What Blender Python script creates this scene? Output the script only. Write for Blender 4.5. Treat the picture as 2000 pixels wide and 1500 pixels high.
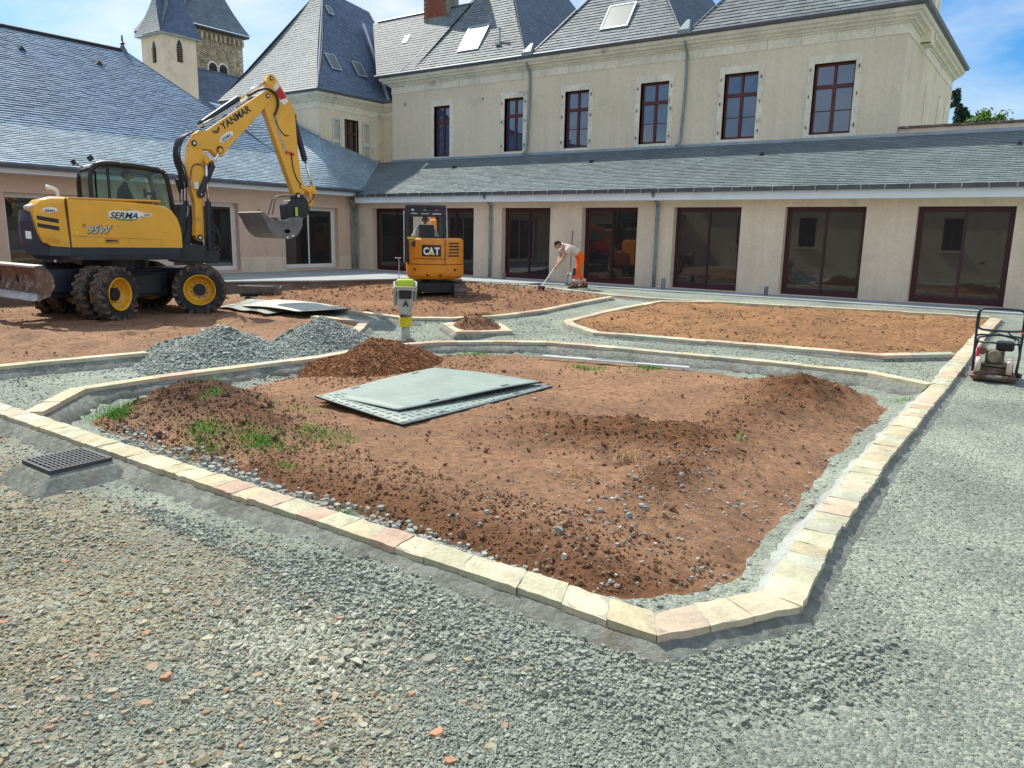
import bpy, math, random
import numpy as np
from mathutils import Vector, Matrix
from math import sin, cos, pi, radians, hypot, atan2, sqrt
random.seed(7); RNG = np.random.default_rng(7)
SC = bpy.context.scene; COL = SC.collection
for o in list(bpy.data.objects): bpy.data.objects.remove(o)

# ------------------------------------------------------------------ camera
TH, RO, AZ = .194259, .019899, .61733            # tilt down, roll, heading
def _rot(v): c, s = cos(AZ), sin(AZ); return Vector((c*v[0]-s*v[1], s*v[0]+c*v[1], v[2]))
fw = Vector((0, cos(TH), -sin(TH))); rr = Vector((1, 0, 0)); uu = rr.cross(fw)
r2 = _rot(cos(RO)*rr+sin(RO)*uu); u2 = _rot(-sin(RO)*rr+cos(RO)*uu); f2 = _rot(fw)
cam = bpy.data.cameras.new('camera'); cam.angle = 2*math.atan(1000/1493.9); cam.clip_end = 900; cam.clip_start = .05
co = bpy.data.objects.new('camera', cam); COL.objects.link(co)
m = Matrix((r2, u2, -f2)).transposed().to_4x4(); m.translation = (0, 0, 1.75); co.matrix_world = m
SC.camera = co
# ------------------------------------------------------------------ world, sun, exposure
SUN = Vector((-.985*cos(radians(50)), .17*cos(radians(50)), sin(radians(50)))).normalized()
sun_el = math.asin(SUN.z)
w = bpy.data.worlds.new('World'); SC.world = w; w.use_nodes = True
nt = w.node_tree; N = nt.nodes; L = nt.links; N.clear()
out = N.new('ShaderNodeOutputWorld'); bg = N.new('ShaderNodeBackground'); sky = N.new('ShaderNodeTexSky')
sky.sky_type = 'NISHITA'; sky.sun_disc = False; sky.sun_elevation = sun_el; sky.sun_rotation = atan2(SUN.x, SUN.y)
sky.air_density = 1.2; sky.dust_density = .6; sky.ozone_density = 2.2
geo = N.new('ShaderNodeTexCoord'); mp = N.new('ShaderNodeMapping')
L.new(geo.outputs['Generated'], mp.inputs['Vector']); mp.inputs['Scale'].default_value = (1, 1, 2.4); mp.inputs['Location'].default_value = (4.14, 2.61, .04)
no = N.new('ShaderNodeTexNoise'); no.inputs['Scale'].default_value = 1.5; no.inputs['Detail'].default_value = 8; no.inputs['Roughness'].default_value = .55; no.inputs['Distortion'].default_value = .25
L.new(mp.outputs[0], no.inputs['Vector'])
cr = N.new('ShaderNodeValToRGB'); cr.color_ramp.elements[0].position = .37; cr.color_ramp.elements[1].position = .57
L.new(no.outputs['Fac'], cr.inputs['Fac'])
no2 = N.new('ShaderNodeTexNoise'); no2.inputs['Scale'].default_value = 4; no2.inputs['Detail'].default_value = 6
L.new(mp.outputs[0], no2.inputs['Vector'])
cc = N.new('ShaderNodeValToRGB'); cc.color_ramp.elements[0].position = .3; cc.color_ramp.elements[0].color = (5.2, 6.0, 6.8, 1); cc.color_ramp.elements[1].position = .7; cc.color_ramp.elements[1].color = (7.6, 7.9, 8.0, 1)
L.new(no2.outputs['Fac'], cc.inputs['Fac'])
hs = N.new('ShaderNodeHueSaturation'); hs.inputs['Saturation'].default_value = 1.3; hs.inputs['Value'].default_value = .9
tn = N.new('ShaderNodeMix'); tn.data_type = 'RGBA'; tn.blend_type = 'MULTIPLY'; tn.inputs[0].default_value = 1; tn.inputs[7].default_value = (.78, .94, 1.16, 1); L.new(sky.outputs[0], tn.inputs[6]); L.new(tn.outputs[2], hs.inputs['Color'])
mx = N.new('ShaderNodeMix'); mx.data_type = 'RGBA'
L.new(cr.outputs['Color'], mx.inputs['Factor']); L.new(hs.outputs[0], mx.inputs[6]); L.new(cc.outputs['Color'], mx.inputs[7])
L.new(mx.outputs[2], bg.inputs['Color']); bg.inputs['Strength'].default_value = .1
L.new(bg.outputs[0], out.inputs[0])
sl = bpy.data.lights.new('sun', 'SUN'); sl.energy = 3.9; sl.angle = radians(.6); sl.color = (1, .94, .82)
so = bpy.data.objects.new('sun', sl); COL.objects.link(so); so.rotation_euler = SUN.to_track_quat('Z', 'Y').to_euler()
vs = SC.view_settings; vs.view_transform = 'Standard'; vs.look = 'None'; vs.exposure = .56; vs.gamma = 1; vs.use_curve_mapping = False

# ------------------------------------------------------------------ materials
def _mixc(nt, a, b, fac=None, t='MIX'):
    n = nt.nodes.new('ShaderNodeMix'); n.data_type = 'RGBA'; n.blend_type = t
    for k, v in ((6, a), (7, b), (0, fac)):
        if v is None: continue
        if hasattr(v, 'is_linked') or hasattr(v, 'links'): nt.links.new(v, n.inputs[k])
        elif k == 0: n.inputs[0].default_value = v
        else: n.inputs[k].default_value = (*v[:3], 1)
    return n.outputs[2]
def mat(name, base, rough=.7, var=.25, vscale=3., var2=None, bump=0., bscale=30., metal=0., ior=1.45, attr=None, rnd=0., dirt=None, vor=None, coat=0., streak=0.):
    """principled paint/stone/soil with two noises of real colour variation, optional dirt patches, bump, per-piece tint"""
    mt = bpy.data.materials.new(name); mt.use_nodes = True; nt = mt.node_tree; n = nt.nodes; l = nt.links
    p = n['Principled BSDF']; tc = n.new('ShaderNodeTexCoord'); g = n.new('ShaderNodeNewGeometry')
    def noise(s, d=5, r=.6):
        q = n.new('ShaderNodeTexNoise'); q.inputs['Scale'].default_value = s; q.inputs['Detail'].default_value = d; q.inputs['Roughness'].default_value = r
        l.new(g.outputs['Position'], q.inputs['Vector']); return q.outputs['Fac']
    def ramp(f, a, b, p0=.35, p1=.65):
        r = n.new('ShaderNodeValToRGB'); e = r.color_ramp.elements; e[0].position = p0; e[1].position = p1
        e[0].color = (*a, 1); e[1].color = (*b, 1); l.new(f, r.inputs[0]); return r.outputs[0]
    b = Vector(base[:3]); lo = tuple(b*(1-var)); hi = tuple(b*(1+var))
    c = ramp(noise(vscale), lo, hi)
    if var2: c = _mixc(nt, c, ramp(noise(var2[1], 6), (1-var2[0],)*3, (1+var2[0],)*3), 1., 'MULTIPLY')
    if dirt:  # (colour, scale, threshold, width)
        f = n.new('ShaderNodeMapRange'); l.new(noise(dirt[1], 7, .65), f.inputs[0]); f.inputs[1].default_value = dirt[2]; f.inputs[2].default_value = dirt[2]+dirt[3]
        c = _mixc(nt, c, dirt[0], f.outputs[0])
    if streak:
        mpn = n.new('ShaderNodeMapping'); mpn.inputs['Scale'].default_value = (2.6, 2.6, .16); l.new(g.outputs['Position'], mpn.inputs[0]); q = n.new('ShaderNodeTexNoise'); q.inputs['Scale'].default_value = 1.6; q.inputs['Detail'].default_value = 6; q.inputs['Roughness'].default_value = .65; l.new(mpn.outputs[0], q.inputs['Vector'])
        c = _mixc(nt, c, ramp(q.outputs['Fac'], (1-streak,)*3, (1+streak*.4, 1+streak*.38, 1+streak*.3), .3, .62), 1., 'MULTIPLY')
    if attr:
        a = n.new('ShaderNodeAttribute'); a.attribute_name = attr; c = _mixc(nt, c, a.outputs['Color'], 1., 'MULTIPLY')
    if rnd:
        oi = n.new('ShaderNodeObjectInfo'); mr = n.new('ShaderNodeMapRange'); l.new(oi.outputs['Random'], mr.inputs[0]); mr.inputs[3].default_value = 1-rnd; mr.inputs[4].default_value = 1+rnd
        c = _mixc(nt, c, mr.outputs[0], 1., 'MULTIPLY')
    l.new(c, p.inputs['Base Color'])
    p.inputs['Roughness'].default_value = rough; p.inputs['Metallic'].default_value = metal; p.inputs['IOR'].default_value = ior
    if coat: p.inputs['Coat Weight'].default_value = coat; p.inputs['Coat Roughness'].default_value = .15
    if bump:
        bn = n.new('ShaderNodeBump'); bn.inputs['Distance'].default_value = bump; bn.inputs['Strength'].default_value = 1.
        l.new(noise(bscale, 8, .7), bn.inputs['Height']); l.new(bn.outputs[0], p.inputs['Normal'])
    return mt
def glass_dark(name, base, ior=1.8, rough=.02):
    mt = mat(name, base, rough, .15, 1.5, ior=ior); return mt
def glass_clear(name, tint=(.75, .9, .85), fac=.12):
    mt = bpy.data.materials.new(name); mt.use_nodes = True; nt = mt.node_tree; n = nt.nodes; l = nt.links; n.clear()
    o = n.new('ShaderNodeOutputMaterial'); t = n.new('ShaderNodeBsdfTransparent'); t.inputs[0].default_value = (*tint, 1)
    g = n.new('ShaderNodeBsdfGlossy'); g.inputs['Roughness'].default_value = .02; fr = n.new('ShaderNodeFresnel'); fr.inputs[0].default_value = 1.5
    mr = n.new('ShaderNodeMath'); mr.operation = 'ADD'; mr.inputs[1].default_value = fac-.04; l.new(fr.outputs[0], mr.inputs[0])
    m_ = n.new('ShaderNodeMixShader'); l.new(mr.outputs[0], m_.inputs[0]); l.new(t.outputs[0], m_.inputs[1]); l.new(g.outputs[0], m_.inputs[2]); l.new(m_.outputs[0], o.inputs[0])
    return mt
def gravel_mat(name, cols, scale, bump, zone=None, cols2=None, patch=None):
    mt = bpy.data.materials.new(name); mt.use_nodes = True; nt = mt.node_tree; n = nt.nodes; l = nt.links; p = n['Principled BSDF']
    g = n.new('ShaderNodeNewGeometry')
    mp = n.new('ShaderNodeMapping'); l.new(g.outputs['Position'], mp.inputs[0])
    wn = n.new('ShaderNodeTexNoise'); wn.inputs['Scale'].default_value = scale*.5; l.new(g.outputs['Position'], wn.inputs[0])
    add = n.new('ShaderNodeMixRGB'); add.blend_type = 'ADD'; add.inputs[0].default_value = .012*30/scale; l.new(mp.outputs[0], add.inputs[1]); l.new(wn.outputs['Color'], add.inputs[2])
    v = n.new('ShaderNodeTexVoronoi'); v.inputs['Scale'].default_value = scale; v.inputs['Randomness'].default_value = 1; l.new(add.outputs[0], v.inputs['Vector'])
    def cr(cs):
        r = n.new('ShaderNodeValToRGB'); r.color_ramp.interpolation = 'CONSTANT'; e = r.color_ramp.elements
        while len(e) < len(cs): e.new(.5)
        for i, c in enumerate(cs): e[i].position = i/len(cs); e[i].color = (*c, 1)
        sp = n.new('ShaderNodeSeparateColor'); l.new(v.outputs['Color'], sp.inputs[0]); l.new(sp.outputs[0], r.inputs[0]); return r.outputs[0]
    c = cr(cols)
    if zone:
        a = n.new('ShaderNodeAttribute'); a.attribute_name = zone; c = _mixc(nt, c, cr(cols2), a.outputs['Fac'])
    n1 = n.new('ShaderNodeTexNoise'); n1.inputs['Scale'].default_value = .9; n1.inputs['Detail'].default_value = 7; l.new(g.outputs['Position'], n1.inputs[0])
    r = n.new('ShaderNodeValToRGB'); r.color_ramp.elements[0].color = (.74, .74, .74, 1); r.color_ramp.elements[1].color = (1.22, 1.2, 1.16, 1); r.color_ramp.elements[0].position = .33; r.color_ramp.elements[1].position = .66
    l.new(n1.outputs['Fac'], r.inputs[0]); c = _mixc(nt, c, r.outputs[0], 1., 'MULTIPLY')
    n2 = n.new('ShaderNodeTexNoise'); n2.inputs['Scale'].default_value = 160; n2.inputs['Detail'].default_value = 3; l.new(g.outputs['Position'], n2.inputs[0])
    r3 = n.new('ShaderNodeValToRGB'); r3.color_ramp.elements[0].color = (.8, .8, .8, 1); r3.color_ramp.elements[1].color = (1.2, 1.2, 1.2, 1); l.new(n2.outputs['Fac'], r3.inputs[0]); c = _mixc(nt, c, r3.outputs[0], 1., 'MULTIPLY')
    l.new(c, p.inputs['Base Color']); p.inputs['Roughness'].default_value = .9
    b1 = n.new('ShaderNodeBump'); b1.invert = True; b1.inputs['Distance'].default_value = bump; l.new(v.outputs['Distance'], b1.inputs['Height'])
    b2 = n.new('ShaderNodeBump'); b2.inputs['Distance'].default_value = bump*.6; l.new(n2.outputs['Fac'], b2.inputs['Height']); l.new(b1.outputs[0], b2.inputs['Normal'])
    l.new(b2.outputs[0], p.inputs['Normal']); return mt
G1 = [(.26, .3, .25), (.2, .24, .2), (.31, .35, .29), (.23, .26, .22), (.28, .32, .28), (.17, .2, .17), (.34, .37, .31)]
G2 = [(.3, .28, .19), (.26, .25, .17), (.31, .26, .17), (.23, .21, .14), (.33, .33, .26), (.26, .2, .13), (.25, .28, .23), (.17, .19, .15)]
M = {}
M['ground'] = gravel_mat('gravel ground', G1, 48, .012, 'zone', G2)
M['soil'] = mat('reddish soil', (.25, .14, .078), .95, .2, 1.1, var2=(.28, 14), bump=.03, bscale=38, attr='tint')
M['chip'] = mat('stone chips', (.95, .95, .95), .85, .08, 30, attr='tint')
M['clod'] = mat('soil clods', (.95, .95, .95), .97, .15, 25, attr='tint', bump=.01, bscale=60)
M['mortar'] = mat('grey mortar', (.235, .25, .22), .95, .25, 2.5, var2=(.22, 20), bump=.03, bscale=30, dirt=((.2, .17, .13), 3, .56, .14))
M['mortar_light'] = mat('sunlit pale mortar', (.42, .45, .42), .92, .15, 3, var2=(.12, 25), bump=.02, bscale=28)  # paler mortar; sunlight on the inner haunch is put into its colour
KC = [(.53, .47, .31), (.55, .49, .35), (.52, .38, .28), (.48, .47, .33), (.53, .43, .32), (.44, .45, .35), (.57, .52, .38)]
M['kerb'] = [mat('sandstone %d' % i, c, .85, .14, 6, var2=(.1, 40), bump=.006, bscale=45, rnd=.1, dirt=((.3, .26, .2), 11, .64, .1)) for i, c in enumerate(KC)]
M['render_low'] = mat('pale stone render', (.74, .61, .47), .9, .07, .8, var2=(.05, 14), bump=.003, bscale=90, dirt=((.42, .37, .3), .9, .58, .25), streak=.09)
M['render_pink'] = mat('pinkish beige render', (.68, .5, .38), .9, .05, .6, var2=(.04, 14), bump=.003, bscale=90, streak=.06)
M['render_up'] = mat('cream render', (.72, .63, .47), .9, .07, .5, var2=(.05, 10), bump=.003, bscale=80, dirt=((.42, .38, .31), .7, .6, .2), streak=.08)
M['stone_trim'] = mat('pale tufa trim', (.74, .7, .56), .85, .1, 1.5, var2=(.08, 12), bump=.004, bscale=40, dirt=((.36, .34, .28), 2.2, .6, .16))
M['joint_m'] = mat('pale joint mortar', (.36, .34, .27), .95, .15, 20)
M['joint'] = mat('dark joint', (.25, .22, .18), .9, .1)
M['slate'] = mat('slate', (.16, .19, .205), .68, .12, .6, var2=(.1, 9), bump=.003, bscale=40, attr='tint', ior=1.5)
M['slate_deck'] = mat('slate shadow gap', (.05, .055, .06), .8, .1)
M['zinc'] = mat('weathered zinc', (.33, .38, .42), .45, .12, 3, metal=.35, bump=.002)
M['zinc_dark'] = mat('dark zinc gutter', (.11, .13, .16), .45, .15, 3, metal=.3)
M['fascia'] = mat('pale blue white fascia', (.78, .86, .92), .6, .05, 2)
M['pvc_down'] = mat('green grey downpipe', (.2, .26, .27), .5, .12, 4)
M['frame_red'] = mat('dark bordeaux frame', (.055, .01, .017), .4, .12, 4, coat=.2)
M['frame_brown'] = mat('red brown window frame', (.11, .028, .018), .45, .15, 5)
M['frame_white'] = mat('white frame', (.78, .79, .78), .45, .04, 4)
M['glass_door'] = glass_dark('door glass', (.026, .025, .024), 1.8)
M['glass_up'] = glass_dark('window glass', (.015, .045, .12), 2.2)  # blue of the mirrored sky is painted into the base colour
M['glass_sky'] = glass_dark('skylight glass', (.09, .13, .14), 1.5, .38)
M['shutter'] = mat('grey white shutter', (.6, .63, .6), .6, .06, 3)
M['concrete'] = mat('blue grey slab concrete', (.33, .36, .36), .85, .12, 1.2, var2=(.1, 18), bump=.003, bscale=50)
M['riser'] = mat('dark concrete riser', (.2, .17, .15), .9, .25, 2, bump=.006)  # riser darker and browner than the slab top
M['brick'] = mat('red chimney brick', (.26, .08, .05), .9, .3, 14, bump=.01, bscale=25)
M['rubble'] = mat('church rubble stone', (.33, .28, .2), .92, .4, 2.2, var2=(.3, 5), bump=.06, bscale=5)
M['rubble_st'] = mat('church stone block', (.4, .35, .26), .92, .3, 3, rnd=.25)
M['yellow'] = mat('machine yellow paint', (.78, .4, .02), .38, .06, 2, dirt=((.4, .25, .09), 4.5, .57, .22), coat=.3)
M['yellow_dirty'] = mat('worn yellow paint', (.66, .3, .015), .5, .1, 4, dirt=((.28, .15, .06), 5, .58, .15), coat=.1)
M['orange'] = mat('digger orange paint', (.7, .25, .012), .4, .07, 3, dirt=((.28, .15, .07), 7, .56, .2), coat=.2)
M['black'] = mat('black paint', (.018, .02, .026), .45, .3, 4, dirt=((.1, .085, .07), 6, .62, .2))
M['navy'] = mat('dark blue black paint', (.018, .024, .042), .42, .2, 4, dirt=((.09, .08, .07), 5, .6, .2))
M['grey_dark'] = mat('dark grey counterweight', (.04, .05, .07), .55, .15, 4)
M['rubber'] = mat('dusty tyre rubber', (.035, .035, .037), .85, .3, 5, dirt=((.16, .12, .085), 5, .52, .2))
M['rubber_tan'] = mat('dusty tread rubber', (.13, .1, .08), .9, .3, 7, dirt=((.05, .045, .042), 6, .55, .15))
M['steel_br'] = mat('bright worn steel', (.62, .62, .6), .35, .2, 8, metal=.35)
M['chrome'] = mat('chromed rod', (.8, .8, .8), .15, .03, 8, metal=1)
M['steel_grey'] = mat('bucket steel', (.17, .165, .165), .6, .2, 4, dirt=((.2, .13, .08), 4, .64, .14), metal=.2)
M['rust'] = mat('rusty blade', (.16, .1, .075), .75, .35, 6, dirt=((.4, .38, .35), 5, .52, .15), bump=.004)
M['red'] = mat('red paint', (.5, .02, .03), .4, .05)
M['white'] = mat('white paint', (.8, .8, .8), .5, .04)
M['green'] = mat('green print', (.05, .35, .08), .5, .04)
M['cab_glass'] = glass_clear('cab glass', (.5, .7, .62), .045); M['cab_glass2'] = glass_clear('thin clear glass', (.93, .97, .95), .03)
M['plate'] = mat('dusty ground protection sheet', (.27, .335, .3), .6, .1, 2, var2=(.08, 12), dirt=((.42, .3, .2), 1.6, .6, .12))
M['alu'] = mat('aluminium', (.66, .7, .72), .4, .08, 6, metal=.15)
M['castiron'] = mat('dark grate plastic', (.05, .055, .065), .55, .2, 8)
M['lime'] = mat('lime green tank', (.45, .62, .03), .45, .08)
M['yellow_bel'] = mat('yellow bellows', (.72, .6, .03), .5, .08)
M['oily'] = mat('oily dusty engine metal', (.14, .13, .1), .6, .35, 14, dirt=((.32, .25, .16), 9, .5, .15), bump=.004)
M['beige_m'] = mat('grey beige machine paint', (.4, .4, .35), .5, .12, 10, dirt=((.25, .2, .15), 12, .6, .15))
M['skin'] = mat('skin', (.5, .26, .17), .6, .08, 10)
M['hair'] = mat('dark hair', (.02, .015, .012), .8, .2, 30)
M['shirt'] = mat('pinkish beige t shirt', (.66, .54, .49), .9, .08, 8, bump=.008, bscale=18)
M['shirt_w'] = mat('white t shirt', (.72, .74, .74), .9, .05, 8, bump=.008, bscale=18)
M['shirt_d'] = mat('dark work shirt', (.03, .035, .05), .9, .1, 8)
M['orange_hv'] = mat('orange work trousers', (.85, .13, .015), .8, .08, 10, bump=.01, bscale=16)
M['patch'] = mat('black knee patch', (.02, .02, .025), .85, .1)
M['boot'] = mat('brown boots', (.07, .05, .035), .8, .3, 12)
M['reflect'] = mat('reflective band', (.62, .5, .42), .5, .1)
M['wood'] = mat('dark handle', (.16, .12, .09), .6, .2, 10)
M['bristle'] = mat('purple broom bristles', (.07, .02, .06), .9, .3, 40)
M['shovel'] = mat('blue grey shovel steel', (.18, .23, .27), .5, .2, 8, metal=.3)
M['grass'] = mat('fresh grass', (.1, .32, .03), .7, .3, 6, attr='tint')
M['leaf_d'] = mat('dark conifer needles', (.02, .05, .035), .8, .3, 2, attr='tint')
M['leaf'] = mat('light green leaves', (.12, .22, .03), .7, .25, 2, attr='tint')
M['bark'] = mat('bark', (.08, .06, .045), .9, .2, 8)
M['straw'] = mat('dry roots', (.45, .3, .17), .9, .2, 20)
M['pink_tape'] = mat('pink red part', (.65, .03, .12), .5, .1)
M['pipe_grey'] = mat('grey pvc stub', (.16, .19, .21), .5, .1)
M['seat'] = mat('dark seat cloth', (.04, .06, .08), .9, .1)
M['stain'] = mat('shop floor', (.2, .19, .18), .8, .1)

# ------------------------------------------------------------------ mesh helpers
ORG = {}
def tag(o, label=None, cat=None, group=None, kind=None):
    if label: o['label'] = label
    if cat: o['category'] = cat
    if group: o['group'] = group
    if kind: o['kind'] = kind
    return o
def thing(name, label, cat, loc=(0, 0, 0), rz=0., group=None, local=False):
    o = bpy.data.objects.new(name, None); COL.objects.link(o); o.location = loc; o.rotation_euler = (0, 0, rz); o.empty_display_size = .2
    ORG[o] = Vector((0, 0, 0)) if (local or rz) else Vector(loc)
    return tag(o, label, cat, group)
def link(name, me, parent=None):
    o = bpy.data.objects.new(name, me); COL.objects.link(o)
    if parent: o.parent = parent; ORG[o] = ORG[parent]
    else: ORG[o] = Vector((0, 0, 0))
    return o
class MB:
    def __init__(s): s.v = []; s.f = []
    def face(s, pts): b = len(s.v); s.v += [tuple(p) for p in pts]; s.f.append(tuple(range(b, b+len(pts))))
    def raw(s, v, f): b = len(s.v); s.v += [tuple(p) for p in v]; s.f += [tuple(i+b for i in q) for q in f]
    def box(s, x0, x1, y0, y1, z0, z1):
        s.raw([(x, y, z) for z in (z0, z1) for y in (y0, y1) for x in (x0, x1)], [(0, 2, 3, 1), (4, 5, 7, 6), (0, 1, 5, 4), (2, 6, 7, 3), (0, 4, 6, 2), (1, 3, 7, 5)]); return s
    def obox(s, c, sz, R):
        c = Vector(c); s.raw([c+R@Vector((x*sz[0]/2, y*sz[1]/2, z*sz[2]/2)) for z in (-1, 1) for y in (-1, 1) for x in (-1, 1)], [(0, 2, 3, 1), (4, 5, 7, 6), (0, 1, 5, 4), (2, 6, 7, 3), (0, 4, 6, 2), (1, 3, 7, 5)]); return s
    def prism(s, poly, ax, a, b):
        def P(u, v, w): return (w, u, v) if ax == 'x' else ((u, w, v) if ax == 'y' else (u, v, w))
        n = len(poly); v = [P(u, q, a) for u, q in poly]+[P(u, q, b) for u, q in poly]
        s.raw(v, [tuple(range(n))[::-1], tuple(range(n, 2*n))]+[(i, (i+1) % n, n+(i+1) % n, n+i) for i in range(n)]); return s
    def cyl(s, p0, p1, r0, r1=None, n=12, cap=True):
        p0 = Vector(p0); p1 = Vector(p1); r1 = r0 if r1 is None else r1; d = (p1-p0).normalized()
        a = d.orthogonal().normalized(); b = d.cross(a); v = []
        for p, r in ((p0, r0), (p1, r1)): v += [p+a*cos(2*pi*i/n)*r+b*sin(2*pi*i/n)*r for i in range(n)]
        f = [(i, (i+1) % n, n+(i+1) % n, n+i) for i in range(n)]
        if cap: f += [tuple(range(n))[::-1], tuple(range(n, 2*n))]
        s.raw(v, f); return s
    def tube(s, pts, r, n=8, sub=4):
        P = [Vector(p) for p in pts]; Q = []
        for i in range(len(P)-1):
            a = P[max(i-1, 0)]; b = P[i]; c = P[i+1]; d = P[min(i+2, len(P)-1)]
            for k in range(sub if len(P) > 2 else 1):
                t = k/(sub if len(P) > 2 else 1); Q.append(.5*((2*b)+(c-a)*t+(2*a-5*b+4*c-d)*t*t+(3*b-a-3*c+d)*t**3))
        Q.append(P[-1]); v = []; f = []; up = None
        for i, q in enumerate(Q):
            d = (Q[min(i+1, len(Q)-1)]-Q[max(i-1, 0)]).normalized()
            if up is None: up = d.orthogonal().normalized()
            up = (up-d*up.dot(d)).normalized(); b = d.cross(up); rr_ = r if not callable(r) else r(i/len(Q))
            v += [q+up*cos(2*pi*k/n)*rr_+b*sin(2*pi*k/n)*rr_ for k in range(n)]
        for i in range(len(Q)-1): f += [(i*n+k, i*n+(k+1) % n, (i+1)*n+(k+1) % n, (i+1)*n+k) for k in range(n)]
        f += [tuple(range(n))[::-1], tuple(range((len(Q)-1)*n, len(Q)*n))]
        s.raw(v, f); return s
    def lathe(s, prof, o, d, n=24):
        o = Vector(o); d = Vector(d).normalized(); a = d.orthogonal().normalized(); b = d.cross(a); v = []; f = []; m_ = len(prof)
        for r, h in prof: v += [o+d*h+(a*cos(2*pi*i/n)+b*sin(2*pi*i/n))*r for i in range(n)]
        for j in range(m_-1): f += [(j*n+i, j*n+(i+1) % n, (j+1)*n+(i+1) % n, (j+1)*n+i) for i in range(n)]
        s.raw(v, f); return s
    def build(s, name, mt, parent=None, smooth=False, bevel=0., segs=2, R=None, T=None):
        org = ORG[parent] if parent else Vector((0, 0, 0))
        V = s.v
        if R is not None: V = [tuple(R@Vector(p)+T) for p in V]
        me = bpy.data.meshes.new(name); me.from_pydata([(p[0]-org[0], p[1]-org[1], p[2]-org[2]) for p in V], [], s.f)
        for q in (mt if isinstance(mt, list) else [mt]): me.materials.append(q)
        if smooth: me.polygons.foreach_set('use_smooth', [True]*len(me.polygons))
        o = link(name, me, parent)
        if bevel:
            b = o.modifiers.new('bevel', 'BEVEL'); b.width = bevel; b.segments = segs; b.limit_method = 'ANGLE'; b.angle_limit = radians(40); b.harden_normals = False
        return o
_NT = {}
def vnoise(x, y, seed=0):
    if seed not in _NT: _NT[seed] = np.random.default_rng(seed).random((257, 257))
    T = _NT[seed]; xi = np.floor(x).astype(int); yi = np.floor(y).astype(int); fx = x-xi; fy = y-yi
    fx = fx*fx*(3-2*fx); fy = fy*fy*(3-2*fy); a = T[xi % 256, yi % 256]; b = T[(xi+1) % 256, yi % 256]; c = T[xi % 256, (yi+1) % 256]; d = T[(xi+1) % 256, (yi+1) % 256]
    return (a*(1-fx)+b*fx)*(1-fy)+(c*(1-fx)+d*fx)*fy
def fbm(x, y, s, oct=4, seed=0):
    t = 0; a = 1; n = 0
    for k in range(oct): t = t+a*(vnoise(x*s*2**k+31.7*k, y*s*2**k+17.3*k, seed+k)-.5); n += a; a *= .5
    return t/n*2
def npmesh(name, V, F, mt, parent=None, tint=None, smooth=False, zone=None):
    org = np.array(ORG[parent]) if parent else np.zeros(3)
    me = bpy.data.meshes.new(name); V = np.asarray(V, np.float32)-org.astype(np.float32); F = np.asarray(F, np.int32); k = F.shape[1]
    me.vertices.add(len(V)); me.vertices.foreach_set('co', V.ravel()); me.loops.add(F.size); me.loops.foreach_set('vertex_index', F.ravel())
    me.polygons.add(len(F)); me.polygons.foreach_set('loop_start', np.arange(0, F.size, k, dtype=np.int32))
    me.polygons.foreach_set('use_smooth', np.full(len(F), smooth))
    me.update(calc_edges=True); me.materials.append(mt)
    if tint is not None:
        a = me.attributes.new('tint', 'FLOAT_COLOR', 'POINT'); c = np.ones((len(V), 4), np.float32); c[:, :3] = tint; a.data.foreach_set('color', c.ravel())
    if zone is not None:
        a = me.attributes.new('zone', 'FLOAT', 'POINT'); a.data.foreach_set('value', np.asarray(zone, np.float32).ravel())
    me.validate(); return link(name, me, parent)
def sstep(t): t = np.clip(t, 0, 1); return t*t*(3-2*t)
def inpoly(x, y, P):
    r = np.zeros(x.shape, bool); n = len(P)
    for i in range(n):
        x0, y0 = P[i]; x1, y1 = P[(i+1) % n]
        c = ((y0 > y) != (y1 > y)) & (x < (x1-x0)*(y-y0)/((y1-y0) if y1 != y0 else 1e-9)+x0); r ^= c
    return r
def dpoly(x, y, P, closed=False):
    d = np.full(x.shape, 1e9); n = len(P)
    for i in range(n if closed else n-1):
        x0, y0 = P[i]; x1, y1 = P[(i+1) % n]; dx = x1-x0; dy = y1-y0; t = np.clip(((x-x0)*dx+(y-y0)*dy)/(dx*dx+dy*dy), 0, 1)
        d = np.minimum(d, np.hypot(x-x0-t*dx, y-y0-t*dy))
    return d

# ------------------------------------------------------------------ plan of the garden
K_FRONT = [(-11.5, 2.9), (-8.0, 2.88), (-5.0, 2.87), (-3.2, 2.9), (-1.27, 2.92), (-.89, 3.5), (-.97, 4.5), (-1.02, 6.5), (-1.03, 9.7), (-1.01, 12.3), (-.9, 16.5)]
K_BIG = [(-7.45, 2.99), (-8.2, 3.75), (-8.22, 4.6), (-8.1, 5.8), (-8.0, 6.8), (-8.1, 8.0), (-7.8, 8.95), (-7.2, 9.6), (-6.5, 10.08), (-5.39, 10.28), (-3.15, 10.52), (-1.86, 10.56), (-1.12, 10.2)]
K_EXC = [(-10.5, .4), (-10.28, 3.6), (-10.1, 4.7), (-9.9, 5.8), (-9.45, 6.9), (-9.42, 8.2), (-9.3, 8.55), (-10.5, 10.0), (-11.9, 9.98)]
K_B2 = [(-13.0, 11.15), (-11.7, 11.0), (-10.4, 10.88), (-9.6, 11.3), (-8.9, 12.15), (-8.58, 13.1), (-8.35, 15.6)]
K_BACK = [(-15.9, 18.4), (-14.3, 17.9), (-12.3, 17.3), (-10.2, 16.5), (-8.4, 15.95), (-6.9, 15.95), (-6.0, 16.1), (-3.0, 16.55), (-1.02, 16.75)]
K_B3 = [(-6.05, 15.95), (-7.05, 15.5), (-7.35, 13.5), (-7.42, 12.2), (-7.1, 11.85), (-6.35, 11.4), (-5.14, 11.55), (-3.7, 11.72), (-1.97, 11.87), (-1.14, 12.5)]
K_SQ = [(-9.15, 10.78), (-8.32, 10.15), (-7.75, 10.72), (-8.3, 11.2)]
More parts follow.
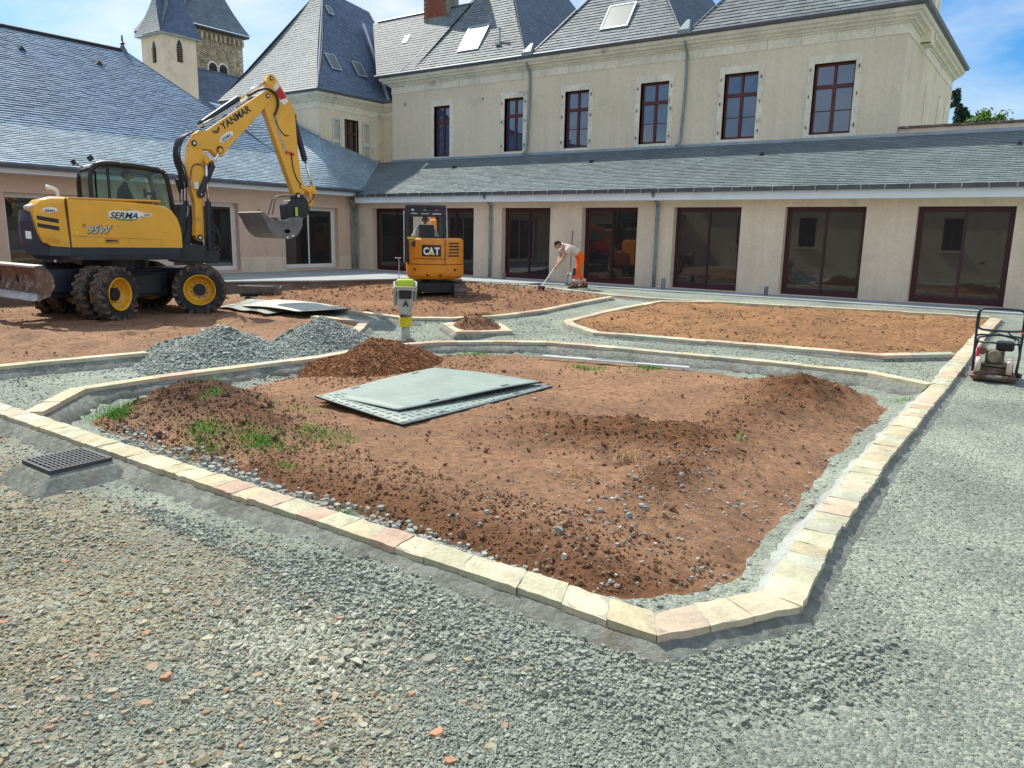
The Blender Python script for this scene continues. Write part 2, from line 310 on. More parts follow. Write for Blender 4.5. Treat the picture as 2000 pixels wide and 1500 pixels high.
BIG = [(-7.45, 2.99), (-8.2, 3.75), (-8.22, 4.6), (-8.1, 5.8), (-8.0, 6.8), (-8.1, 8.0), (-7.8, 8.95), (-7.2, 9.6), (-6.5, 10.08), (-5.39, 10.28), (-3.15, 10.52), (-1.86, 10.56), (-1.12, 10.2), (-1.02, 6.5), (-.89, 3.5), (-1.27, 2.92)]
EXC = [(-22, -3), (-10.6, -3), (-10.28, 3.6), (-10.1, 4.7), (-9.9, 5.8), (-9.45, 6.9), (-9.42, 8.2), (-9.3, 8.55), (-10.5, 10.0), (-13.5, 10.2), (-17.5, 12.2), (-22, 12)]
B2P = [(-18.0, 13.2), (-16.0, 11.6), (-13.0, 11.15), (-11.7, 11.0), (-10.4, 10.88), (-9.6, 11.3), (-8.9, 12.15), (-8.58, 13.1), (-8.35, 15.8), (-10.2, 16.5), (-12.3, 17.3), (-14.3, 17.9), (-17.2, 17.9)]
B3P = [(-6.05, 16.0), (-7.05, 15.5), (-7.35, 13.5), (-7.42, 12.2), (-7.1, 11.85), (-6.35, 11.4), (-5.14, 11.55), (-3.7, 11.72), (-1.97, 11.87), (-1.02, 12.5), (-.95, 16.6), (-3.0, 16.5)]
BEDS = [BIG, EXC, B2P, B3P, K_SQ]; KERBS = [K_FRONT, K_BIG, K_EXC, K_B2, K_BACK, K_B3, K_SQ+[K_SQ[0]]]
PLAT = [(-21.3, -2), (-18.4, -2), (-18.2, 10.5), (-17.85, 12.4), (-16.85, 14.3), (-16.05, 17.0), (-16.0, 17.3), (-12.3, 18.0), (-12.3, 19.8), (-21.3, 19.8)]
def g0(X, Y): return .33*sstep((Y-9.5)/7.5)*(.5+.5*sstep((X+17)/6))
PILES = [(-9.2, 6.1, .56, .95), (-8.98, 7.5, .55, .82)]
def kd(X, Y):
    d = np.full(X.shape, 1e9)
    for k in KERBS: d = np.minimum(d, dpoly(X, Y, k))
    return d
def ground_z(X, Y):
    z = g0(X, Y)
    b = np.zeros(X.shape)
    for P in BEDS:
        i = inpoly(X, Y, P); b = np.where(i, np.maximum(b, sstep(dpoly(X, Y, P, True)/.5)), b)
    big = inpoly(X, Y, BIG)
    z = z-.16*b*np.where(big, .55, 1)-np.where(big, .03, 0)
    z = z-.035*sstep((2.78-Y)/.15)*sstep((Y-1.2)/1.0)*sstep((-1.5-X)/1.2)       # trench side of the front kerb
    path = (X > -10.6) & (X < -7.8) & (Y > 2.9) & (Y < 10.9) & (b == 0); z = z-np.where(path, .06*sstep(dpoly(X, Y, K_BIG)/.3), 0)
    z = z+.05*np.exp(-(((X+1.5)/1.3)**2+((Y-2.35)/.16)**2)*1.0)*(X < -.3)      # spilled ridge of chippings by the corner
    far = sstep((np.hypot(X, Y-6)-35)/40)
    return z+(fbm(X, Y, .7, 4, 3)*.018+fbm(X, Y, 6, 2, 9)*.006)*(1-far)-.4*far

# ground sheet: fine in the middle, coarse to the horizon
def axis(a, b, st, far):
    c = np.arange(a, b+1e-6, st); lo = a-np.cumsum(st*1.28**np.arange(1, 40)); hi = c[-1]+np.cumsum(st*1.28**np.arange(1, 40))
    return np.concatenate([lo[lo > -far][::-1], c, hi[hi < far]])
def grid(xs, ys):
    X, Y = np.meshgrid(xs, ys); nx, ny = len(xs), len(ys); i = np.arange(nx*ny).reshape(ny, nx)
    F = np.stack([i[:-1, :-1], i[:-1, 1:], i[1:, 1:], i[1:, :-1]], -1).reshape(-1, 4); return X, Y, F
xs = axis(-12.5, 3, .06, 420); ys = axis(.2, 17.5, .06, 420); X, Y, F = grid(xs, ys)
Z = ground_z(X, Y)
zone = sstep((2.75-Y+fbm(X, Y, .8, 3, 5)*.9)/.7)*sstep((-1.9-X+fbm(X, Y, .7, 4, 6)*1.6+(1.7-Y)*.4)/1.4)
gr = npmesh('ground', np.stack([X, Y, Z], -1).reshape(-1, 3), F, M['ground'], smooth=True, zone=zone.ravel()); tag(gr, kind='structure')

# soil inside the beds
def gs(X, Y, cx, cy, sx, sy, h, a=0.):
    c, s = cos(a), sin(a); u = (X-cx)*c+(Y-cy)*s; v = -(X-cx)*s+(Y-cy)*c; return h*np.exp(-.5*((u/sx)**2+(v/sy)**2))
SOILB = [(-7.35, 3.55), (-7.75, 4.2), (-7.6, 5.5), (-7.55, 7.0), (-7.6, 8.3), (-7.0, 9.2), (-6.2, 9.6), (-5.0, 9.8), (-3.0, 10.0), (-1.75, 9.85), (-1.42, 9.2), (-1.5, 7), (-1.45, 5.2), (-1.42, 4.3), (-1.52, 3.7), (-1.9, 3.34), (-3.2, 3.3), (-5.2, 3.4)]
def big_soil(X, Y):
    ins = inpoly(X, Y, SOILB); d = dpoly(X, Y, SOILB, True)*np.where(ins, 1, -1)+fbm(X, Y, 1.6, 4, 21)*.12
    mound = gs(X, Y, -3.05, 5.65, .55, .3, .17, .3)+gs(X, Y, -2.35, 6.5, .3, .5, .09)+gs(X, Y, -2.2, 8.75, .36, .6, .22, .15)+gs(X, Y, -2.15, 5.0, .16, .5, .12)+gs(X, Y, -3.7, 6.05, .4, .16, .08)+gs(X, Y, -2.3, 7.45, .25, .35, .07)+gs(X, Y, -2.6, 6.05, .3, .2, .06)
    mound = mound+gs(X, Y, -6.95, 4.4, .55, .3, .17, -.1)+gs(X, Y, -5.75, 4.15, .42, .22, .12)+gs(X, Y, -7.35, 4.1, .3, .25, .06)
    rough = fbm(X, Y, 2.2, 6, 40)*(.025+mound*.6)+fbm(X, Y, 8, 5, 44)*(.012+mound*.28)
    return -.13+.03*sstep(d/.2+.5)+.11*sstep(d/.9+.3)+mound*.85*sstep(d/.45+.25)+rough, mound
xs = np.arange(-8.2, -.9, .026); ys = np.arange(2.95, 10.5, .026); X, Y, F = grid(xs, ys); Z, Mo = big_soil(X, Y)
loose = np.clip(Mo*7, 0, 1)
pk = fbm(X, Y, .9, 5, 60)
c0 = np.stack([np.full(X.shape, v) for v in (1.22, 1.2, 1.2)], -1); c1 = np.stack([np.full(X.shape, v) for v in (.6, .46, .3)], -1)
leftm = (X < -5)
c1 = np.where(leftm[..., None], np.array([.52, .4, .34]), c1)
tint = c0*(1-loose[..., None])+c1*loose[..., None]; tint = tint*(1+pk[..., None]*.25)
sc = sstep((3.95-Y)/.5)[..., None]*(~leftm)[..., None]; tint = tint*(1-sc)+np.array([.7, .55, .4])*sc
so_ = npmesh('soil', np.stack([X, Y, Z], -1).reshape(-1, 3), F, M['soil'], tint=tint.reshape(-1, 3), smooth=True); tag(so_, kind='structure')
def bed_soil(name, P, st, lev, amp, tintf, rough, seed, mounds=(), ruts=None):
    P_ = np.array(P); xs = np.arange(P_[:, 0].min()-.1, P_[:, 0].max()+.1, st); ys = np.arange(P_[:, 1].min()-.1, P_[:, 1].max()+.1, st); X, Y, F = grid(xs, ys)
    d = dpoly(X, Y, P, True)*np.where(inpoly(X, Y, P), 1, -1)
    Z = g0(X, Y)-.25+(lev+.25)*sstep(d/.12+.5)+fbm(X, Y, 1.1, 5, seed)*amp+fbm(X, Y, 5, 4, seed+3)*rough
    for m_ in mounds: Z = Z+gs(X, Y, *m_)*(1+fbm(X, Y, 3, 4, seed+9)*.5)
    if ruts:
        for (ax_, ay_, bx_, by_) in ruts:
            dd = dpoly(X, Y, [(ax_, ay_), (bx_, by_)]); s_ = ((X-ax_)*(bx_-ax_)+(Y-ay_)*(by_-ay_))/hypot(bx_-ax_, by_-ay_); Z = Z-.035*np.exp(-(dd/.15)**4)*(.75+.25*np.sign(np.sin(s_*34+dd*16)))+.014*np.exp(-((dd-.22)/.07)**2)
    keep = ((d > -.15).reshape(-1))[F].any(1); F = F[keep]
    t = np.array(tintf)*(1+fbm(X, Y, .8, 5, seed+5)[..., None]*.25)
    V = np.stack([X, Y, Z], -1).reshape(-1, 3); t = t.reshape(-1, 3); u = np.unique(F); mp_ = -np.ones(len(V), int); mp_[u] = np.arange(len(u))
    o = npmesh(name, V[u], mp_[F], M['soil'], tint=t[u], smooth=True); tag(o, kind='structure'); return o
bed_soil('soil', EXC, .045, .02, .03, (1.1, 1.12, 1.15), .02, 70, [(-12.9, 5.2, .4, .3, .12), (-12.2, 8.6, .5, .3, .1), (-10.9, 8.9, .35, .5, .14)], [(-11.0, 1, -12.3, 6.6), (-12.9, 1, -14.1, 6.9), (-12.3, 6.6, -12.4, 9.3), (-11.2, 5.2, -13.9, 8.6), (-14.2, -2, -14.2, 6.7)])
bed_soil('soil', B2P, .05, .03, .05, (1.02, .93, .85), .035, 80, [(-10.2, 12.0, .8, .45, .14), (-12.5, 12.2, .7, .35, .08), (-9.6, 13.6, .5, .7, .09), (-13.6, 15.4, .8, .5, .1)])
bed_soil('soil', B3P, .04, .05, .03, (1.2, 1.12, .88), .028, 90)
bed_soil('soil', K_SQ, .03, .05, .02, (.8, .7, .65), .03, 95, [(-8.5, 10.75, .26, .26, .2, 0)])

# ------------------------------------------------------------------ kerbs
def offset_path(P, o):
    P = [Vector(p) for p in P]; R = []
    for i, p in enumerate(P):
        d0 = (p-P[i-1]).normalized() if i else (P[1]-p).normalized(); d1 = (P[i+1]-p).normalized() if i < len(P)-1 else d0
        n0 = Vector((-d0.y, d0.x)); n1 = Vector((-d1.y, d1.x)); b = (n0+n1).normalized(); R.append(p+b*o/max(.5, b.dot(n0)))
    return R
def kerb(label, P, wd, top=.08, slen=(.22, .36), haunch=((.22, .1), (.2, .1)), fine=True, weights=None, th=.05, rim=.0):
    base = (P[0][0], P[0][1], float(g0(np.array(P[0][0]), np.array(P[0][1]))))
    t = thing('stone_kerb', label, 'kerb', base)
    A = offset_path(P, wd/2); B = offset_path(P, -wd/2)
    for i in range(len(P)-1):
        ln = (Vector(P[i+1])-Vector(P[i])).length; ts = [0.]
        while ts[-1]*ln < ln-slen[0]*.8: ts.append(min(1., ts[-1]+random.uniform(*slen)/ln))
        if ts[-1] < 1: ts[-1] = 1.
        for a, b in zip(ts[:-1], ts[1:]):
            gp = .0016/ln; nu, nv = (5, 4) if fine else (2, 2); v = []; f = []
            zc = random.uniform(-.0035, .0035); tl = random.uniform(-.003, .003); ja = random.uniform(-.005, .005); jb = random.uniform(-.005, .005)
            sk = 0.
            for r in range(nv):
                for c in range(nu):
                    s_ = r/(nv-1); u = a+gp+(b-a-2*gp)*c/(nu-1)
                    if 0 < c < nu-1 or True: u += sk*(s_-.5)*(0 if (a == 0 and c == 0) or (b == 1 and c == nu-1) else 1)
                    p = A[i].lerp(A[i+1], u)*(1-s_)+B[i].lerp(B[i+1], u)*s_
                    nrm = (Vector(A[i])-Vector(B[i])).normalized()
                    if fine and r in (0, nv-1): p = p+nrm*((ja if r == 0 else jb)+random.uniform(-.0045, .0045))
                    z = float(g0(np.array(p.x), np.array(p.y)))+top+zc+tl*(s_-.5)+(random.uniform(-.0035, .0035) if fine else 0)-(.006 if fine and (r in (0, nv-1) or c in (0, nu-1)) else 0)
                    v.append((p.x, p.y, z))
            for r in range(nv-1):
                for c in range(nu-1): q = r*nu+c; f.append((q, q+nu, q+nu+1, q+1))
            ring = list(range(nu))+[r*nu+nu-1 for r in range(1, nv)]+[(nv-1)*nu+c for c in range(nu-2, -1, -1)]+[r*nu for r in range(nv-2, 0, -1)]
            n0 = len(v); v += [(v[q][0], v[q][1], v[q][2]-th+random.uniform(-.006, .006)) for q in ring]; k = len(ring)
            f += [(ring[j], ring[(j+1) % k], n0+(j+1) % k, n0+j) for j in range(k)]
            mb = MB(); mb.raw(v, f)
            mb.build('kerb_stone', random.choices(M['kerb'], weights or [3, 3, 1.5, 3, 1.5, 1.2, 3])[0], t)
    v = []; f = []; k = 0
    for i in range(len(P)-1):
        ln = (Vector(P[i+1])-Vector(P[i])).length; kk = max(1, int(ln/.4))
        for j in range(kk+1):
            for O in (A, B): q = O[i].lerp(O[i+1], j/kk); q = q+((A[i].lerp(A[i+1], j/kk)+B[i].lerp(B[i+1], j/kk))/2-q)*.06; v.append((q.x, q.y, float(g0(np.array(q.x), np.array(q.y)))+top-.009))
            if j: b_ = len(v)-4; f.append((b_, b_+2, b_+3, b_+1))
    mb = MB(); mb.raw(v, f); mb.build('joint_mortar', M['joint_m'], t)
    # mortar bed and haunch on both sides
    for (wo, dr), sgn in zip(haunch, (1, -1)):
        v = []; f = []; rows = []; sub = []
        for i in range(len(P)-1):
            ln = (Vector(P[i+1])-Vector(P[i])).length; k = max(2, int(ln/.09)); sub += [(i, j/k) for j in range(k)]
        sub.append((len(P)-2, 1.)); O1 = offset_path(P, sgn*(wd/2-.012)); O2 = offset_path(P, sgn*(wd/2+wo*.3+.01)); O3 = offset_path(P, sgn*(wd/2+wo))
        for i, u in sub:
            js = random.uniform(-.2, .2)
            for O, zz, jt in ((O1, top-.035, 0), (O2, top-.05-dr*.25, .008), (O3, top-.05-dr, .03), (O3, top-.3, 0)):
                p = O[i].lerp(O[i+1], u); q = O1[i].lerp(O1[i+1], u); p = q+(p-q)*(1+js*(jt > .01)); z = float(g0(np.array(p.x), np.array(p.y)))
                v.append((p.x, p.y, z+zz+random.uniform(-jt, jt)*.6))
        for i in range(len(sub)-1):
            for j in range(3): q = i*4+j; f.append((q, q+1, q+5, q+4) if sgn < 0 else (q, q+4, q+5, q+1))
        mb = MB(); mb.raw(v, f); mb.build('mortar_haunch', M['mortar'] if not rim or sgn < 0 else M['mortar_light'], t, smooth=True)  # inner haunch of the front kerb takes the sunlit copy of the mortar
    return t
kerb('long sandstone kerb running along the front and right side of the big soil bed', K_FRONT, .19, slen=(.15, .25), haunch=((.1, .065), (.22, .12)), rim=1, weights=[3, 3, 2, 3, 2.2, 1.4, 2])
kerb('curved cream kerb round the left and back of the big soil bed', K_BIG, .17, slen=(.3, .5), haunch=((.16, .12), (.16, .1)), fine=False)
kerb('cream kerb in front of the wheeled excavator with a sharp corner by the gravel piles', K_EXC, .17, slen=(.3, .5), haunch=((.16, .04), (.2, .14)), fine=False)
kerb('thin kerb in front of the bed where the small digger works', K_B2, .15, slen=(.35, .55), haunch=((.1, .05), (.2, .12)), fine=False)
kerb('thin straight kerb along the paved strip before the glazed doors', K_BACK, .13, slen=(.35, .55), haunch=((.05, .04), (.08, .06)), fine=False)
kerb('kerb of pink and cream stones round the evenly raked bed at the right', K_B3, .16, slen=(.3, .5), haunch=((.12, .06), (.06, .06)), fine=False, weights=[2, 2, 3, 1, 3, 1, 2])
kerb('small square stone kerb round a heap of dark soil', K_SQ+[K_SQ[0]], .17, slen=(.3, .5), haunch=((.14, .08), (.05, .04)), fine=False)

# ------------------------------------------------------------------ loose stones, clods
OCT = np.array([(1, 0, 0), (-1, 0, 0), (0, 1, 0), (0, -1, 0), (0, 0, 1), (0, 0, -1)], float); OCF = np.array([(0, 2, 4), (2, 1, 4), (1, 3, 4), (3, 0, 4), (2, 0, 5), (1, 2, 5), (3, 1, 5), (0, 3, 5)])
def chips(name, P, size, flat, cols, mt, parent=None, sub=.25, aniso=.35):
    n = len(P); V = OCT[None]*np.ones((n, 1, 1)); V = V+RNG.uniform(-.32, .32, V.shape)
    s = np.stack([size*RNG.uniform(1-aniso, 1+aniso, n), size*RNG.uniform(1-aniso, 1+aniso, n), size*flat*RNG.uniform(.6, 1.4, n)], -1); V = V*s[:, None, :]
    a = RNG.uniform(0, 2*pi, n); ca, sa = np.cos(a)[:, None], np.sin(a)[:, None]; x = V[..., 0]*ca-V[..., 1]*sa; y = V[..., 0]*sa+V[..., 1]*ca; z = V[..., 2]
    t = RNG.normal(0, .35, n)[:, None]; u = RNG.normal(0, .35, n)[:, None]
    x, z = x*np.cos(t)+z*np.sin(t), -x*np.sin(t)+z*np.cos(t); y, z = y*np.cos(u)+z*np.sin(u), -y*np.sin(u)+z*np.cos(u)
    V = np.stack([x, y, z+(size*flat*(1-sub))[:, None]], -1)+P[:, None, :]
    F = (OCF[None]+6*np.arange(n)[:, None, None]).reshape(-1, 3)
    return npmesh(name, V.reshape(-1, 3), F, mt, parent, tint=np.repeat(cols, 6, 0))
SLB = np.array([(x, y, z) for z in (-1, 1) for x, y in ((1, 0), (.4, .9), (-.6, .8), (-1, -.1), (-.3, -.9), (.6, -.75))], float); SLF = np.array([(6, 7, 8, 9), (6, 9, 10, 11), (0, 1, 7, 6), (1, 2, 8, 7), (2, 3, 9, 8), (3, 4, 10, 9), (4, 5, 11, 10), (5, 0, 6, 11)])
def slabs(name, P, size, flat, cols, mt, cap=.03):
    n = len(P); size = np.minimum(size, cap); V = SLB[None]*np.ones((n, 1, 1)); V = V+RNG.uniform(-.22, .22, V.shape); V[:, 6:, :2] *= RNG.uniform(.6, .95, (n, 1, 1)); V[:, :6, :2] *= RNG.uniform(.85, 1.1, (n, 1, 1))
    s = np.stack([size*RNG.uniform(.65, 1.35, n), size*RNG.uniform(.65, 1.2, n), size*flat*RNG.uniform(.6, 1.3, n)], -1); V = V*s[:, None, :]; a = RNG.uniform(0, 2*pi, n); ca, sa = np.cos(a)[:, None], np.sin(a)[:, None]
    x = V[..., 0]*ca-V[..., 1]*sa; y = V[..., 0]*sa+V[..., 1]*ca; z = V[..., 2]; t = RNG.normal(0, .22, n)[:, None]; x, z = x*np.cos(t)+z*np.sin(t), -x*np.sin(t)+z*np.cos(t)
    V = np.stack([x, y, z+(size*flat*.5)[:, None]], -1)+P[:, None, :]; F = (SLF[None]+12*np.arange(n)[:, None, None]).reshape(-1, 4)
    return npmesh(name, V.reshape(-1, 3), F, mt, tint=np.repeat(cols, 12, 0))
def sample(n, rmin, rmax, a0=-.74, a1=.82, pw=1.):
    r = rmin*(rmax/rmin)**(RNG.random(n)**pw); a = AZ+RNG.uniform(a0, a1, n); return -np.sin(a)*r, np.cos(a)*r   # density ~1/r^2
def pick(cs, n, a=.2): cs = np.array(cs); return (cs[RNG.integers(0, len(cs), n)]*.7+cs.mean(0)*.3)*RNG.uniform(1-a, 1+a, (n, 1))
x, y = sample(350000, 1.4, 15)
d = kd(x, y); inb = np.zeros(x.shape, bool)
for P in BEDS+[PLAT]: inb |= inpoly(x, y, P)
ok = (~inb) & (d > .125) & (RNG.random(len(x)) < .12+(d-.125)*6) & (y < 19); x, y, d = x[ok], y[ok], d[ok]
zo = sstep((2.75-y+fbm(x, y, .8, 3, 5)*.9)/.7)*sstep((-1.9-x+fbm(x, y, .7, 4, 6)*1.6+(1.5-y)*.4)/1.2)
dist = np.hypot(x, y); patchy = fbm(x, y, 1.3, 4, 88)
near = zo > RNG.random(len(x))
keep = RNG.random(len(x)) < np.where((x > -.7) & (y > 2.2), .6, 1)*np.where(near, .75+patchy*.5, .55+patchy*.9+.4*(np.hypot(x+1.3, y-2.4) < .9)); x, y, near, dist, zo = x[keep], y[keep], near[keep], dist[keep], zo[keep]
sz = np.where(near, RNG.gamma(2.0, .0027, len(x))+.002, RNG.gamma(2.4, .0014, len(x))+.002)*(1+.05*dist)*(1+.35*fbm(x, y, 1.1, 3, 89))*np.where((x > -.85) & (y > 2.0), .62, 1)*np.where(near, .85, 1); sz = np.minimum(sz, .019)
CG = [(.29, .32, .265), (.23, .255, .21), (.345, .375, .315), (.27, .295, .245), (.31, .335, .29), (.2, .22, .185), (.39, .415, .35)]
CM = [(.35, .34, .24), (.3, .28, .19), (.38, .31, .2), (.27, .24, .16), (.4, .39, .28), (.33, .29, .2), (.3, .33, .28), (.18, .21, .18), (.33, .2, .11), (.3, .34, .31), (.28, .31, .24), (.31, .33, .25), (.29, .32, .23), (.37, .27, .17)]
cols = np.where(near[:, None], pick(CM, len(x)), pick(CG, len(x)))
o = chips('loose_gravel', np.stack([x, y, ground_z(x, y)], -1), sz, np.where(near, .42, .6), cols, M['chip']); tag(o, 'loose grey green chippings and mixed slate stones strewn over the ground', 'gravel', kind='stuff')
# bigger flat mixed stones in the left foreground
x, y = sample(6500, 1.6, 9); ok = (y < 2.45) & (x < -1.4) & (kd(x, y) > .35); x, y = x[ok], y[ok]; n = len(x)
o = slabs('flat_stones', np.stack([x, y, ground_z(x, y)], -1), RNG.gamma(2.4, .0035, n)+.005, np.full(n, .3), pick(CM+[(.45, .2, .1), (.5, .47, .4)], n), M['chip']); tag(o, 'larger flat stones of mixed colours in the left foreground', 'stones', kind='stuff')
# coarser heap-up of chippings along the outside of the front kerb
rp_ = np.array([(-4.6, 2.42), (-3.2, 2.42), (-2.2, 2.46), (-1.4, 2.5), (-.9, 2.72), (-.45, 3.3)]); tt = RNG.random(5200)*5; ii = tt.astype(int); fr_ = (tt-ii)[:, None]; q_ = rp_[ii]*(1-fr_)+rp_[ii+1]*fr_; sp_ = .05+.16*(ii >= 1)
x = q_[:, 0]+RNG.normal(0, .1, 5200); y = q_[:, 1]+RNG.normal(0, 1, 5200)*sp_*.8; ok = kd(x, y) > .17; x, y = x[ok], y[ok]; n = len(x)
o = slabs('coarse_gravel', np.stack([x, y, ground_z(x, y)+RNG.random(n)*.006], -1), RNG.gamma(2.2, .0022, n)+.004, np.full(n, .6), pick([(.24, .27, .23), (.29, .32, .27), (.2, .22, .19), (.33, .36, .31)], n), M['chip'], .018); tag(o, 'coarse dark grey chippings banked up along the front kerb', 'gravel', kind='stuff')
# pale dusty patch
x = RNG.normal(-2.5, .22, 2600); y = RNG.normal(1.95, .16, 2600)
o = chips('pale_gravel', np.stack([x, y, ground_z(x, y)], -1), RNG.gamma(3, .0022, 2600)+.003, np.full(2600, .6), pick([(.46, .46, .36), (.42, .43, .35), (.36, .36, .28)], 2600), M['chip']); tag(o, 'patch of pale cream chippings left of the kerb corner', 'gravel', kind='stuff')
# clods and stones on the big bed
x = RNG.uniform(-8, -1.1, 150000); y = 3+7.3*RNG.random(150000)**1.6; Zs, Ms = big_soil(x, y)
ok = (Zs > ground_z(x, y)+.01) & (RNG.random(len(x)) < np.clip(.035+Ms*3.0+.28*(y < 4.1), 0, 1)) & (kd(x, y) > .22); x, y, Zs, Ms = x[ok], y[ok], Zs[ok], Ms[ok]; n = len(x)
cl = np.where((x < -5)[:, None], pick([(.16, .09, .058), (.13, .07, .048)], n), pick([(.23, .13, .072), (.18, .1, .056), (.27, .155, .088)], n))
o = chips('soil_clods', np.stack([x, y, Zs], -1), RNG.gamma(1.3, .0032, n)+.002, np.full(n, .8), cl, M['clod']); tag(o, 'brown clods and crumbs strewn over the big soil bed', 'soil clods', kind='stuff')
x = RNG.uniform(-8, -1.1, 9000); y = 3+7*RNG.random(9000)**1.3; Zs, Ms = big_soil(x, y); gz = ground_z(x, y); edge = np.abs(Zs-gz)
ok = (kd(x, y) > .16) & (RNG.random(len(x)) < np.clip(.015+.6*(edge < .04)+.9*gs(x, y, -2.1, 4.9, .45, .7, 1)+.4*gs(x, y, -2.2, 3.9, .6, .4, 1), 0, 1)) & ~((y > 9.3)); x, y = x[ok], y[ok]; n = len(x); zz = np.maximum(Zs, gz)[ok]
o = slabs('scattered_stones', np.stack([x, y, zz], -1), RNG.gamma(2.0, .0028, n)+.004, np.full(n, .65), pick([(.36, .38, .35), (.28, .3, .29), (.45, .45, .4), (.42, .3, .22), (.2, .22, .23)], n), M['chip']); tag(o, 'grey and buff stones along the edge of the big soil bed', 'stones', kind='stuff')
# row of pale rubble between mortar and soil along the front and left
pp = []
for (xa, ya, xb, yb, k, sp) in ((-6.3, 3.3, -4.9, 3.35, 150, .09), (-4.9, 3.35, -3.2, 3.28, 150, .05), (-3.2, 3.28, -2.1, 3.2, 110, .06), (-6.9, 3.5, -6.2, 3.35, 60, .1)):
    t = RNG.random(k); pp.append(np.stack([xa+(xb-xa)*t+RNG.normal(0, sp, k), ya+(yb-ya)*t+RNG.normal(0, sp*.8, k)], -1))
pp = np.concatenate(pp); n = len(pp); zz = np.maximum(big_soil(pp[:, 0], pp[:, 1])[0], ground_z(pp[:, 0], pp[:, 1]))
o = slabs('pale_rubble', np.column_stack([pp, zz]), RNG.gamma(3, .004, n)+.008, np.full(n, .65), pick([(.38, .4, .35), (.32, .34, .31), (.27, .3, .28), (.38, .31, .24)], n), M['chip']); tag(o, 'pale rubble stones lined along the soil edge behind the front kerb', 'stones', kind='stuff')
def clods_in(P, n, mind, lev, label, s=1., c=((.3, .17, .095), (.24, .135, .075), (.34, .2, .115)), extra=None):
    P_ = np.array(P); x = RNG.uniform(P_[:, 0].min(), P_[:, 0].max(), n); y = RNG.uniform(P_[:, 1].min(), P_[:, 1].max(), n); ok = inpoly(x, y, P) & (dpoly(x, y, P, True) > mind); x, y = x[ok], y[ok]
    z = g0(x, y)+lev
    if extra is not None: z = z+extra(x, y)
    k = len(x); o = chips('soil_clods', np.stack([x, y, z], -1), (RNG.gamma(1.3, .0055, k)+.005)*s, np.full(k, .75), pick(c, k), M['clod']); tag(o, label, 'soil clods', kind='stuff')
clods_in(B3P, 9000, .12, .045, 'clods of light brown soil over the evenly raked bed', .85, c=((.36, .21, .11), (.31, .18, .095), (.4, .24, .13)))
clods_in(B2P, 5000, .12, .06, 'clods of brown soil where the small digger works', 1.3, extra=lambda x, y: gs(x, y, -10.2, 12.0, .8, .45, .12)+gs(x, y, -9.6, 13.6, .5, .7, .08))
clods_in([p for p in EXC if p[0] > -20]+[(-19, 12), (-19, -3)], 3500, .2, .03, 'crumbs of reddish soil round the wheeled excavator', .9)
clods_in(K_SQ, 900, .06, .08, 'dark clods in the small square bed', .9, ((.13, .06, .04), (.1, .05, .035)), extra=lambda x, y: gs(x, y, -8.5, 10.75, .26, .26, .2))

# heaps
CP = [(.36, .4, .37), (.3, .34, .31), (.42, .46, .42), (.26, .29, .27), (.33, .37, .34)]
def heap(name, label, cx, cy, h, r, mt, tint, chipcols, n, csize, rough=.25, flat=.6, peakx=(0, 0), stretch=(1, 1), mtc='chip'):
    t = thing(name, label, 'heap', (cx, cy, float(ground_z(np.array([cx]), np.array([cy]))[0])))
    def hz(x, y):
        u = (x-cx)/stretch[0]; v = (y-cy)/stretch[1]; rr_ = np.hypot(u-peakx[0]*.0, v)*(1+.22*fbm(x, y, 1.2, 3, int(abs(cx*10))))/r
        core = np.clip(1-rr_, 0, 1)**1.1; core = np.minimum(core, .88+.05*core)/.93
        return h*core*(1+fbm(x, y, 2.5, 4, 7)*rough)-.05*np.clip(rr_-1, 0, 1)-.0
    R_ = r*1.25*max(stretch); xs = np.arange(cx-R_, cx+R_, .03); X, Y, F = grid(xs, np.arange(cy-R_, cy+R_, .03)); Hh = hz(X, Y); bz = np.where(np.ones(X.shape, bool), ground_z(X, Y), 0)
    big = inpoly(X, Y, SOILB)
    if big.any(): bz = np.where(big, big_soil(X, Y)[0], bz)
    keep = (Hh.ravel() > -.04)[F].any(1); F = F[keep]; V = np.stack([X, Y, bz+Hh+fbm(X, Y, 12, 2, 5)*.012-.012], -1).reshape(-1, 3); u = np.unique(F); q = -np.ones(len(V), int); q[u] = np.arange(len(u))
    tt = np.array(tint)*(1+fbm(X, Y, 2, 4, 8)[..., None]*.25)
    o = npmesh('mound', V[u], q[F], mt, t, tint=tt.reshape(-1, 3)[u], smooth=True)
    x = RNG.uniform(cx-R_, cx+R_, n); y = RNG.uniform(cy-R_, cy+R_, n); z = hz(x, y); ok = (z > .005) | ((z > -.03) & (RNG.random(n) < .25)); x, y, z = x[ok], y[ok], z[ok]; b = ground_z(x, y)
    bb = inpoly(x, y, SOILB)
    if bb.any(): b = np.where(bb, big_soil(x, y)[0], b)
    k = len(x); c = chips('loose_stones' if mtc == 'chip' else 'loose_soil', np.stack([x, y, b+np.maximum(z, 0)-.008], -1), RNG.gamma(3, csize/3, k)+.004, np.full(k, flat), pick(chipcols, k), M[mtc], t); c['kind'] = 'stuff'
M['pile'] = mat('piled chippings', (.24, .28, .24), .9, .3, 20, bump=.03, bscale=40, attr='tint')
heap('gravel_heap', 'larger left heap of grey chippings between the two kerbs', -9.15, 6.1, .5, 1.25, M['pile'], (1.1, 1.1, 1.15), CP, 26000, .0095, .1, .5)
heap('gravel_heap', 'right heap of grey chippings beside the kerb corner and the rammer', -9.05, 7.75, .52, 1.0, M['pile'], (1.1, 1.1, 1.15), CP, 20000, .0095, .1, .5)
M['pile_s'] = mat('loose orange brown soil', (.25, .105, .045), .95, .25, 6, bump=.03, bscale=30, attr='tint')
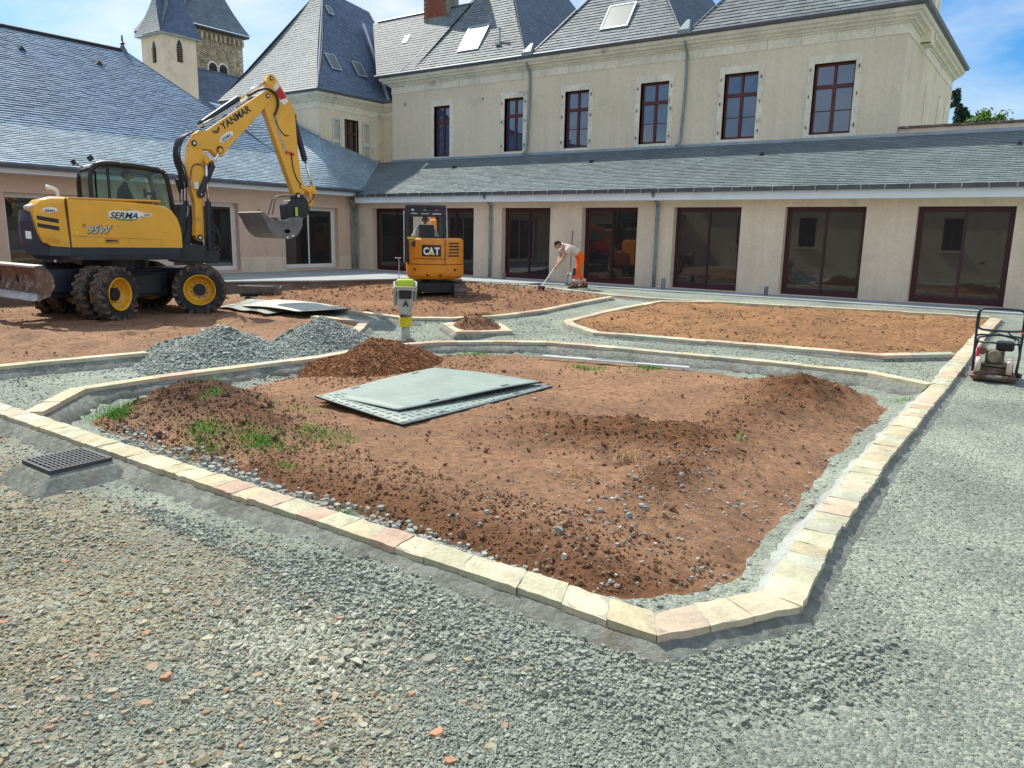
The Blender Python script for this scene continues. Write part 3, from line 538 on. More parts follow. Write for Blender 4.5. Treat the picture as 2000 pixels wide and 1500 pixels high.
heap('soil_heap', 'orange brown heap of loose soil behind the two steel sheets', -7.25, 7.1, .42, .98, M['pile_s'], (1, 1, 1), ((.28, .13, .06), (.33, .155, .072), (.22, .1, .048)), 20000, .0062, .35, .8, stretch=(.85, 1.15), mtc='clod')

# grass tufts
def grass(label, spots, n, h=.05):
    Vs = []; Fs = []; Ts = []; k = 0
    for cx, cy, sx, sy, cnt in spots:
        px_ = RNG.normal(cx, sx, cnt); py_ = RNG.normal(cy, sy, cnt); pz_ = np.maximum(np.where(inpoly(px_, py_, SOILB), big_soil(px_, py_)[0], -9), ground_z(px_, py_))
        for x, y, z in zip(px_, py_, pz_):
            a = random.uniform(0, 2*pi); hh = h*random.uniform(.5, 1.5); ln = random.uniform(.2, 1.1)*hh; wv = .004; dx, dy = cos(a), sin(a)
            Vs += [(x-dy*wv, y+dx*wv, z-.005), (x+dy*wv, y-dx*wv, z-.005), (x+dx*ln, y+dy*ln, z+hh)]; Fs.append((k, k+1, k+2)); k += 3; c = random.uniform(.7, 1.4); Ts += [(c*random.uniform(.8, 1.3), c, c)]*3
    o = npmesh('grass', Vs, Fs, M['grass'], tint=np.array(Ts)); tag(o, label, 'grass', kind='stuff')
grass('green grass growing over the dark mound at the left of the big bed', [(-7.3, 3.62, .14, .09, 500), (-7.6, 3.85, .12, .08, 260), (-7.25, 4.6, .09, .08, 160), (-6.6, 4.25, .08, .08, 120), (-5.95, 3.75, .14, .07, 260), (-5.3, 3.82, .2, .08, 500), (-5.0, 4.2, .2, .1, 260), (-5.65, 3.5, .2, .1, 260), (-6.0, 4.7, .25, .12, 120), (-4.7, 4.0, .3, .2, 80)], 0)
grass('small grass tufts on the bare soil near the aluminium straightedge', [(-5.05, 8.75, .14, .07, 220), (-4.35, 9.3, .12, .08, 220), (-6.9, 8.7, .2, .1, 200), (-4.75, 8.95, .3, .1, 60)], 0)
grass('little weeds by the front kerb and in the soil', [(-3.62, 3.24, .05, .04, 60), (-4.7, 3.6, .08, .04, 50), (-1.35, 9.7, .08, .08, 60), (-2.0, 6.2, .04, .04, 25)], 0, .04)
grass('grass at the left edge beside the cream kerb of the excavator bed', [(-10.7, 3.9, .15, .25, 300), (-10.9, 4.6, .2, .3, 120), (-10.8, 5.6, .1, .2, 90)], 0, .06)

# ================================================================== buildings
def slates(parent, BL, BR, TL, TR, e=.12, wd=.2, mt=None, thick=.012, deck=True, tvar=.16, name='slates', base=(1, 1, 1), curve=0.):
    BL, BR, TL, TR = [np.array(p, float) for p in (BL, BR, TL, TR)]
    n_ = np.cross(BR-BL, (TL+TR)/2-BL); n_ /= np.linalg.norm(n_)
    if n_[2] < 0: n_ = -n_
    ln = max(np.linalg.norm(TL-BL), np.linalg.norm(TR-BR)); mid = np.linalg.norm((TL+TR-BL-BR)/2); nr = max(2, int(mid/e)); d = (BR-BL)/np.linalg.norm(BR-BL)
    if np.linalg.norm(BR-BL) < 1e-6: d = (TR-TL)/np.linalg.norm(TR-TL)
    def sag(v): return n_*curve*(-4*v*(1-v))
    V = []; T = []
    for i in range(nr):
        v0 = i/nr; v1 = min(1, (i+1.06)/nr); L0 = BL+(TL-BL)*v0; R0 = BR+(TR-BR)*v0; L1 = BL+(TL-BL)*v1; R1 = BR+(TR-BR)*v1
        s0 = (L0-BL)@d; s1 = (R0-BL)@d; W = s1-s0
        if W < .03: continue
        off = (i % 2)*wd/2+random.uniform(-.01, .01); k0 = math.floor((s0-off)/wd); ks = np.arange(k0, math.ceil((s1-off)/wd)+1)*wd+off; ks = np.clip(ks, s0, s1); ks = np.unique(ks)
        a = (ks[:-1]-s0)/W; b = (ks[1:]-s0)/W-.004/W; a = a[:, None]; b = b[:, None]; m_ = len(a)
        th = thick*RNG.uniform(.8, 1.25, (m_, 1)); lo = RNG.uniform(-.002, .002, (m_, 1))*(TL-BL)/np.linalg.norm(TL-BL)
        p = [L0+(R0-L0)*a+lo, L0+(R0-L0)*b+lo, None, None]
        q = [L1+(R1-L1)*a, L1+(R1-L1)*b]
        s_ = sag(v0); s2 = sag(v1)
        V.append(np.stack([p[0]+s_, p[1]+s_, p[0]+n_*th+s_, p[1]+n_*th+s_, q[0]+n_*.002+s2, q[1]+n_*.002+s2], 1).reshape(-1, 3))
        T.append(np.repeat(np.array(base)*RNG.uniform(1-tvar, 1+tvar, (m_, 1)), 6, 0))
    V = np.concatenate(V); T = np.concatenate(T); k = len(V)//6
    F = (np.array([(2, 3, 5, 4), (0, 1, 3, 2)])[None]+6*np.arange(k)[:, None, None]).reshape(-1, 4)
    o = npmesh(name, V, F, mt or M['slate'], parent, tint=T); o['kind'] = 'stuff'
    if deck:
        mb = MB(); D = -n_*.02
        ns = 8 if curve else 1
        flat = abs(np.dot(n_, TL-BL)) < .02 and abs(np.dot(n_, TR-BL)) < .02; ns = max(ns, 1 if flat else 12); nc = 1 if flat else 12
        def bp_(u, v): return (BL+(BR-BL)*u)*(1-v)+(TL+(TR-TL)*u)*v+D*(1 if flat else 2.)+sag(v)
        for j in range(ns):
            for i in range(nc): a, b, c, d_ = j/ns, (j+1)/ns, i/nc, (i+1)/nc; mb.face([bp_(c, a), bp_(d_, a), bp_(d_, b), bp_(c, b)])
        mb.build('roof_deck', M['slate_deck'], parent)
    return o
def wall(mb, ax, x0, x1, z0, z1, ya, yb, holes):
    """wall slab with rectangular openings; ax 'x': runs along X with thickness ya..yb, ax 'y' the other way"""
    xs = sorted({x0, x1, *[h[0] for h in holes], *[h[1] for h in holes]})
    for a, b in zip(xs[:-1], xs[1:]):
        zs = [z0]; hh = sorted([h for h in holes if h[0] <= a+1e-6 and h[1] >= b-1e-6], key=lambda h: h[2])
        segs = []; z = z0
        for h in hh: segs.append((z, h[2])); z = h[3]
        segs.append((z, z1))
        for c, d in segs:
            if d-c > 1e-4:
                if ax == 'x': mb.box(a, b, ya, yb, c, d)
                else: mb.box(ya, yb, a, b, c, d)
def weld(o):
    w_ = o.modifiers.new('weld', 'WELD'); w_.merge_threshold = .0005; return o
def fbox(mb, ax, u0, u1, v0, v1, z0, z1):
    if ax == 'x': mb.box(u0, u1, v0, v1, z0, z1)
    else: mb.box(v0, v1, u0, u1, z0, z1)
def glazed_door(parent, ax, u0, u1, z0, z1, v, sgn, fm, gm, fr=.07, mull=.5, sill=.16, name='glazed_door'):
    """v: outer face of the frame, sgn: direction into the building"""
    a, b = sorted((v, v+sgn*.07)); fb = MB()
    fbox(fb, ax, u0, u0+fr, a, b, z0, z1); fbox(fb, ax, u1-fr, u1, a, b, z0, z1); fbox(fb, ax, u0+fr, u1-fr, a, b, z1-fr, z1); fbox(fb, ax, u0+fr, u1-fr, a, b, z0, z0+.05)
    d = fb.build(name, fm, parent, bevel=.004)
    um = u0+(u1-u0)*mull
    for (p, q, dv) in ((u0+fr, um+.03, .02), (um-.03, u1-fr, .045)):
        lb = MB(); a2, b2 = sorted((v+sgn*dv, v+sgn*(dv+.02)));
        s = .055
        fbox(lb, ax, p, p+s, a2, b2, z0+.05, z1-fr); fbox(lb, ax, q-s, q, a2, b2, z0+.05, z1-fr); fbox(lb, ax, p+s, q-s, a2, b2, z1-fr-s, z1-fr); fbox(lb, ax, p+s, q-s, a2, b2, z0+.05, z0+sill)
        lb.build('door_leaf', fm, d, bevel=.003)
        gb = MB(); a3, b3 = sorted((v+sgn*(dv+.008), v+sgn*(dv+.014))); fbox(gb, ax, p+s, q-s, a3, b3, z0+sill, z1-fr-s); gb.build('pane', gm, d)
    return d
def downpipe(parent, pts, r=.05, mt=None, brk=()):
    mb = MB(); mb.tube(pts, r, 10, 3)
    for z in brk: mb.cyl((pts[-1][0], pts[-1][1], z-.03), (pts[-1][0], pts[-1][1], z+.03), r*1.25, n=10)
    return mb.build('downpipe', mt or M['pvc_down'], parent, smooth=True)

# ---- gallery wing with the glazed doors (front plane Y = 19.7)
YF, ZF = 19.7, .38
gal = thing('gallery_wing', 'low pale gallery with a row of dark red glazed doors under a slate lean-to roof', 'building', (-8, 21, 0))
DOORS = [(-20.2, -18.25), (-17.45, -15.62), (-14.5, -12.7), (-11.6, -9.82), (-8.75, -6.9), (-5.8, -3.93), (-2.86, -.98), (.1, 1.95), (3.0, 4.85)]
mb = MB(); wall(mb, 'x', -21.1, 9, -.3, 2.95, YF, YF+.3, [(a, b, ZF, 2.53) for a, b in DOORS]); mb.box(-21.1, 9, YF+.31, YF+.32, -.3, 2.9)
mb.box(8.9, 9, YF+.3, 22.5, -.3, 4.3); weld(mb.build('wall', M['render_low'], gal))
for a, b in zip([-21.1]+[d[1] for d in DOORS], [d[0] for d in DOORS]+[9]): mb = MB(); mb.box(a+.012, b-.012, YF-.012, YF-.001, -.2, .86); mb.build('plinth', M['render_low'], gal, bevel=.006)
for i, (a, b) in enumerate(DOORS):
    glazed_door(gal, 'x', a, b, ZF, 2.53, YF+.2, 1, M['frame_red'], M['glass_door'], mull=.5)
mb = MB(); mb.box(-20.7, 9, 19.33, 19.37, 2.70, 2.93); mb.box(-20.7, 9, 19.372, 19.7, 2.70, 2.73); mb.build('fascia', M['fascia'], gal, bevel=.004)
mb = MB()
gp = [(a_, b_+.045) for a_, b_ in [(19.2, 2.94), (19.22, 2.86), (19.29, 2.85), (19.33, 2.905), (19.36, 2.97), (19.35, 2.98), (19.32, 2.93), (19.28, 2.88), (19.235, 2.88), (19.22, 2.94)]]
mb.prism(gp, 'x', -20.72, 9); mb.build('gutter', M['zinc_dark'], gal, smooth=False)
for i in range(58):
    x = -20.5+i*.5; mb = MB(); mb.box(x-.014, x+.014, 19.185, 19.4, 2.985, 2.995); mb.box(x-.014, x+.014, 19.18, 19.192, 2.89, 2.985); mb.box(x-.014, x+.014, 19.18, 19.3, 2.883, 2.891); mb.build('gutter_hook', M['zinc'], gal)
slates(gal, (-20.9, 19.27, 2.985), (9, 19.27, 2.985), (-22.6, 22.48, 4.40), (9, 22.48, 4.40), e=.118, wd=.21, base=(1.02, 1.08, 1.04), tvar=.08, thick=.02)
mb = MB(); mb.box(-21.9, 9, 22.44, 22.497, 4.39, 4.47); mb.build('flashing', M['zinc'], gal)
for x in (-17.93, -12.39, -7.08, -1.19):
    mb = MB(); z = 3.93; mb.raw([(x-.11, 21.42, z-.05), (x+.11, 21.42, z-.05), (x, 21.42, z+.12), (x, 21.85, z+.13), (x-.12, 21.8, z+.1), (x+.12, 21.8, z+.1)], [(0, 1, 2), (0, 2, 3, 4), (1, 5, 3, 2)]); mb.build('roof_vent', M['black'], gal)
for x in (-14.9, -9.2):
    downpipe(gal, [(x, 19.28, 2.86), (x, 19.4, 2.76), (x, 19.6, 2.62), (x, 19.63, 2.4), (x, 19.63, .36)], .045, brk=(2.2, .95))
downpipe(gal, [(-20.85, 19.3, 2.8), (-20.9, 19.5, 2.55), (-20.93, 19.62, 2.35), (-20.93, 19.62, .42)], .045, brk=(2.0, .9))
def bird(x, z, s, flip=1):
    P = [(-.5, -.25), (-.42, .02), (-.22, .2), (0, .22), (.12, .32), (.35, .38), (.52, .33), (.3, .28), (.18, .18), (.2, .05), (.3, -.05), (.28, -.14), (.12, -.08), (-.08, .0), (-.25, .03), (-.38, -.06)]
    mb = MB(); mb.prism([(x+a*s*flip, z+b*s) for a, b in P], 'y', YF+.246, YF+.249); mb.build('bird_sticker', M['black'], gal)
bird(-1.5, 1.3, .17); bird(-5.2, 1.93, .12)
# paved strip and platform
mb = MB(); mb.box(-12.3, 9, 18.6, YF+.25, .2, .365); tag(mb.build('pavement', M['concrete'], bevel=.01), kind='structure')
mb = MB(); mb.prism([(-12.3, 19.9), (-12.3, 18.0), (-16.0, 17.3), (-16.05, 17.0), (-16.85, 14.3), (-17.85, 12.4), (-18.2, 10.5), (-18.4, -2), (-21.6, -2), (-21.6, 19.9)][::-1], 'z', -.2, .33); tag(mb.build('platform_riser', M['riser']), kind='structure')
mb = MB(); mb.prism([(-12.28, 19.9), (-12.28, 17.97), (-15.95, 17.27), (-16.0, 16.97), (-16.8, 14.27), (-17.8, 12.37), (-18.15, 10.5), (-18.35, -2), (-21.6, -2), (-21.6, 19.9)][::-1], 'z', .331, .372); tag(mb.build('platform', M['concrete'], bevel=.008), kind='structure')
mb = MB(); mb.tube([(-17.6, 13.2, .1), (-16.9, 14.9, .12), (-16.1, 17.2, .16), (-14.5, 17.75, .2), (-12.5, 18.0, .26)], .05, 4, 2); tag(mb.build('kerb_line', M['mortar_light']), kind='structure')
for x, y, h, r in ((-11.3, 18.75, .27, .055), (-8.6, 18.95, .3, .055), (-5.95, 19.2, .22, .05), (-14.0, 19.2, .2, .05)):
    mb = MB(); mb.lathe([(0, h-.02), (r-.01, h-.02), (r-.01, h), (r, h), (r, 0)], (x, y, .36), (0, 0, 1), 14)
    lab = {(-11.3): 'short grey pipe stub in the paving behind the sweeping worker', (-8.6): 'grey pipe stub beside the green downpipe pillar', (-5.95): 'low grey pipe stub at the foot of the stained pillar', (-14.0): 'grey pipe stub near the small digger'}[x]
    tag(mb.build('pipe_stub', M['pipe_grey'], smooth=False), lab, 'pipe', 'grey pipe stubs along the gallery wall')

# ---- upper main house (front plane Y = 22.5)
YU = 22.5; X0, X1 = -21.9, -3.95
hs_ = thing('main_house', 'long cream rendered house with tall windows and steep slate pavilion roofs', 'building', (-13, 26, 0))
WIN = [(-19.76, -19.0, 4.5, 6.3), (-16.52, -15.72, 4.55, 6.32), (-14.05, -13.15, 4.55, 6.34), (-11.32, -10.38, 4.55, 6.35), (-8.66, -7.68, 4.55, 6.36), (-6.17, -5.12, 4.55, 6.38)]
mb = MB(); wall(mb, 'x', X0, X1, 0, 7.0, YU, YU+.3, WIN); mb.box(X1-.3, X1, YU+.3, 31.5, 0, 7.0); mb.box(X0, X0+.3, YU+.3, 31.5, 0, 7.0); mb.box(X0+.3, X1-.3, YU+.32, YU+.33, 0, 7)
weld(mb.build('wall', M['render_up'], hs_))
for i, (a, b, z0, z1) in enumerate(WIN):
    s = .16; mb = MB(); y0, y1 = YU-.025, YU-.001
    mb.box(a-s, a, y0, YU+.2, z0-.1, z1+.2); mb.box(b, b+s, y0, YU+.2, z0-.1, z1+.2); mb.box(a-.0, b+.0, y0, YU+.2, z1, z1+.2); mb.box(a, b, y0-.02, YU+.2, z0-.12, z0); sr = mb.build('window_surround', M['stone_trim'], hs_, bevel=.006)
    for hx in (a-.09, b+.09):
        for hz in (z0+.2, z0+1., z1-.15):
            if i: mb = MB(); mb.box(hx-.012, hx+.012, y0-.035, y0, hz-.04, hz+.04); mb.build('shutter_hinge', M['rust'], sr)
    fb = MB(); y0 = YU+.12; f = .06; zt = z0+(z1-z0)*.68; xm = (a+b)/2
    fb.box(a, a+f, y0, y0+.06, z0, z1); fb.box(b-f, b, y0, y0+.06, z0, z1); fb.box(a+f, b-f, y0, y0+.06, z1-f, z1); fb.box(a+f, b-f, y0, y0+.06, z0, z0+f+.02)
    fb.box(a+f, b-f, y0-.012, y0+.05, zt-.05, zt+.05); fb.box(xm-.045, xm+.045, y0-.006, y0+.05, z0+f+.02, zt-.05); fb.box(xm-.035, xm+.035, y0-.006, y0+.05, zt+.05, z1-f)
    zb = z0+(zt-z0)*.5; fb.box(a+f, xm-.045, y0+.01, y0+.04, zb-.012, zb+.012); fb.box(xm+.045, b-f, y0+.01, y0+.04, zb-.012, zb+.012)
    wd = fb.build('window', M['frame_brown'], hs_, bevel=.004)
    for (p, q) in ((a+f, xm-.045), (xm+.045, b-f)):
        for (r, t_) in ((z0+f+.02, zb-.012), (zb+.012, zt-.05), (zt+.05, z1-f)):
            g_ = MB(); yy = y0+.03+random.uniform(-.002, .002); g_.face([(p, yy+random.uniform(0, .002), r), (q, yy, r), (q, yy+random.uniform(0, .003), t_), (p, yy, t_)]); g_.build('pane', M['glass_up'], wd)
# cornice: profile swept round front and right side
def sweep_l(prof, path, name, mt, parent):
    v = []; f = []; n = len(prof)
    P = [Vector(p) for p in path]
    for i, p in enumerate(P):
        for o, z in prof:
            d0 = (p-P[i-1]).normalized() if i else (P[1]-p).normalized(); d1 = (P[i+1]-p).normalized() if i < len(P)-1 else d0
            n0 = Vector((d0.y, -d0.x)); n1 = Vector((d1.y, -d1.x)); b = (n0+n1); b = b/(b.dot(n0)) if b.length > 1e-6 else n0
            v.append((p.x+b.x*o, p.y+b.y*o, z))
    for i in range(len(P)-1):
        for j in range(n): q = i*n+j; q2 = i*n+(j+1) % n; f.append((q, q2, q2+n, q+n))
    f += [tuple(range(n)), tuple(range((len(P)-1)*n, len(P)*n))[::-1]]
    mb = MB(); mb.raw(v, f); return mb.build(name, mt, parent)
front = [(X0-.0, YU+1.2), (X0-.0, YU), (X1, YU), (X1, 31.3)]
cp = [(0, 6.9), (.02, 6.9), (.02, 7.14), (.06, 7.15), (.06, 7.19), (.12, 7.2), (.15, 7.25), (.25, 7.28), (.27, 7.33), (.34, 7.36), (.36, 7.42), (.36, 7.45), (0, 7.45)]
sweep_l([(o, z-.0) for o, z in cp], [(-21.9, 23.6), (-21.9, 22.5), (-3.95, 22.5), (-3.95, 31.3)], 'cornice', M['stone_trim'], hs_)
for x in np.arange(-21.3, -4.2, .92):
    mb = MB(); mb.box(x-.004, x+.004, YU-.0215, YU-.02, 6.905, 7.135); mb.build('frieze_joint', M['joint'], hs_)
sweep_l([(.3, 7.452), (.46, 7.47), (.49, 7.53), (.47, 7.56), (.44, 7.5), (.3, 7.49)], [(-21.9, 23.6), (-21.9, 22.5), (-3.95, 22.5), (-3.95, 31.3)], 'gutter', M['zinc_dark'], hs_)
# hipped pavilion roofs: eaves z 7.5 at Y 22.05, slope 1.4, ridges run back along Y
K = 1.4; YE = 22.08; ZE = 7.52
def hip_roof(parent, xa, xb, ya, yb, ze, k, e=.13, wd=.2, faces='flr', flare=.07):
    h = (xb-xa)/2; xm = (xa+xb)/2; zt = ze+k*h; A, B, C_, D = (xa, ya, ze), (xb, ya, ze), (xb, yb, ze), (xa, yb, ze); R1 = (xm, ya+h, zt); R2 = (xm, yb-h, zt)
    if yb-ya < 2*h: R2 = R1
    if 'f' in faces: slates(parent, A, B, R1, R1, e, wd, curve=flare, thick=.02, tvar=.2)
    if 'r' in faces: slates(parent, B, C_, R1, R2, e, wd, curve=flare, base=(.55, .66, .9))  # shade on the right-hand faces is put into the slate tint
    if 'l' in faces: slates(parent, D, A, R2, R1, e, wd, curve=flare)
    if 'b' in faces: slates(parent, C_, D, R2, R2, e, wd, curve=flare)
    mb = MB()
    nrm = lambda p: Vector(p)+Vector((0, 0, .015))
    for p, q in ((A, R1), (B, R1)):
        P = [Vector(p).lerp(Vector(q), t)-Vector((0, -1, .0)).normalized()*0+Vector((0, 0, -flare*1.1*4*t*(1-t)*.55+.02)) for t in (0, .25, .5, .75, 1)]; mb.tube(P, .016, 6, 2)
    mb.tube([nrm(R1), nrm(R2)] if R1 != R2 else [nrm(R1), nrm((R1[0], R1[1]+.2, R1[2]))], .03, 6, 1); mb.build('hip_flashing', M['zinc_dark'], parent)
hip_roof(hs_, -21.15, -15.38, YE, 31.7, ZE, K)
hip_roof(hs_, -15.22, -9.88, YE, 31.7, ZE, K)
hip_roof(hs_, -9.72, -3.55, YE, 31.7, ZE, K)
# low link roof at the left with its own ridge, running to the corner pavilion
slates(hs_, (-22.3, YE, ZE), (-20.5, YE, ZE), (-24.3, 23.9, ZE+K*1.82), (-19.2, 23.9, ZE+K*1.82), .13, .2)
mb = MB(); mb.tube([(-24, 23.9, 10.08), (-19.2, 23.9, 10.08)], .05, 6, 1); mb.face([(-24, 23.95, 10.05), (-19, 23.95, 10.05), (-19, 26, 7.5), (-24, 26, 7.5)]); mb.build('ridge', M['zinc_dark'], hs_)
for x in (-15.3, -9.8):   # valley box outlets
    mb = MB(); mb.raw([(x-.22, 22.0, 7.5), (x+.22, 22.0, 7.5), (x+.05, 22.3, 7.95), (x-.05, 22.3, 7.95), (x-.16, 21.98, 7.62), (x+.16, 21.98, 7.62)], [(0, 1, 5, 4), (4, 5, 2, 3), (0, 4, 3), (1, 2, 5)]); mb.build('valley_outlet', M['pvc_down'], hs_)
    mb = MB(); mb.box(x-.08, x+.08, 22.1, 31, 7.5, 7.53); mb.build('valley', M['zinc'], hs_)
for x, zt in ((-15.43, 7.4), (-9.83, 7.4)):
    downpipe(hs_, [(x, 22.15, 7.5), (x, 22.3, 7.2), (x, 22.42, 6.95), (x, 22.43, 6.0), (x-.03, 22.42, 5.2), (x-.05, 22.42, 4.75), (x-.05, 22.38, 4.55), (x-.1, 22.25, 4.42)], .042, brk=())
for x, z in ((-21.2, 6.5), (-17.48, 6.4)):
    mb = MB(); mb.box(x-.07, x+.07, YU-.015, YU-.002, z-.08, z+.08); f_ = mb.build('wall_vent', M['stone_trim'], hs_); mb = MB(); mb.box(x-.045, x+.045, YU-.02, YU-.016, z-.05, z+.05); mb.build('vent_grille', M['joint'], f_)
# skylights on the front slopes: point on slope for (x, y)
def skylight(parent, xa, xb, ya, yb, P0, slope, ax='y', lift=.06):
    """P0 = (coordinate, z) where the slope starts; slope dz per metre; ax: axis along which the roof rises (sign in slope)"""
    def pt(u, v, h): # u along eaves, v rising coordinate
        z = P0[1]+slope*(v-P0[0]); n = Vector((0, -slope, 1)).normalized() if ax == 'y' else Vector((-slope, 0, 1)).normalized(); p = Vector((u, v, z)) if ax == 'y' else Vector((v, u, z)); return p+n*h
    mb = MB(); c = [(xa, ya), (xb, ya), (xb, yb), (xa, yb)]; fw_ = .055; t = lift
    def ring(c, h): return [pt(u, v, h) for u, v in c]
    sv = 1 if yb > ya else -1; fv = fw_/sqrt(1+slope*slope)
    ci = [(xa+fw_, ya+sv*fv), (xb-fw_, ya+sv*fv), (xb-fw_, yb-sv*fv), (xa+fw_, yb-sv*fv)]
    v = ring(c, -.03)+ring(c, t)+ring(ci, t)+ring(ci, t-.02); f = []
    for i in range(4): j = (i+1) % 4; f += [(i, j, 4+j, 4+i), (4+i, 4+j, 8+j, 8+i), (8+i, 8+j, 12+j, 12+i)]
    mb.raw(v, f); s_ = mb.build('skylight', M['zinc'], parent); g_ = MB(); g_.face(ring(ci, t-.012)); g_.build('pane', M['glass_sky'], s_)
skylight(hs_, -18.66, -17.72, 22.48, 23.17, (YE, ZE), K, lift=.02)
skylight(hs_, -12.85, -11.88, 22.48, 23.08, (YE, ZE), K, lift=.02)
skylight(hs_, -21.86, -21.6, 23.02, 23.25, (YE, ZE), K, lift=.03)
mb = MB(); mb.cyl((-16.85, 22.6, 8.2), (-16.85, 22.6, 8.65), .035, n=8); mb.cyl((-16.85, 22.6, 8.63), (-16.85, 22.6, 8.68), .055, n=8); mb.box(-16.95, -16.75, 22.45, 22.62, 8.1, 8.16); mb.build('vent_pipe', M['zinc'], hs_)
# brick chimney on the link ridge: every brick that shows
ch = MB(); ch.box(-21.2, -20.1, 23.55, 24.3, 9.4, 12.2); cho = ch.build('chimney', M['mortar'], hs_)
for r in range(30):
    z = 9.75+r*.078
    for cx in np.arange(-21.2+(r % 2)*.12, -20.1, .24):
        a = max(cx, -21.215)+.006; b = min(cx+.228, -20.085)
        if b-a > .04: q = MB(); q.box(a, b, 23.535, 23.56, z, z+.066); q.build('brick', M['brick'], cho)
mb = MB()
for (cx, dz) in ((-4.55, 0),): 
    mb.box(-4.35, -3.7, 24.2, 25.0, 7.0, 13.0); mb.box(-4.4, -3.66, 24.17, 24.35, 7.0, 13.0); mb.box(-4.37, -3.66, 24.8, 25.05, 7.2, 13.0)
mb.build('chimney', M['stone_trim'], hs_, bevel=.01)
for y in (26.4, 29.0, 30.6):  # blind arched niches on the right gable wall
    a, b = y-.42, y+.42; zt = 5.95; pts = [(a, 3.9), (b, 3.9), (b, zt)]+[(y+.42*cos(t), zt+.42*sin(t)) for t in np.linspace(.2, pi-.2, 7)]+[(a, zt)]
    mb = MB(); mb.prism(pts, 'x', X1+.002, X1+.03); nn = mb.build('niche_surround', M['stone_trim'], hs_); mb = MB(); mb.prism([(y+(p-y)*.62, 3.9+(q-3.9)*.9) for p, q in pts], 'x', X1+.031, X1+.034); mb.build('niche', M['render_low'], nn)

# ---- wall behind the lean-to at the right
pw = thing('boundary_wall', 'low rendered wall with dark coping rising behind the lean-to roof at the right', 'wall', (0, 22.7, 0))
mb = MB(); mb.box(-3.93, 9, 22.5, 22.75, 0, 4.58); mb.build('wall', M['render_low'], pw)
mb = MB(); mb.box(-3.93, 9, 22.44, 22.8, 4.585, 4.64); mb.build('coping', M['rust'], pw, bevel=.01)

# ---- left wing (wall plane X = -21.1)
XL = -21.1; lw = thing('left_wing', 'long single storey wing with a large slate roof and white framed glazed doors', 'building', (-25, 6, 0))
LD = [(16.6, 18.9), (12.6, 14.85), (8.3, 10.6), (4.2, 6.6), (0, 2.4), (-4.5, -2)]
mb = MB(); wall(mb, 'y', -8, 19.72, -.3, 3.1, XL-.3, XL, [(a, b, .46, 2.5) for a, b in LD]); mb.box(XL-.34, XL-.33, -8, 19.7, -.3, 3.0); weld(mb.build('wall', M['render_pink'], lw))
for a, b in zip([-8]+[d[1] for d in LD[::-1]], [d[0] for d in LD[::-1]]+[19.68]): mb = MB(); mb.box(XL, XL+.012, a+.012, b-.012, .3, .85); mb.build('plinth', M['render_low'], lw, bevel=.005)
for a, b in LD: glazed_door(lw, 'y', a, b, .46, 2.5, XL-.2, -1, M['frame_white'], M['glass_door'], fr=.06, sill=.12)
mb = MB(); mb.cyl((XL, 15.6, 2.3), (XL+.03, 15.6, 2.3), .05, n=10); mb.build('wall_vent', M['joint'], lw)
XG = -20.6
mb = MB(); mb.box(XG-.04, XG, -8, 19.4, 2.93, 3.09); mb.box(XL, XG-.041, -8, 19.4, 2.93, 2.96); mb.build('fascia', M['fascia'], lw, bevel=.004)
mb = MB(); mb.prism([(XG+.17, 3.12), (XG+.15, 3.05), (XG+.08, 3.04), (XG+.03, 3.09), (XG, 3.16), (XG+.01, 3.17), (XG+.05, 3.12), (XG+.09, 3.07), (XG+.135, 3.07), (XG+.15, 3.12)], 'y', -8, 19.55); mb.build('gutter', M['zinc_dark'], lw)
s1, s2 = .46, .7; XB = -23.2; ZB = 3.15+s1*(XG-XB); XR = -28.2; ZR = ZB+s2*(XB-XR)
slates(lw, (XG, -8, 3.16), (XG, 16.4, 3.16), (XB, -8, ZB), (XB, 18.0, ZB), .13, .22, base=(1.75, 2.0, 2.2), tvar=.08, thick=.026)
slates(lw, (XB, -8, ZB), (XB, 18.03, ZB), (XR, -8, ZR), (XR, 15.45, ZR), .13, .22, base=(1.15, 1.5, 2.0), tvar=.07, thick=.034, curve=0)  # steeper slope's dimmer blue light is painted in by a darker tint
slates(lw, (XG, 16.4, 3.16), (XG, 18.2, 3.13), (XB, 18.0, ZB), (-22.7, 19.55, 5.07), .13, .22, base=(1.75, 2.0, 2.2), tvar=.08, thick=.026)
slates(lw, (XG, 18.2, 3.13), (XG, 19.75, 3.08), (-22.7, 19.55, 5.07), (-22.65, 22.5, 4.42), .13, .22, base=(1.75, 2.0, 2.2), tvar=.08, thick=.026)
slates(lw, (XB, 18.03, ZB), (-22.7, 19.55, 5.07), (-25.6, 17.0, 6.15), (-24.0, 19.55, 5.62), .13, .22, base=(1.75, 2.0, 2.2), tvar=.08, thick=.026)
mb = MB(); mb.face([(XR, -8, ZR), (XR, 15.45, ZR), (XR-7, 18, ZR-5.5), (XR-7, -8, ZR-5.5)]); mb.build('rear_slope', M['slate_deck'], lw)
for i in range(48):
    y = -8+i*.49
    if y < 15.2: mb = MB(); mb.prism([(XR-.14, ZR-.06), (XR-.08, ZR+.05), (XR, ZR+.085), (XR+.08, ZR+.05), (XR+.14, ZR-.06)], 'y', y, y+.47+.0); mb.build('ridge_tile', M['slate'], lw)
mb = MB(); mb.lathe([(.0, .55), (.03, .5), (.04, .3), (.1, .26), (.05, .2), (.12, .05), (.2, -.1)], (XR, 15.43, ZR), (0, 0, 1), 8); mb.build('finial', M['zinc_dark'], lw)
mb = MB(); mb.tube([(XR, 15.45, ZR+.02), (XB, 18.03, ZB+.02)], .03, 5, 1); mb.build('hip_flashing', M['zinc_dark'], lw)
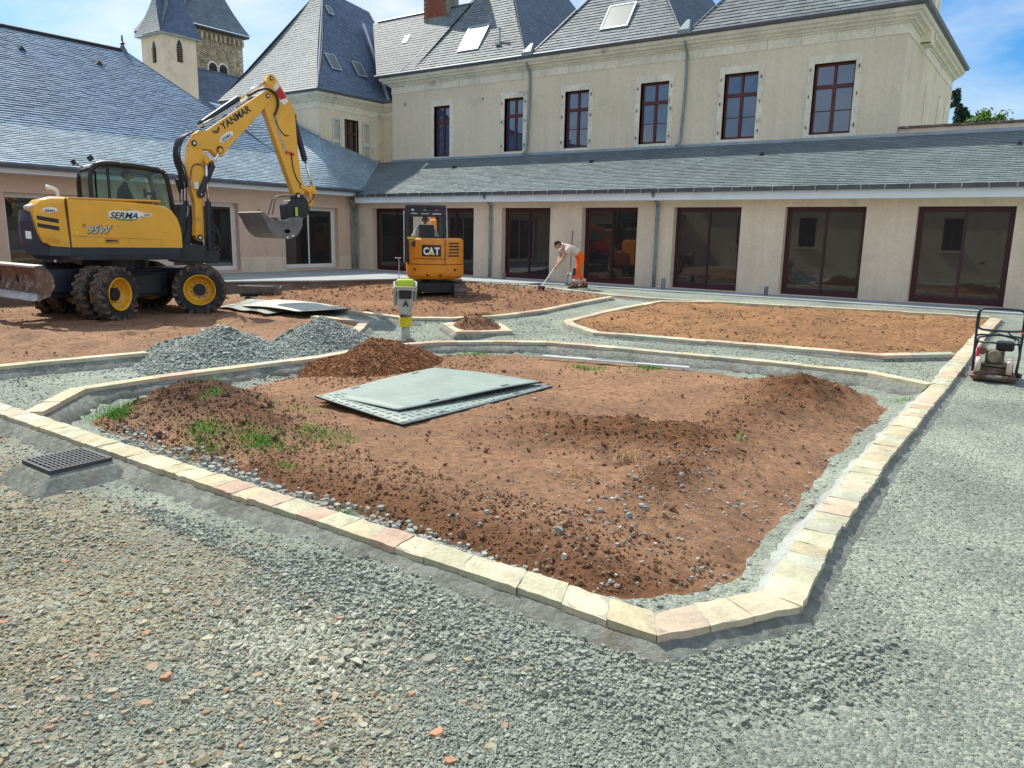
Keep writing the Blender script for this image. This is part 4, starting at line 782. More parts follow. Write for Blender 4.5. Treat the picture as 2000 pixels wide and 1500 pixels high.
mb = MB(); mb.tube([(XG+.02, 19.7, 3.12), (-21.2, 20.4, 3.45), (-22.0, 21.5, 3.95), (-22.62, 22.45, 4.45)], .06, 6, 4); mb.tube([(-24.1, 19.5, 5.68), (-22.7, 19.5, 5.1)], .04, 5, 1); mb.build('flashing', M['zinc'], lw)
for y, x in ((11.55, -27.1), (13.9, -27.1)):
    z = ZB+s2*(XB-x); mb = MB(); mb.raw([(x+.2, y-.12, z-.11), (x+.2, y+.12, z-.11), (x+.2, y, z+.04), (x-.15, y, z+.13)], [(0, 1, 2), (0, 2, 3), (1, 3, 2)]); mb.build('roof_vent', M['black'], lw)
downpipe(lw, [(XG+.1, 19.5, 3.08), (XG-.1, 19.55, 2.85), (XL+.07, 19.5, 2.65), (XL+.07, 19.5, .4)], .045, brk=(1.9,))

# ---- corner pavilion
pv = thing('corner_pavilion', 'square corner pavilion with steep hipped slate roof, shutters and two skylights', 'building', (-25, 22, 0))
XP = -22.7; YP = 19.55
mb = MB(); wall(mb, 'y', YP, 22.8, 0, 6.25, XP-.3, XP, [(20.74, 21.46, 4.5, 5.85)]); mb.box(-28, XP-.3, YP, YP+.3, 0, 6.25); mb.box(-28, -27.7, YP+.3, 25.3, 0, 6.25); mb.box(XP-.34, XP-.33, YP+.3, 22.8, 0, 6.2); mb.box(XP, -21.9, 22.8, 23.1, 0, 6.3); weld(mb.build('wall', M['render_up'], pv))
sweep_l([(0, 6.1), (.02, 6.1), (.02, 6.32), (.07, 6.34), (.14, 6.42), (.2, 6.46), (.28, 6.52), (.3, 6.6), (0, 6.6)], [(-28, YP), (XP, YP), (XP, 22.8), (-21.9, 22.8)], 'cornice', M['stone_trim'], pv)
sweep_l([(.26, 6.602), (.38, 6.62), (.4, 6.68), (.36, 6.7), (.26, 6.65)], [(-28, YP), (XP, YP), (XP, 22.8), (-21.9, 22.8)], 'gutter', M['zinc_dark'], pv)
a, b = 20.74, 21.46; mb = MB(); mb.box(XP-.1, XP+.025, a-.16, a, 4.3, 6.0); mb.box(XP-.1, XP+.025, b, b+.16, 4.3, 6.0); mb.box(XP-.1, XP+.025, a, b, 5.85, 6.0); mb.build('window_surround', M['stone_trim'], pv, bevel=.005)
mb = MB(); X_ = XP-.12; mb.box(X_-.05, X_, a, a+.05, 4.5, 5.85); mb.box(X_-.05, X_, b-.05, b, 4.5, 5.85); mb.box(X_-.05, X_, a, b, 5.8, 5.85); mb.box(X_-.05, X_+.01, a+.05, b-.05, 5.32, 5.4); mb.box(X_-.05, X_+.005, (a+b)/2-.035, (a+b)/2+.035, 4.5, 5.8); wd = mb.build('window', M['frame_brown'], pv)
mb = MB(); mb.box(X_-.04, X_-.035, a+.05, b-.05, 4.5, 5.8); mb.build('pane', M['glass_door'], wd)
for (p, q) in ((a-.6, a-.2), (b+.2, b+.58)):
    mb = MB(); mb.box(XP+.03, XP+.06, p, p+.05, 4.2, 5.85); mb.box(XP+.03, XP+.06, q-.05, q, 4.2, 5.85)
    for z in (4.2, 4.95, 5.78): mb.box(XP+.03, XP+.06, p+.05, q-.05, z, z+.07)
    sh = mb.build('shutter', M['shutter'], pv)
    for k in range(26):
        z = 4.29+k*.058
        if abs(z-4.98) < .07: continue
        mb = MB(); mb.obox((XP+.045, (p+q)/2, z+.02), (.028, q-p-.1, .008), Matrix.Rotation(radians(-40), 3, 'Y')); mb.build('slat', M['shutter'], sh)
zp = 6.68; yb = 31.0; kp = 1.45; xe = XP+.35; ye = YP-.35; hh = 3.1
A = (xe, ye, zp); R1 = (xe-hh, ye+hh, zp+kp*hh); Bk = (xe, 26, zp); R2 = (xe-hh, 23.6, zp+kp*hh)
slates(pv, (xe, ye, zp), (xe, 25.2, zp), R1, (xe-hh, 25.2-.4, zp+kp*hh-.3), .13, .2, base=(.6, .75, 1.1), curve=.1)  # right slope tinted dark for its shade, front slope below tinted light
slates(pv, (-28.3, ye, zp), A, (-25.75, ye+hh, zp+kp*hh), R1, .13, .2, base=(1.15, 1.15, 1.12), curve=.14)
mb = MB(); mb.face([(-25.75, ye+hh, zp+kp*hh), R1, (xe-hh, 24.8, zp+kp*hh-.3), (-25.75, 24.8, zp+kp*hh-.3)]); mb.face([(-28.3, ye+.02, zp-.02), (-25.75, ye+hh+.02, zp+kp*hh-.02), (-25.75, 24.8, zp+kp*hh-.3), (-28.3, 25.5, zp)]); mb.build('rear_slope', M['slate_deck'], pv)
mb = MB(); mb.tube([Vector(A).lerp(Vector(R1), t)+Vector((.0, -.0, -.1*4*t*(1-t)*.6+.02)) for t in (0, .25, .5, .75, 1)], .03, 6, 2); mb.tube([(xe+.0, 22.75, 6.75), (xe-.6, 22.95, 7.8), (xe-2.2, 23.6, 10.0)], .07, 6, 2); mb.build('hip_flashing', M['zinc'], pv)
def sky_x(y0, y1, x0, x1): skylight(pv, y0, y1, x0, x1, (xe, zp), -kp, ax='x', lift=.0)
sky_x(20.5, 21.0, -23.0, -23.42); sky_x(21.8, 22.3, -22.98, -23.38); sky_x(21.9, 22.2, -24.68, -24.93)

# ---- church: stair turret and rubble stone bell tower
cw = thing('church_tower', 'old rubble stone church tower with flared slate roof and twin louvred arches', 'church', (-61, 39, 0))
tx0, tx1, ty0, ty1 = -64.2, -58.5, 36.9, 42.3; ze = 17.3
mb = MB(); mb.box(tx0, tx1, ty0, ty1, 0, ze); mb.build('wall', M['rubble'], cw)
slates(cw, (tx1+.5, ty0-.5, 17.5), (tx1+.5, ty1+.5, 17.5), (-61.0, 39.2, 26.5), (-61.0, 40.0, 26.5), .28, .3, base=(.75, .85, 1.0), curve=.9)  # shaded side of the tower roof painted darker than its lit front
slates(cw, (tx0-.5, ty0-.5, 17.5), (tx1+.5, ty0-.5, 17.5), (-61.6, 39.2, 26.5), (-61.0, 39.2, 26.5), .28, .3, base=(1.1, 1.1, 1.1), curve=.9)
mb = MB(); mb.box(tx0-.45, tx1+.45, ty0-.45, ty1+.45, 17.3, 17.46); mb.build('eaves_board', M['slate_deck'], cw)
for i in range(13):
    y = ty0+.2+i*.42; mb = MB(); mb.box(tx1, tx1+.3, y, y+.16, 16.6, 17.05); mb.build('corbel', M['rubble_st'], cw)
ym = 39.8+.1; zc = 15.2
for i in range(25):
    t = pi*i/24; c, s = cos(t), sin(t); r0 = 1.25; mb = MB(); R = Matrix.Rotation(-t, 3, 'X'); mb.obox((tx1+.02, ym-c*r0, zc+s*r0), (.1, .42, .085), Matrix.Rotation(pi-t, 3, 'X')); mb.build('arch_stone', M['rubble_st'], cw)
for sd in (-1, 1):
    for k in range(9):
        z = 13.6+k*.2; mb = MB(); mb.box(tx1+.001, tx1+.05, ym+sd*1.25-.24-.08*(k % 2), ym+sd*1.25+.2+.08*(k % 2), z, z+.1); mb.build('jamb_stone', M['rubble_st'], cw)
for k in range(18):
    z = 11+k*.34; mb = MB(); mb.box(tx1-.1, tx1+.04, ty1-.35-.2*(k % 2), ty1+.03, z, z+.26); mb.build('quoin', M['rubble_st'], cw)
for (y, n_) in ((ym-.48, 0), (ym+.48, 1)):
    pts = lambda r, z0: [(y-r, z0), (y+r, z0), (y+r, 14.55)]+[(y+r*cos(t), 14.55+r*sin(t)) for t in np.linspace(.3, pi-.3, 6)]+[(y-r, 14.55)]
    mb = MB(); mb.prism(pts(.5, 13.2), 'x', tx1+.002, tx1+.05); fr_ = mb.build('arch_window', M['stone_trim'], cw); mb = MB(); mb.prism(pts(.36, 13.25), 'x', tx1+.051, tx1+.06); mb.build('opening', M['black'], fr_)
    for k in range(6): mb = MB(); mb.obox((tx1+.1, y, 13.4+k*.24), (.16, .7, .02), Matrix.Rotation(radians(35), 3, 'Y')); mb.build('louvre', M['slate_deck'], fr_)
st = thing('stair_turret', 'pale rendered turret with steep flared slate spire and louvred lancets before the church tower', 'tower', (-55.4, 34, 0))
sx0, sx1, sy0, sy1 = -56.8, -54.0, 32.5, 35.1; zt = 15.25
mb = MB(); mb.box(sx0, sx1, sy0, sy1, 0, zt); mb.build('wall', M['render_low'], st)
for F_, b_ in ((((sx1+.35, sy0-.35), (sx1+.35, sy1+.35)), (.5, .62, .95)), (((sx0-.35, sy0-.35), (sx1+.35, sy0-.35)), (1.15, 1.15, 1.12))):  # shaded and lit spire faces each get their own slate tint
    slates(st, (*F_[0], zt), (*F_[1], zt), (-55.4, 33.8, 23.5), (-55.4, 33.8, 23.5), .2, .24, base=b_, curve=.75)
mb = MB(); mb.box(sx0-.3, sx1+.3, sy0-.3, sy1+.3, zt-.1, zt-.03); mb.build('eaves_board', M['zinc'], st)
def lancet(ax, c, v, z0, z1, w_):
    pts = [(c-w_, z0), (c+w_, z0), (c+w_, z1-.5), (c+w_*.6, z1-.18), (c, z1), (c-w_*.6, z1-.18), (c-w_, z1-.5)]
    mb = MB(); d = (v, v+.03) if ax == 'x' else (v-.03, v); mb.prism(pts, ax, *d); o = mb.build('lancet_window', M['black'], st)
    for k in range(7):
        z = z0+.15+k*(z1-z0-.5)/7; mb = MB()
        if ax == 'x': mb.obox((v+.07, c, z), (.16, w_*1.7, .03), Matrix.Rotation(radians(35), 3, 'Y'))
        else: mb.obox((c, v-.07, z), (w_*1.7, .16, .03), Matrix.Rotation(radians(35), 3, 'X'))
        mb.build('louvre', M['rust'], o)
lancet('x', 33.75, sx1, 13.45, 15.0, .21); lancet('y', -55.15, sy0, 13.3, 14.8, .21)
nv = thing('church_nave', 'dark slate roof of the church nave below its tower', 'church', (-57, 38, 0))
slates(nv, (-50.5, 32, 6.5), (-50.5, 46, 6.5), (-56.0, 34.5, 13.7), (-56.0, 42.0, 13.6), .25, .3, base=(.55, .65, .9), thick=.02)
mb = MB(); mb.box(-62, -50.9, 33, 46, 0, 6.5); mb.build('wall', M['render_low'], nv)
mb = MB(); mb.tube([(-56.0, 34, 13.72), (-56.0, 42.05, 13.62)], .08, 6, 1); mb.build('ridge', M['zinc_dark'], nv)

# ---- building across the courtyard, behind the camera (seen mirrored in the glazed doors)
ob = thing('opposite_house', 'plain rendered house with sills across the courtyard mirrored in the doors', 'building', (-5, -8, 0))
OW = [(x, x+1.0, 1.3, 3.0) for x in (-17, -13.2, -9.4, -5.6, -1.8, 2.0, 5.8)]
mb = MB(); wall(mb, 'x', -21, 10, -.3, 5.2, -8.3, -8, OW); mb.box(-21, 10, -8.45, -8.4, -.3, 5.2); weld(mb.build('wall', M['render_low'], ob))
for a, b, z0, z1 in OW:
    mb = MB(); mb.box(a-.1, b+.1, -8.02, -7.86, z0-.12, z0-.02); mb.build('sill', M['stone_trim'], ob)
    mb = MB(); mb.box(a, a+.06, -8.2, -8.14, z0, z1); mb.box(b-.06, b, -8.2, -8.14, z0, z1); mb.box(a, b, -8.2, -8.14, z1-.06, z1); mb.box((a+b)/2-.04, (a+b)/2+.04, -8.2, -8.14, z0, z1); w_ = mb.build('window', M['frame_brown'], ob)
    mb = MB(); mb.box(a, b, -8.24, -8.22, z0, z1); mb.build('pane', M['glass_door'], w_)
slates(ob, (10, -7.6, 5.2), (-21, -7.6, 5.2), (10, -12, 8.4), (-21, -12, 8.4), .35, .4)

# ---- trees beyond the wall
def leaves(name, pts, size, mt, parent, tint=(.7, 1.3), droop=0.):
    n = len(pts); a = RNG.normal(0, 1, (n, 3)); a /= np.linalg.norm(a, axis=1)[:, None]; b = RNG.normal(0, 1, (n, 3)); b -= (b*a).sum(1)[:, None]*a; b /= np.linalg.norm(b, axis=1)[:, None]
    s = size*RNG.uniform(.6, 1.4, (n, 1)); V = np.stack([pts-a*s, pts+b*s*.5, pts+a*s+np.array([0, 0, -droop])*s, pts-b*s*.5], 1).reshape(-1, 3); F = np.arange(4*n).reshape(-1, 4)
    o = npmesh(name, V, F, mt, parent, tint=np.repeat(np.ones((n, 3))*RNG.uniform(*tint, (n, 1)), 4, 0)); o['kind'] = 'stuff'; return o
t = thing('conifer_tree', 'dark drooping conifer beyond the right end of the house', 'tree', (-5.35, 45, 0))
mb = MB(); mb.cyl((-5.35, 45, 0), (-5.3, 45, 9.2), .3, .03, 8); mb.build('trunk', M['bark'], t)
pts = []
for k in range(46):
    z = 2.5+6.6*k/46; r = (9.5-z)*.3+.15; a = random.uniform(0, 2*pi); q = RNG.random(130)
    if k % 5 == 0: r *= 1.35
    for u in q: pts.append((-5.33+cos(a)*r*u+random.gauss(0, .05), 45+sin(a)*r*u+random.gauss(0, .05), z+.12-u*u*.45*r+random.gauss(0, .05)))
    mb = MB(); mb.cyl((-5.33, 45, z), (-5.33+cos(a)*r, 45+sin(a)*r, z-.3*r), .03, .01, 5); mb.build('limb', M['bark'], t)
leaves('crown', np.array(pts), .1, M['leaf_d'], t, droop=.5)
def tree(x, y, zt, r, label, n=3500):
    t = thing('broadleaf_tree', label, 'tree', (x, y, 0)); mb = MB(); mb.cyl((x, y, 0), (x, y, zt-r), .25, .1, 8); mb.build('trunk', M['bark'], t); pts = []
    for k in range(26):
        a = random.uniform(0, 2*pi); b = random.uniform(-.3, 1.4); rr_ = r*random.uniform(.45, 1); c = Vector((x+cos(a)*cos(b)*rr_, y+sin(a)*cos(b)*rr_, zt-r+sin(b)*rr_*.95))
        mb = MB(); mb.cyl((x, y, zt-r*1.6), c, .05, .015, 5); mb.build('limb', M['bark'], t); pts.append(np.array(c)+RNG.normal(0, r*.16, (n//26, 3)))
    leaves('crown', np.concatenate(pts), .09, M['leaf'], t)
tree(-3.75, 42, 7.6, 1.1, 'light green bushy tree top behind the boundary wall', 4200)
tree(-2.3, 43, 7.1, .8, 'sparse twiggy shrub top right of the green tree', 500)

# ================================================================== machines
def text(parent, s, size, origin, xdir, updir, mt, ext=.002, shear=0., bold=0., center=False, sx=1., name='lettering'):
    c = bpy.data.curves.new('t', 'FONT'); c.body = s; c.size = size; c.extrude = ext; c.shear = shear; c.offset = bold; c.resolution_u = 3
    if center: c.align_x = 'CENTER'
    ob = bpy.data.objects.new('t', c); me = bpy.data.meshes.new_from_object(ob); bpy.data.objects.remove(ob); bpy.data.curves.remove(c)
    X_ = Vector(xdir).normalized(); U = Vector(updir).normalized(); Nn = X_.cross(U); R = Matrix((X_, U, Nn)).transposed(); org = ORG[parent]; O = Vector(origin)
    for v in me.vertices: p = Vector((v.co.x*sx, v.co.y, v.co.z)); v.co = O+R@p-org
    me.name = name; me.materials.clear(); me.materials.append(mt); return link(name, me, parent)
def ellipse_poly(cx, cy, a, b, n=20, rot=0.): return [(cx+a*cos(t)*cos(rot)-b*sin(t)*sin(rot), cy+a*cos(t)*sin(rot)+b*sin(t)*cos(rot)) for t in np.linspace(0, 2*pi, n, endpoint=False)]

# ---- wheeled excavator, standing parallel to the left wing
ex = thing('wheeled_excavator', 'big yellow wheeled excavator with raised boom and ditching bucket standing on bare soil', 'excavator', (-15.4, 8.1, 0))
XC = -15.4
# tyre and rim built once at the origin with the axle along +X, then copied
def tyre_mesh():
    mb = MB(); R0, W = .47, .105
    mb.lathe([(.29, -W*.85), (.33, -W), (.42, -W*1.04), (.455, -W*.9), (.463, -W*.5), (.465, 0), (.463, W*.5), (.455, W*.9), (.42, W*1.04), (.33, W), (.29, W*.85), (.285, 0), (.29, -W*.85)], (0, 0, 0), (1, 0, 0), 40)
    for k in range(19):
        for sd in (-1, 1):
            a = 2*pi*(k+.5*(sd > 0))/19
            for (x0, da, r0, r1, wx, wa) in ((.035, .0, .455, .492, .06, .055), (.083, .055, .445, .488, .055, .052), (.11, .08, .41, .465, .022, .05)):
                c = Vector((sd*x0, -sin(a+da)*(r0+r1)/2, cos(a+da)*(r0+r1)/2)); mb.obox(c, (wx, wa, r1-r0), Matrix.Rotation(a+da, 3, 'X')@Matrix.Rotation(sd*.45, 3, 'Z'))
    return mb
def rim_mesh(dish): # dish>0: deep outer wheel
    mb = MB(); mb.lathe([(.295, .115), (.29, .125), (.275, .12), (.268, .09), (.262, .02), (.235, -.005), (.225, -.03), (.2, -.045), (.14, -.05), (.13, -.05), (.0, -.05)], (0, 0, 0), (1, 0, 0), 36); mb.lathe([(.0, -.06), (.2, -.06), (.285, -.115)], (0, 0, 0), (1, 0, 0), 36); return mb
T_ = thing('tmp', '', ''); Tme = tyre_mesh().build('tyre', M['rubber_tan'], T_); Rme = rim_mesh(1).build('rim', M['yellow'], T_, smooth=True)
hb = MB(); hb.cyl((-.06, 0, 0), (.02, 0, 0), .115, .115, 20)
for k in range(10): a = 2*pi*k/10; hb.cyl((-.05, cos(a)*.155, sin(a)*.155), (-.035, cos(a)*.155, sin(a)*.155), .013, n=6)
Hme = hb.build('hub', M['black'], T_); tyre_me, rim_me, hub_me = Tme.data, Rme.data, Hme.data
tyre_me.materials.append(M['rubber'])
for p in tyre_me.polygons:
    r = sqrt(p.center.y**2+p.center.z**2)
    if r < .452 and p.index < 40*12: p.material_index = 1
for o in (Tme, Rme, Hme, T_): bpy.data.objects.remove(o)
def wheel(x, y, z, rz, outer, sd):
    h = link('wheel', hub_me, ex); h.location = Vector((x, y, z))-ORG[ex]; h.rotation_euler = (random.uniform(0, .3), 0, rz+(pi if sd < 0 else 0)); h.scale = (1.05,)*3
    t = link('tyre', tyre_me, h); r = link('rim', rim_me, h)
for (y, rz) in ((7.25, .42), (9.15, -.56)):
    for sd in (1, -1):
        for off in (1.09, .71):
            c, s = cos(rz), sin(rz); px = XC+sd*.92+.04; q = (off-.92)*sd
            wheel(px+q*c, y+q*s, .5, rz, off > 1, sd)
mb = MB(); mb.box(XC-.42, XC+.42, 6.5, 9.75, .42, .92); mb.box(XC-.55, XC+.55, 7.5, 8.7, .36, .86); mb.prism([(6.4, .55), (6.9, .5), (7.0, .95), (6.5, .95)], 'x', XC-.5, XC+.5); mb.build('chassis', M['navy'], ex, bevel=.02)
for y in (7.25, 9.15): mb = MB(); mb.cyl((XC-.72, y, .48), (XC+.72, y, .48), .1, n=12); mb.lathe([(.0, -.2), (.16, -.16), (.2, 0), (.16, .16), (0, .2)], (XC, y, .48), (1, 0, 0), 14); mb.build('axle', M['black'], ex)
mb = MB(); mb.box(XC+.42, XC+.62, 7.55, 8.55, .42, .82); mb.build('step_box', M['black'], ex, bevel=.02)
mb = MB(); mb.cyl((XC, 7.95, .92), (XC, 7.95, 1.15), .6, n=28); mb.build('slew_ring', M['black'], ex)
# dozer blade behind the rear wheels
bp = [(5.86, 1.06), (5.98, 1.04), (6.05, .9), (6.07, .75), (6.02, .6), (5.86, .5), (5.80, .49), (5.98, .62), (6.02, .76), (6.0, .9), (5.93, 1.0), (5.85, 1.03)]
mb = MB(); mb.prism(bp, 'x', XC-1.45, XC+1.42); bl = mb.build('dozer_blade', M['rust'], ex)
mb = MB(); mb.prism([(5.845, 1.03), (5.98, 1.045), (5.985, 1.075), (5.85, 1.06)], 'x', XC-1.46, XC+1.43); mb.prism([(5.78, .478), (5.86, .49), (5.87, .515), (5.93, .575), (5.92, .585), (5.78, .5)], 'x', XC-1.46, XC+1.43); mb.build('blade_edge', M['steel_br'], bl)
mb = MB(); mb.prism([(5.85, 1.06), (6.0, 1.06), (6.12, .9), (6.14, .72), (6.05, .55), (5.86, .47)], 'x', XC+1.42, XC+1.45); mb.build('end_plate', M['rust'], bl)
mb = MB()
for s in (-.35, .35): mb.prism([(6.0, .95), (6.5, .85), (6.5, .6), (6.02, .6)], 'x', XC+s-.05, XC+s+.05)
mb.cyl((XC+.0, 6.02, .8), (XC, 6.5, .9), .06, n=10); mb.build('blade_arm', M['black'], ex)
# skirt / counterweight
def rbox_plan(xa, xb, ya, yb, r, n=8):
    r = r*1.9
    P = []
    for cx, cy, a0 in ((xb-r, yb-.12, 0), (xa+r, yb-.12, pi/2), (xa+r, ya+r, pi), (xb-r, ya+r, 3*pi/2)):
        rr_ = r if a0 >= pi else .12
        cx = (xb-rr_) if cx > XC else (xa+rr_)
        P += [(cx+rr_*cos(a0+pi/2*k/n), cy+rr_*sin(a0+pi/2*k/n)) for k in range(n+1)]
    return P
def stack(name, layers, mt, parent, smooth=False, bevel=0.):
    """lofts rounded plan outlines at rising heights"""
    mb = MB(); v = []; n = len(layers[0][0]); f = []
    for P, z in layers: v += [(p[0], p[1], z) for p in P]
    for i in range(len(layers)-1): f += [(i*n+k, i*n+(k+1) % n, (i+1)*n+(k+1) % n, (i+1)*n+k) for k in range(n)]
    f += [tuple(range(n))[::-1], tuple(range((len(layers)-1)*n, len(layers)*n))]; mb.raw(v, f); return mb.build(name, mt, parent, smooth, bevel)
XR_ = -14.33; XLf = -16.5
stack('lower_skirt', [(rbox_plan(XLf, XR_-.01, 6.12, 8.78, .35), 1.12), (rbox_plan(XLf, XR_, 6.03, 8.8, .4), 1.22), (rbox_plan(XLf, XR_, 6.0, 8.8, .42), 1.345)], M['navy'], ex)
stack('counterweight', [(rbox_plan(XLf+.02, XR_-.015, 5.98, 6.4, .38), 1.2), (rbox_plan(XLf+.02, XR_-.012, 5.93, 6.45, .42), 1.4), (rbox_plan(XLf+.02, XR_-.012, 5.92, 6.42, .42), 1.8), (rbox_plan(XLf+.02, XR_-.05, 5.96, 6.4, .42), 2.0)], M['grey_dark'], ex)
# yellow engine cover: profile along Y lofted in X with rounded upper edge
def cover(name, prof, x_out, x_in, mt, rnd=.1, parent=ex):
    n = len(prof); zc = sum(p[1] for p in prof)/n; yc = sum(p[0] for p in prof)/n; v = []; f = []; lay = []
    for k in range(6):
        a = pi/2*k/5; ins = rnd*(1-sin(a)); lay.append((x_out-rnd*(1-cos(pi/2-a))*0-rnd*(1-cos(a))*0-ins*0-rnd*(1-sin(a)) if False else x_out-rnd*(1-sin(a)), rnd*(1-cos(a))*0+rnd*(1-sqrt(max(0, 1-(1-sin(a))**2)))))
    lay = [(x_out, rnd*.55), (x_out-rnd*.06, rnd*.3), (x_out-rnd*.22, rnd*.12), (x_out-rnd*.5, rnd*.02), (x_out-rnd, 0), (x_in, 0)]
    for x, sh in lay:
        for (y, z) in prof:
            dy = y-yc; top = max(0, z-zc)
            v.append((x, y-np.sign(dy)*sh*(.5 if z > 1.45 else .1)*(abs(dy) > .8*max(abs(p[0]-yc) for p in prof)), z-sh*(1 if z > zc+.1 else 0)))
    for i in range(len(lay)-1): f += [(i*n+k, i*n+(k+1) % n, (i+1)*n+(k+1) % n, (i+1)*n+k) for k in range(n)]
    f += [tuple(range(n)), tuple(range((len(lay)-1)*n, len(lay)*n))[::-1]]; mb = MB(); mb.raw(v, f); o = mb.build(name, mt, parent, smooth=True)
    w_ = o.modifiers.new('w', 'EDGE_SPLIT'); w_.split_angle = radians(38); return o
mainp = [(6.69, 1.35), (6.66, 2.23), (7.2, 2.225), (7.8, 2.2), (8.3, 2.165), (8.48, 2.13), (8.6, 2.06), (8.69, 1.93), (8.75, 1.75), (8.77, 1.6), (8.77, 1.35)]
side = cover('side_cover', mainp, XR_, XR_-1.0, M['yellow'])
rearp = [(6.14, 1.6), (6.1, 1.8), (6.08, 2.0), (6.12, 2.1), (6.22, 2.19), (6.4, 2.235), (6.66, 2.24), (6.67, 1.35), (6.35, 1.37), (6.2, 1.45)]
rear = cover('rear_hood', rearp, XR_, XC-.1, M['yellow'], rnd=.2)
mb = MB(); mb.box(XR_-.3, XR_-.02, 6.655, 6.69, 1.3, 2.2); mb.build('panel_gap', M['black'], ex)
for za, zb in ((1.82, 1.9), (1.69, 1.77)):
    mb = MB(); mb.prism([(6.14, za+.01), (6.5, za-.05), (6.5, zb-.055), (6.135, zb)], 'x', XR_-.03, XR_+.003); mb.build('air_vent', M['black'], rear)
mb = MB(); mb.prism([(6.16, 1.55), (6.45, 1.5), (6.5, 1.47), (6.5, 1.44), (6.45, 1.41), (6.2, 1.43)], 'x', XR_-.02, XR_+.006); mb.build('tail_recess', M['yellow_dirty'], rear)
mb = MB(); mb.prism([(6.7, 1.555), (8.4, 1.5), (8.4, 1.494), (6.7, 1.549)], 'x', XR_-.02, XR_+.0015); mb.build('panel_crease', M['rust'], side)
mb = MB(); mb.prism([(7.28, 1.54), (7.56, 1.53), (7.56, 1.41), (7.28, 1.42)], 'x', XR_-.02, XR_+.004); hp_ = mb.build('latch_plate', M['yellow_dirty'], side, bevel=.004); mb = MB(); mb.prism([(7.31, 1.495), (7.36, 1.49), (7.52, 1.48), (7.52, 1.46), (7.36, 1.46), (7.31, 1.455)], 'x', XR_, XR_+.02); mb.build('latch', M['black'], hp_)
FX = XR_+.002; XD = (0, 1, 0); UD = (0, 0, 1)
mb = MB(); mb.prism(ellipse_poly(7.8, 1.945, .245, .09, 22, .1), 'x', FX, FX+.002); mb.build('sticker', M['green'], side); mb = MB(); mb.prism(ellipse_poly(7.8, 1.955, .235, .078, 22, .1), 'x', FX+.002, FX+.004); mb.prism([(7.39, 2.01), (7.55, 2.03), (7.98, 2.0), (8.19, 1.995), (8.19, 1.925), (8.0, 1.93), (7.98, 1.875), (7.39, 1.875)], 'x', FX+.003, FX+.005); mb.build('sticker', M['white'], side)
text(side, 'SERMA', .155, (FX+.006, 7.4, 1.885), XD, (0, .12, 1), M['black'], bold=.004, shear=.25, sx=1.12)
text(side, 'LOC', .062, (FX+.006, 8.05, 1.94), XD, UD, M['black'], bold=.002)
mb = MB(); mb.tube([(FX+.006, 7.5, 1.885), (FX+.006, 7.65, 1.855), (FX+.006, 7.85, 1.865), (FX+.006, 8.0, 1.93)], .008, 5, 4); mb.build('sticker', M['green'], side)
text(side, '95W', .2, (FX+.002, 6.97, 1.6), XD, (0, .1, 1), M['black'], shear=.3, bold=.012, sx=1.0); text(side, '95W', .2, (FX+.005, 6.965, 1.605), XD, (0, .1, 1), M['shutter'], shear=.3, bold=.002)
text(side, 'B', .09, (FX+.004, 6.9, 1.71), XD, UD, M['rust'], shear=.3, bold=.003)
for y, z in ((6.77, 1.71), (6.79, 1.62), (7.21, 1.47)):
    mb = MB(); mb.prism([(y-.04, z-.03), (y+.04, z-.03), (y, z+.04)], 'x', FX, FX+.002); mb.build('warning_sticker', M['yellow_bel'], side)
mb = MB(); mb.prism(ellipse_poly(6.37, 2.0, .13, .05, 16, .05), 'x', XR_-.012, XR_+.004); s_ = mb.build('sticker', M['white'], rear); text(s_, 'SERMA', .06, (XR_+.006, 6.27, 1.965), XD, UD, M['grey_dark'], shear=.2, bold=.001)
mb = MB(); mb.prism([(5.93, 1.5), (6.02, 1.49), (6.02, 1.62), (5.93, 1.63)], 'x', XR_-.06, XR_-.005); mb.build('plate_sticker', M['white'], ex)
mb = MB(); mb.tube([(XR_-.25, 6.05, 2.0), (XR_-.12, 5.98, 2.03), (XR_-.05, 6.1, 2.06)], .04, 6, 3); mb.build('tail_lamp', M['steel_br'], ex)
mb = MB(); mb.tube([(XC-.2, 6.7, 2.2), (XC-.2, 6.7, 2.36), (XC-.2, 6.6, 2.42), (XC-.2, 6.5, 2.44)], .045, 8, 3); mb.build('exhaust_pipe', M['alu'], ex, smooth=True)
mb = MB(); mb.box(XC+.25, XR_-.0, 6.7, 8.4, 2.2, 2.235); mb.build('deck', M['yellow_dirty'], ex, bevel=.01)
# cab: right side X=-15.35, left side X=-16.4
ca = link('cab', bpy.data.meshes.new('cab_floor'), ex)
mb = MB(); mb.box(-16.4, -15.36, 7.6, 9.2, 1.15, 1.3); b_ = mb.build('cab_floor', M['black'], ca)
ca.data.from_pydata([(-16.3-ex.location.x, 7.7-ex.location.y, 1.3), (-15.45-ex.location.x, 7.7-ex.location.y, 1.3), (-15.9-ex.location.x, 9-ex.location.y, 1.3)], [], [(0, 1, 2)]); ca.data.materials.append(M['black'])
def post(pts, r=.045, name='cab_pillar', mt=None): mb = MB(); mb.tube(pts, r, 6, 5); return mb.build(name, mt or M['black'], ca, smooth=True)
for x in (-15.37, -16.38):
    post([(x, 7.62, 1.25), (x, 7.6, 2.3), (x, 7.6, 2.6), (x, 7.66, 2.82), (x, 7.85, 2.93), (x, 8.3, 2.93), (x, 8.8, 2.89), (x, 9.05, 2.84), (x, 9.14, 2.72), (x, 9.2, 2.4), (x, 9.25, 1.9), (x, 9.25, 1.25)], .05)
    post([(x, 7.95, 1.3), (x, 7.95, 2.85)], .03)
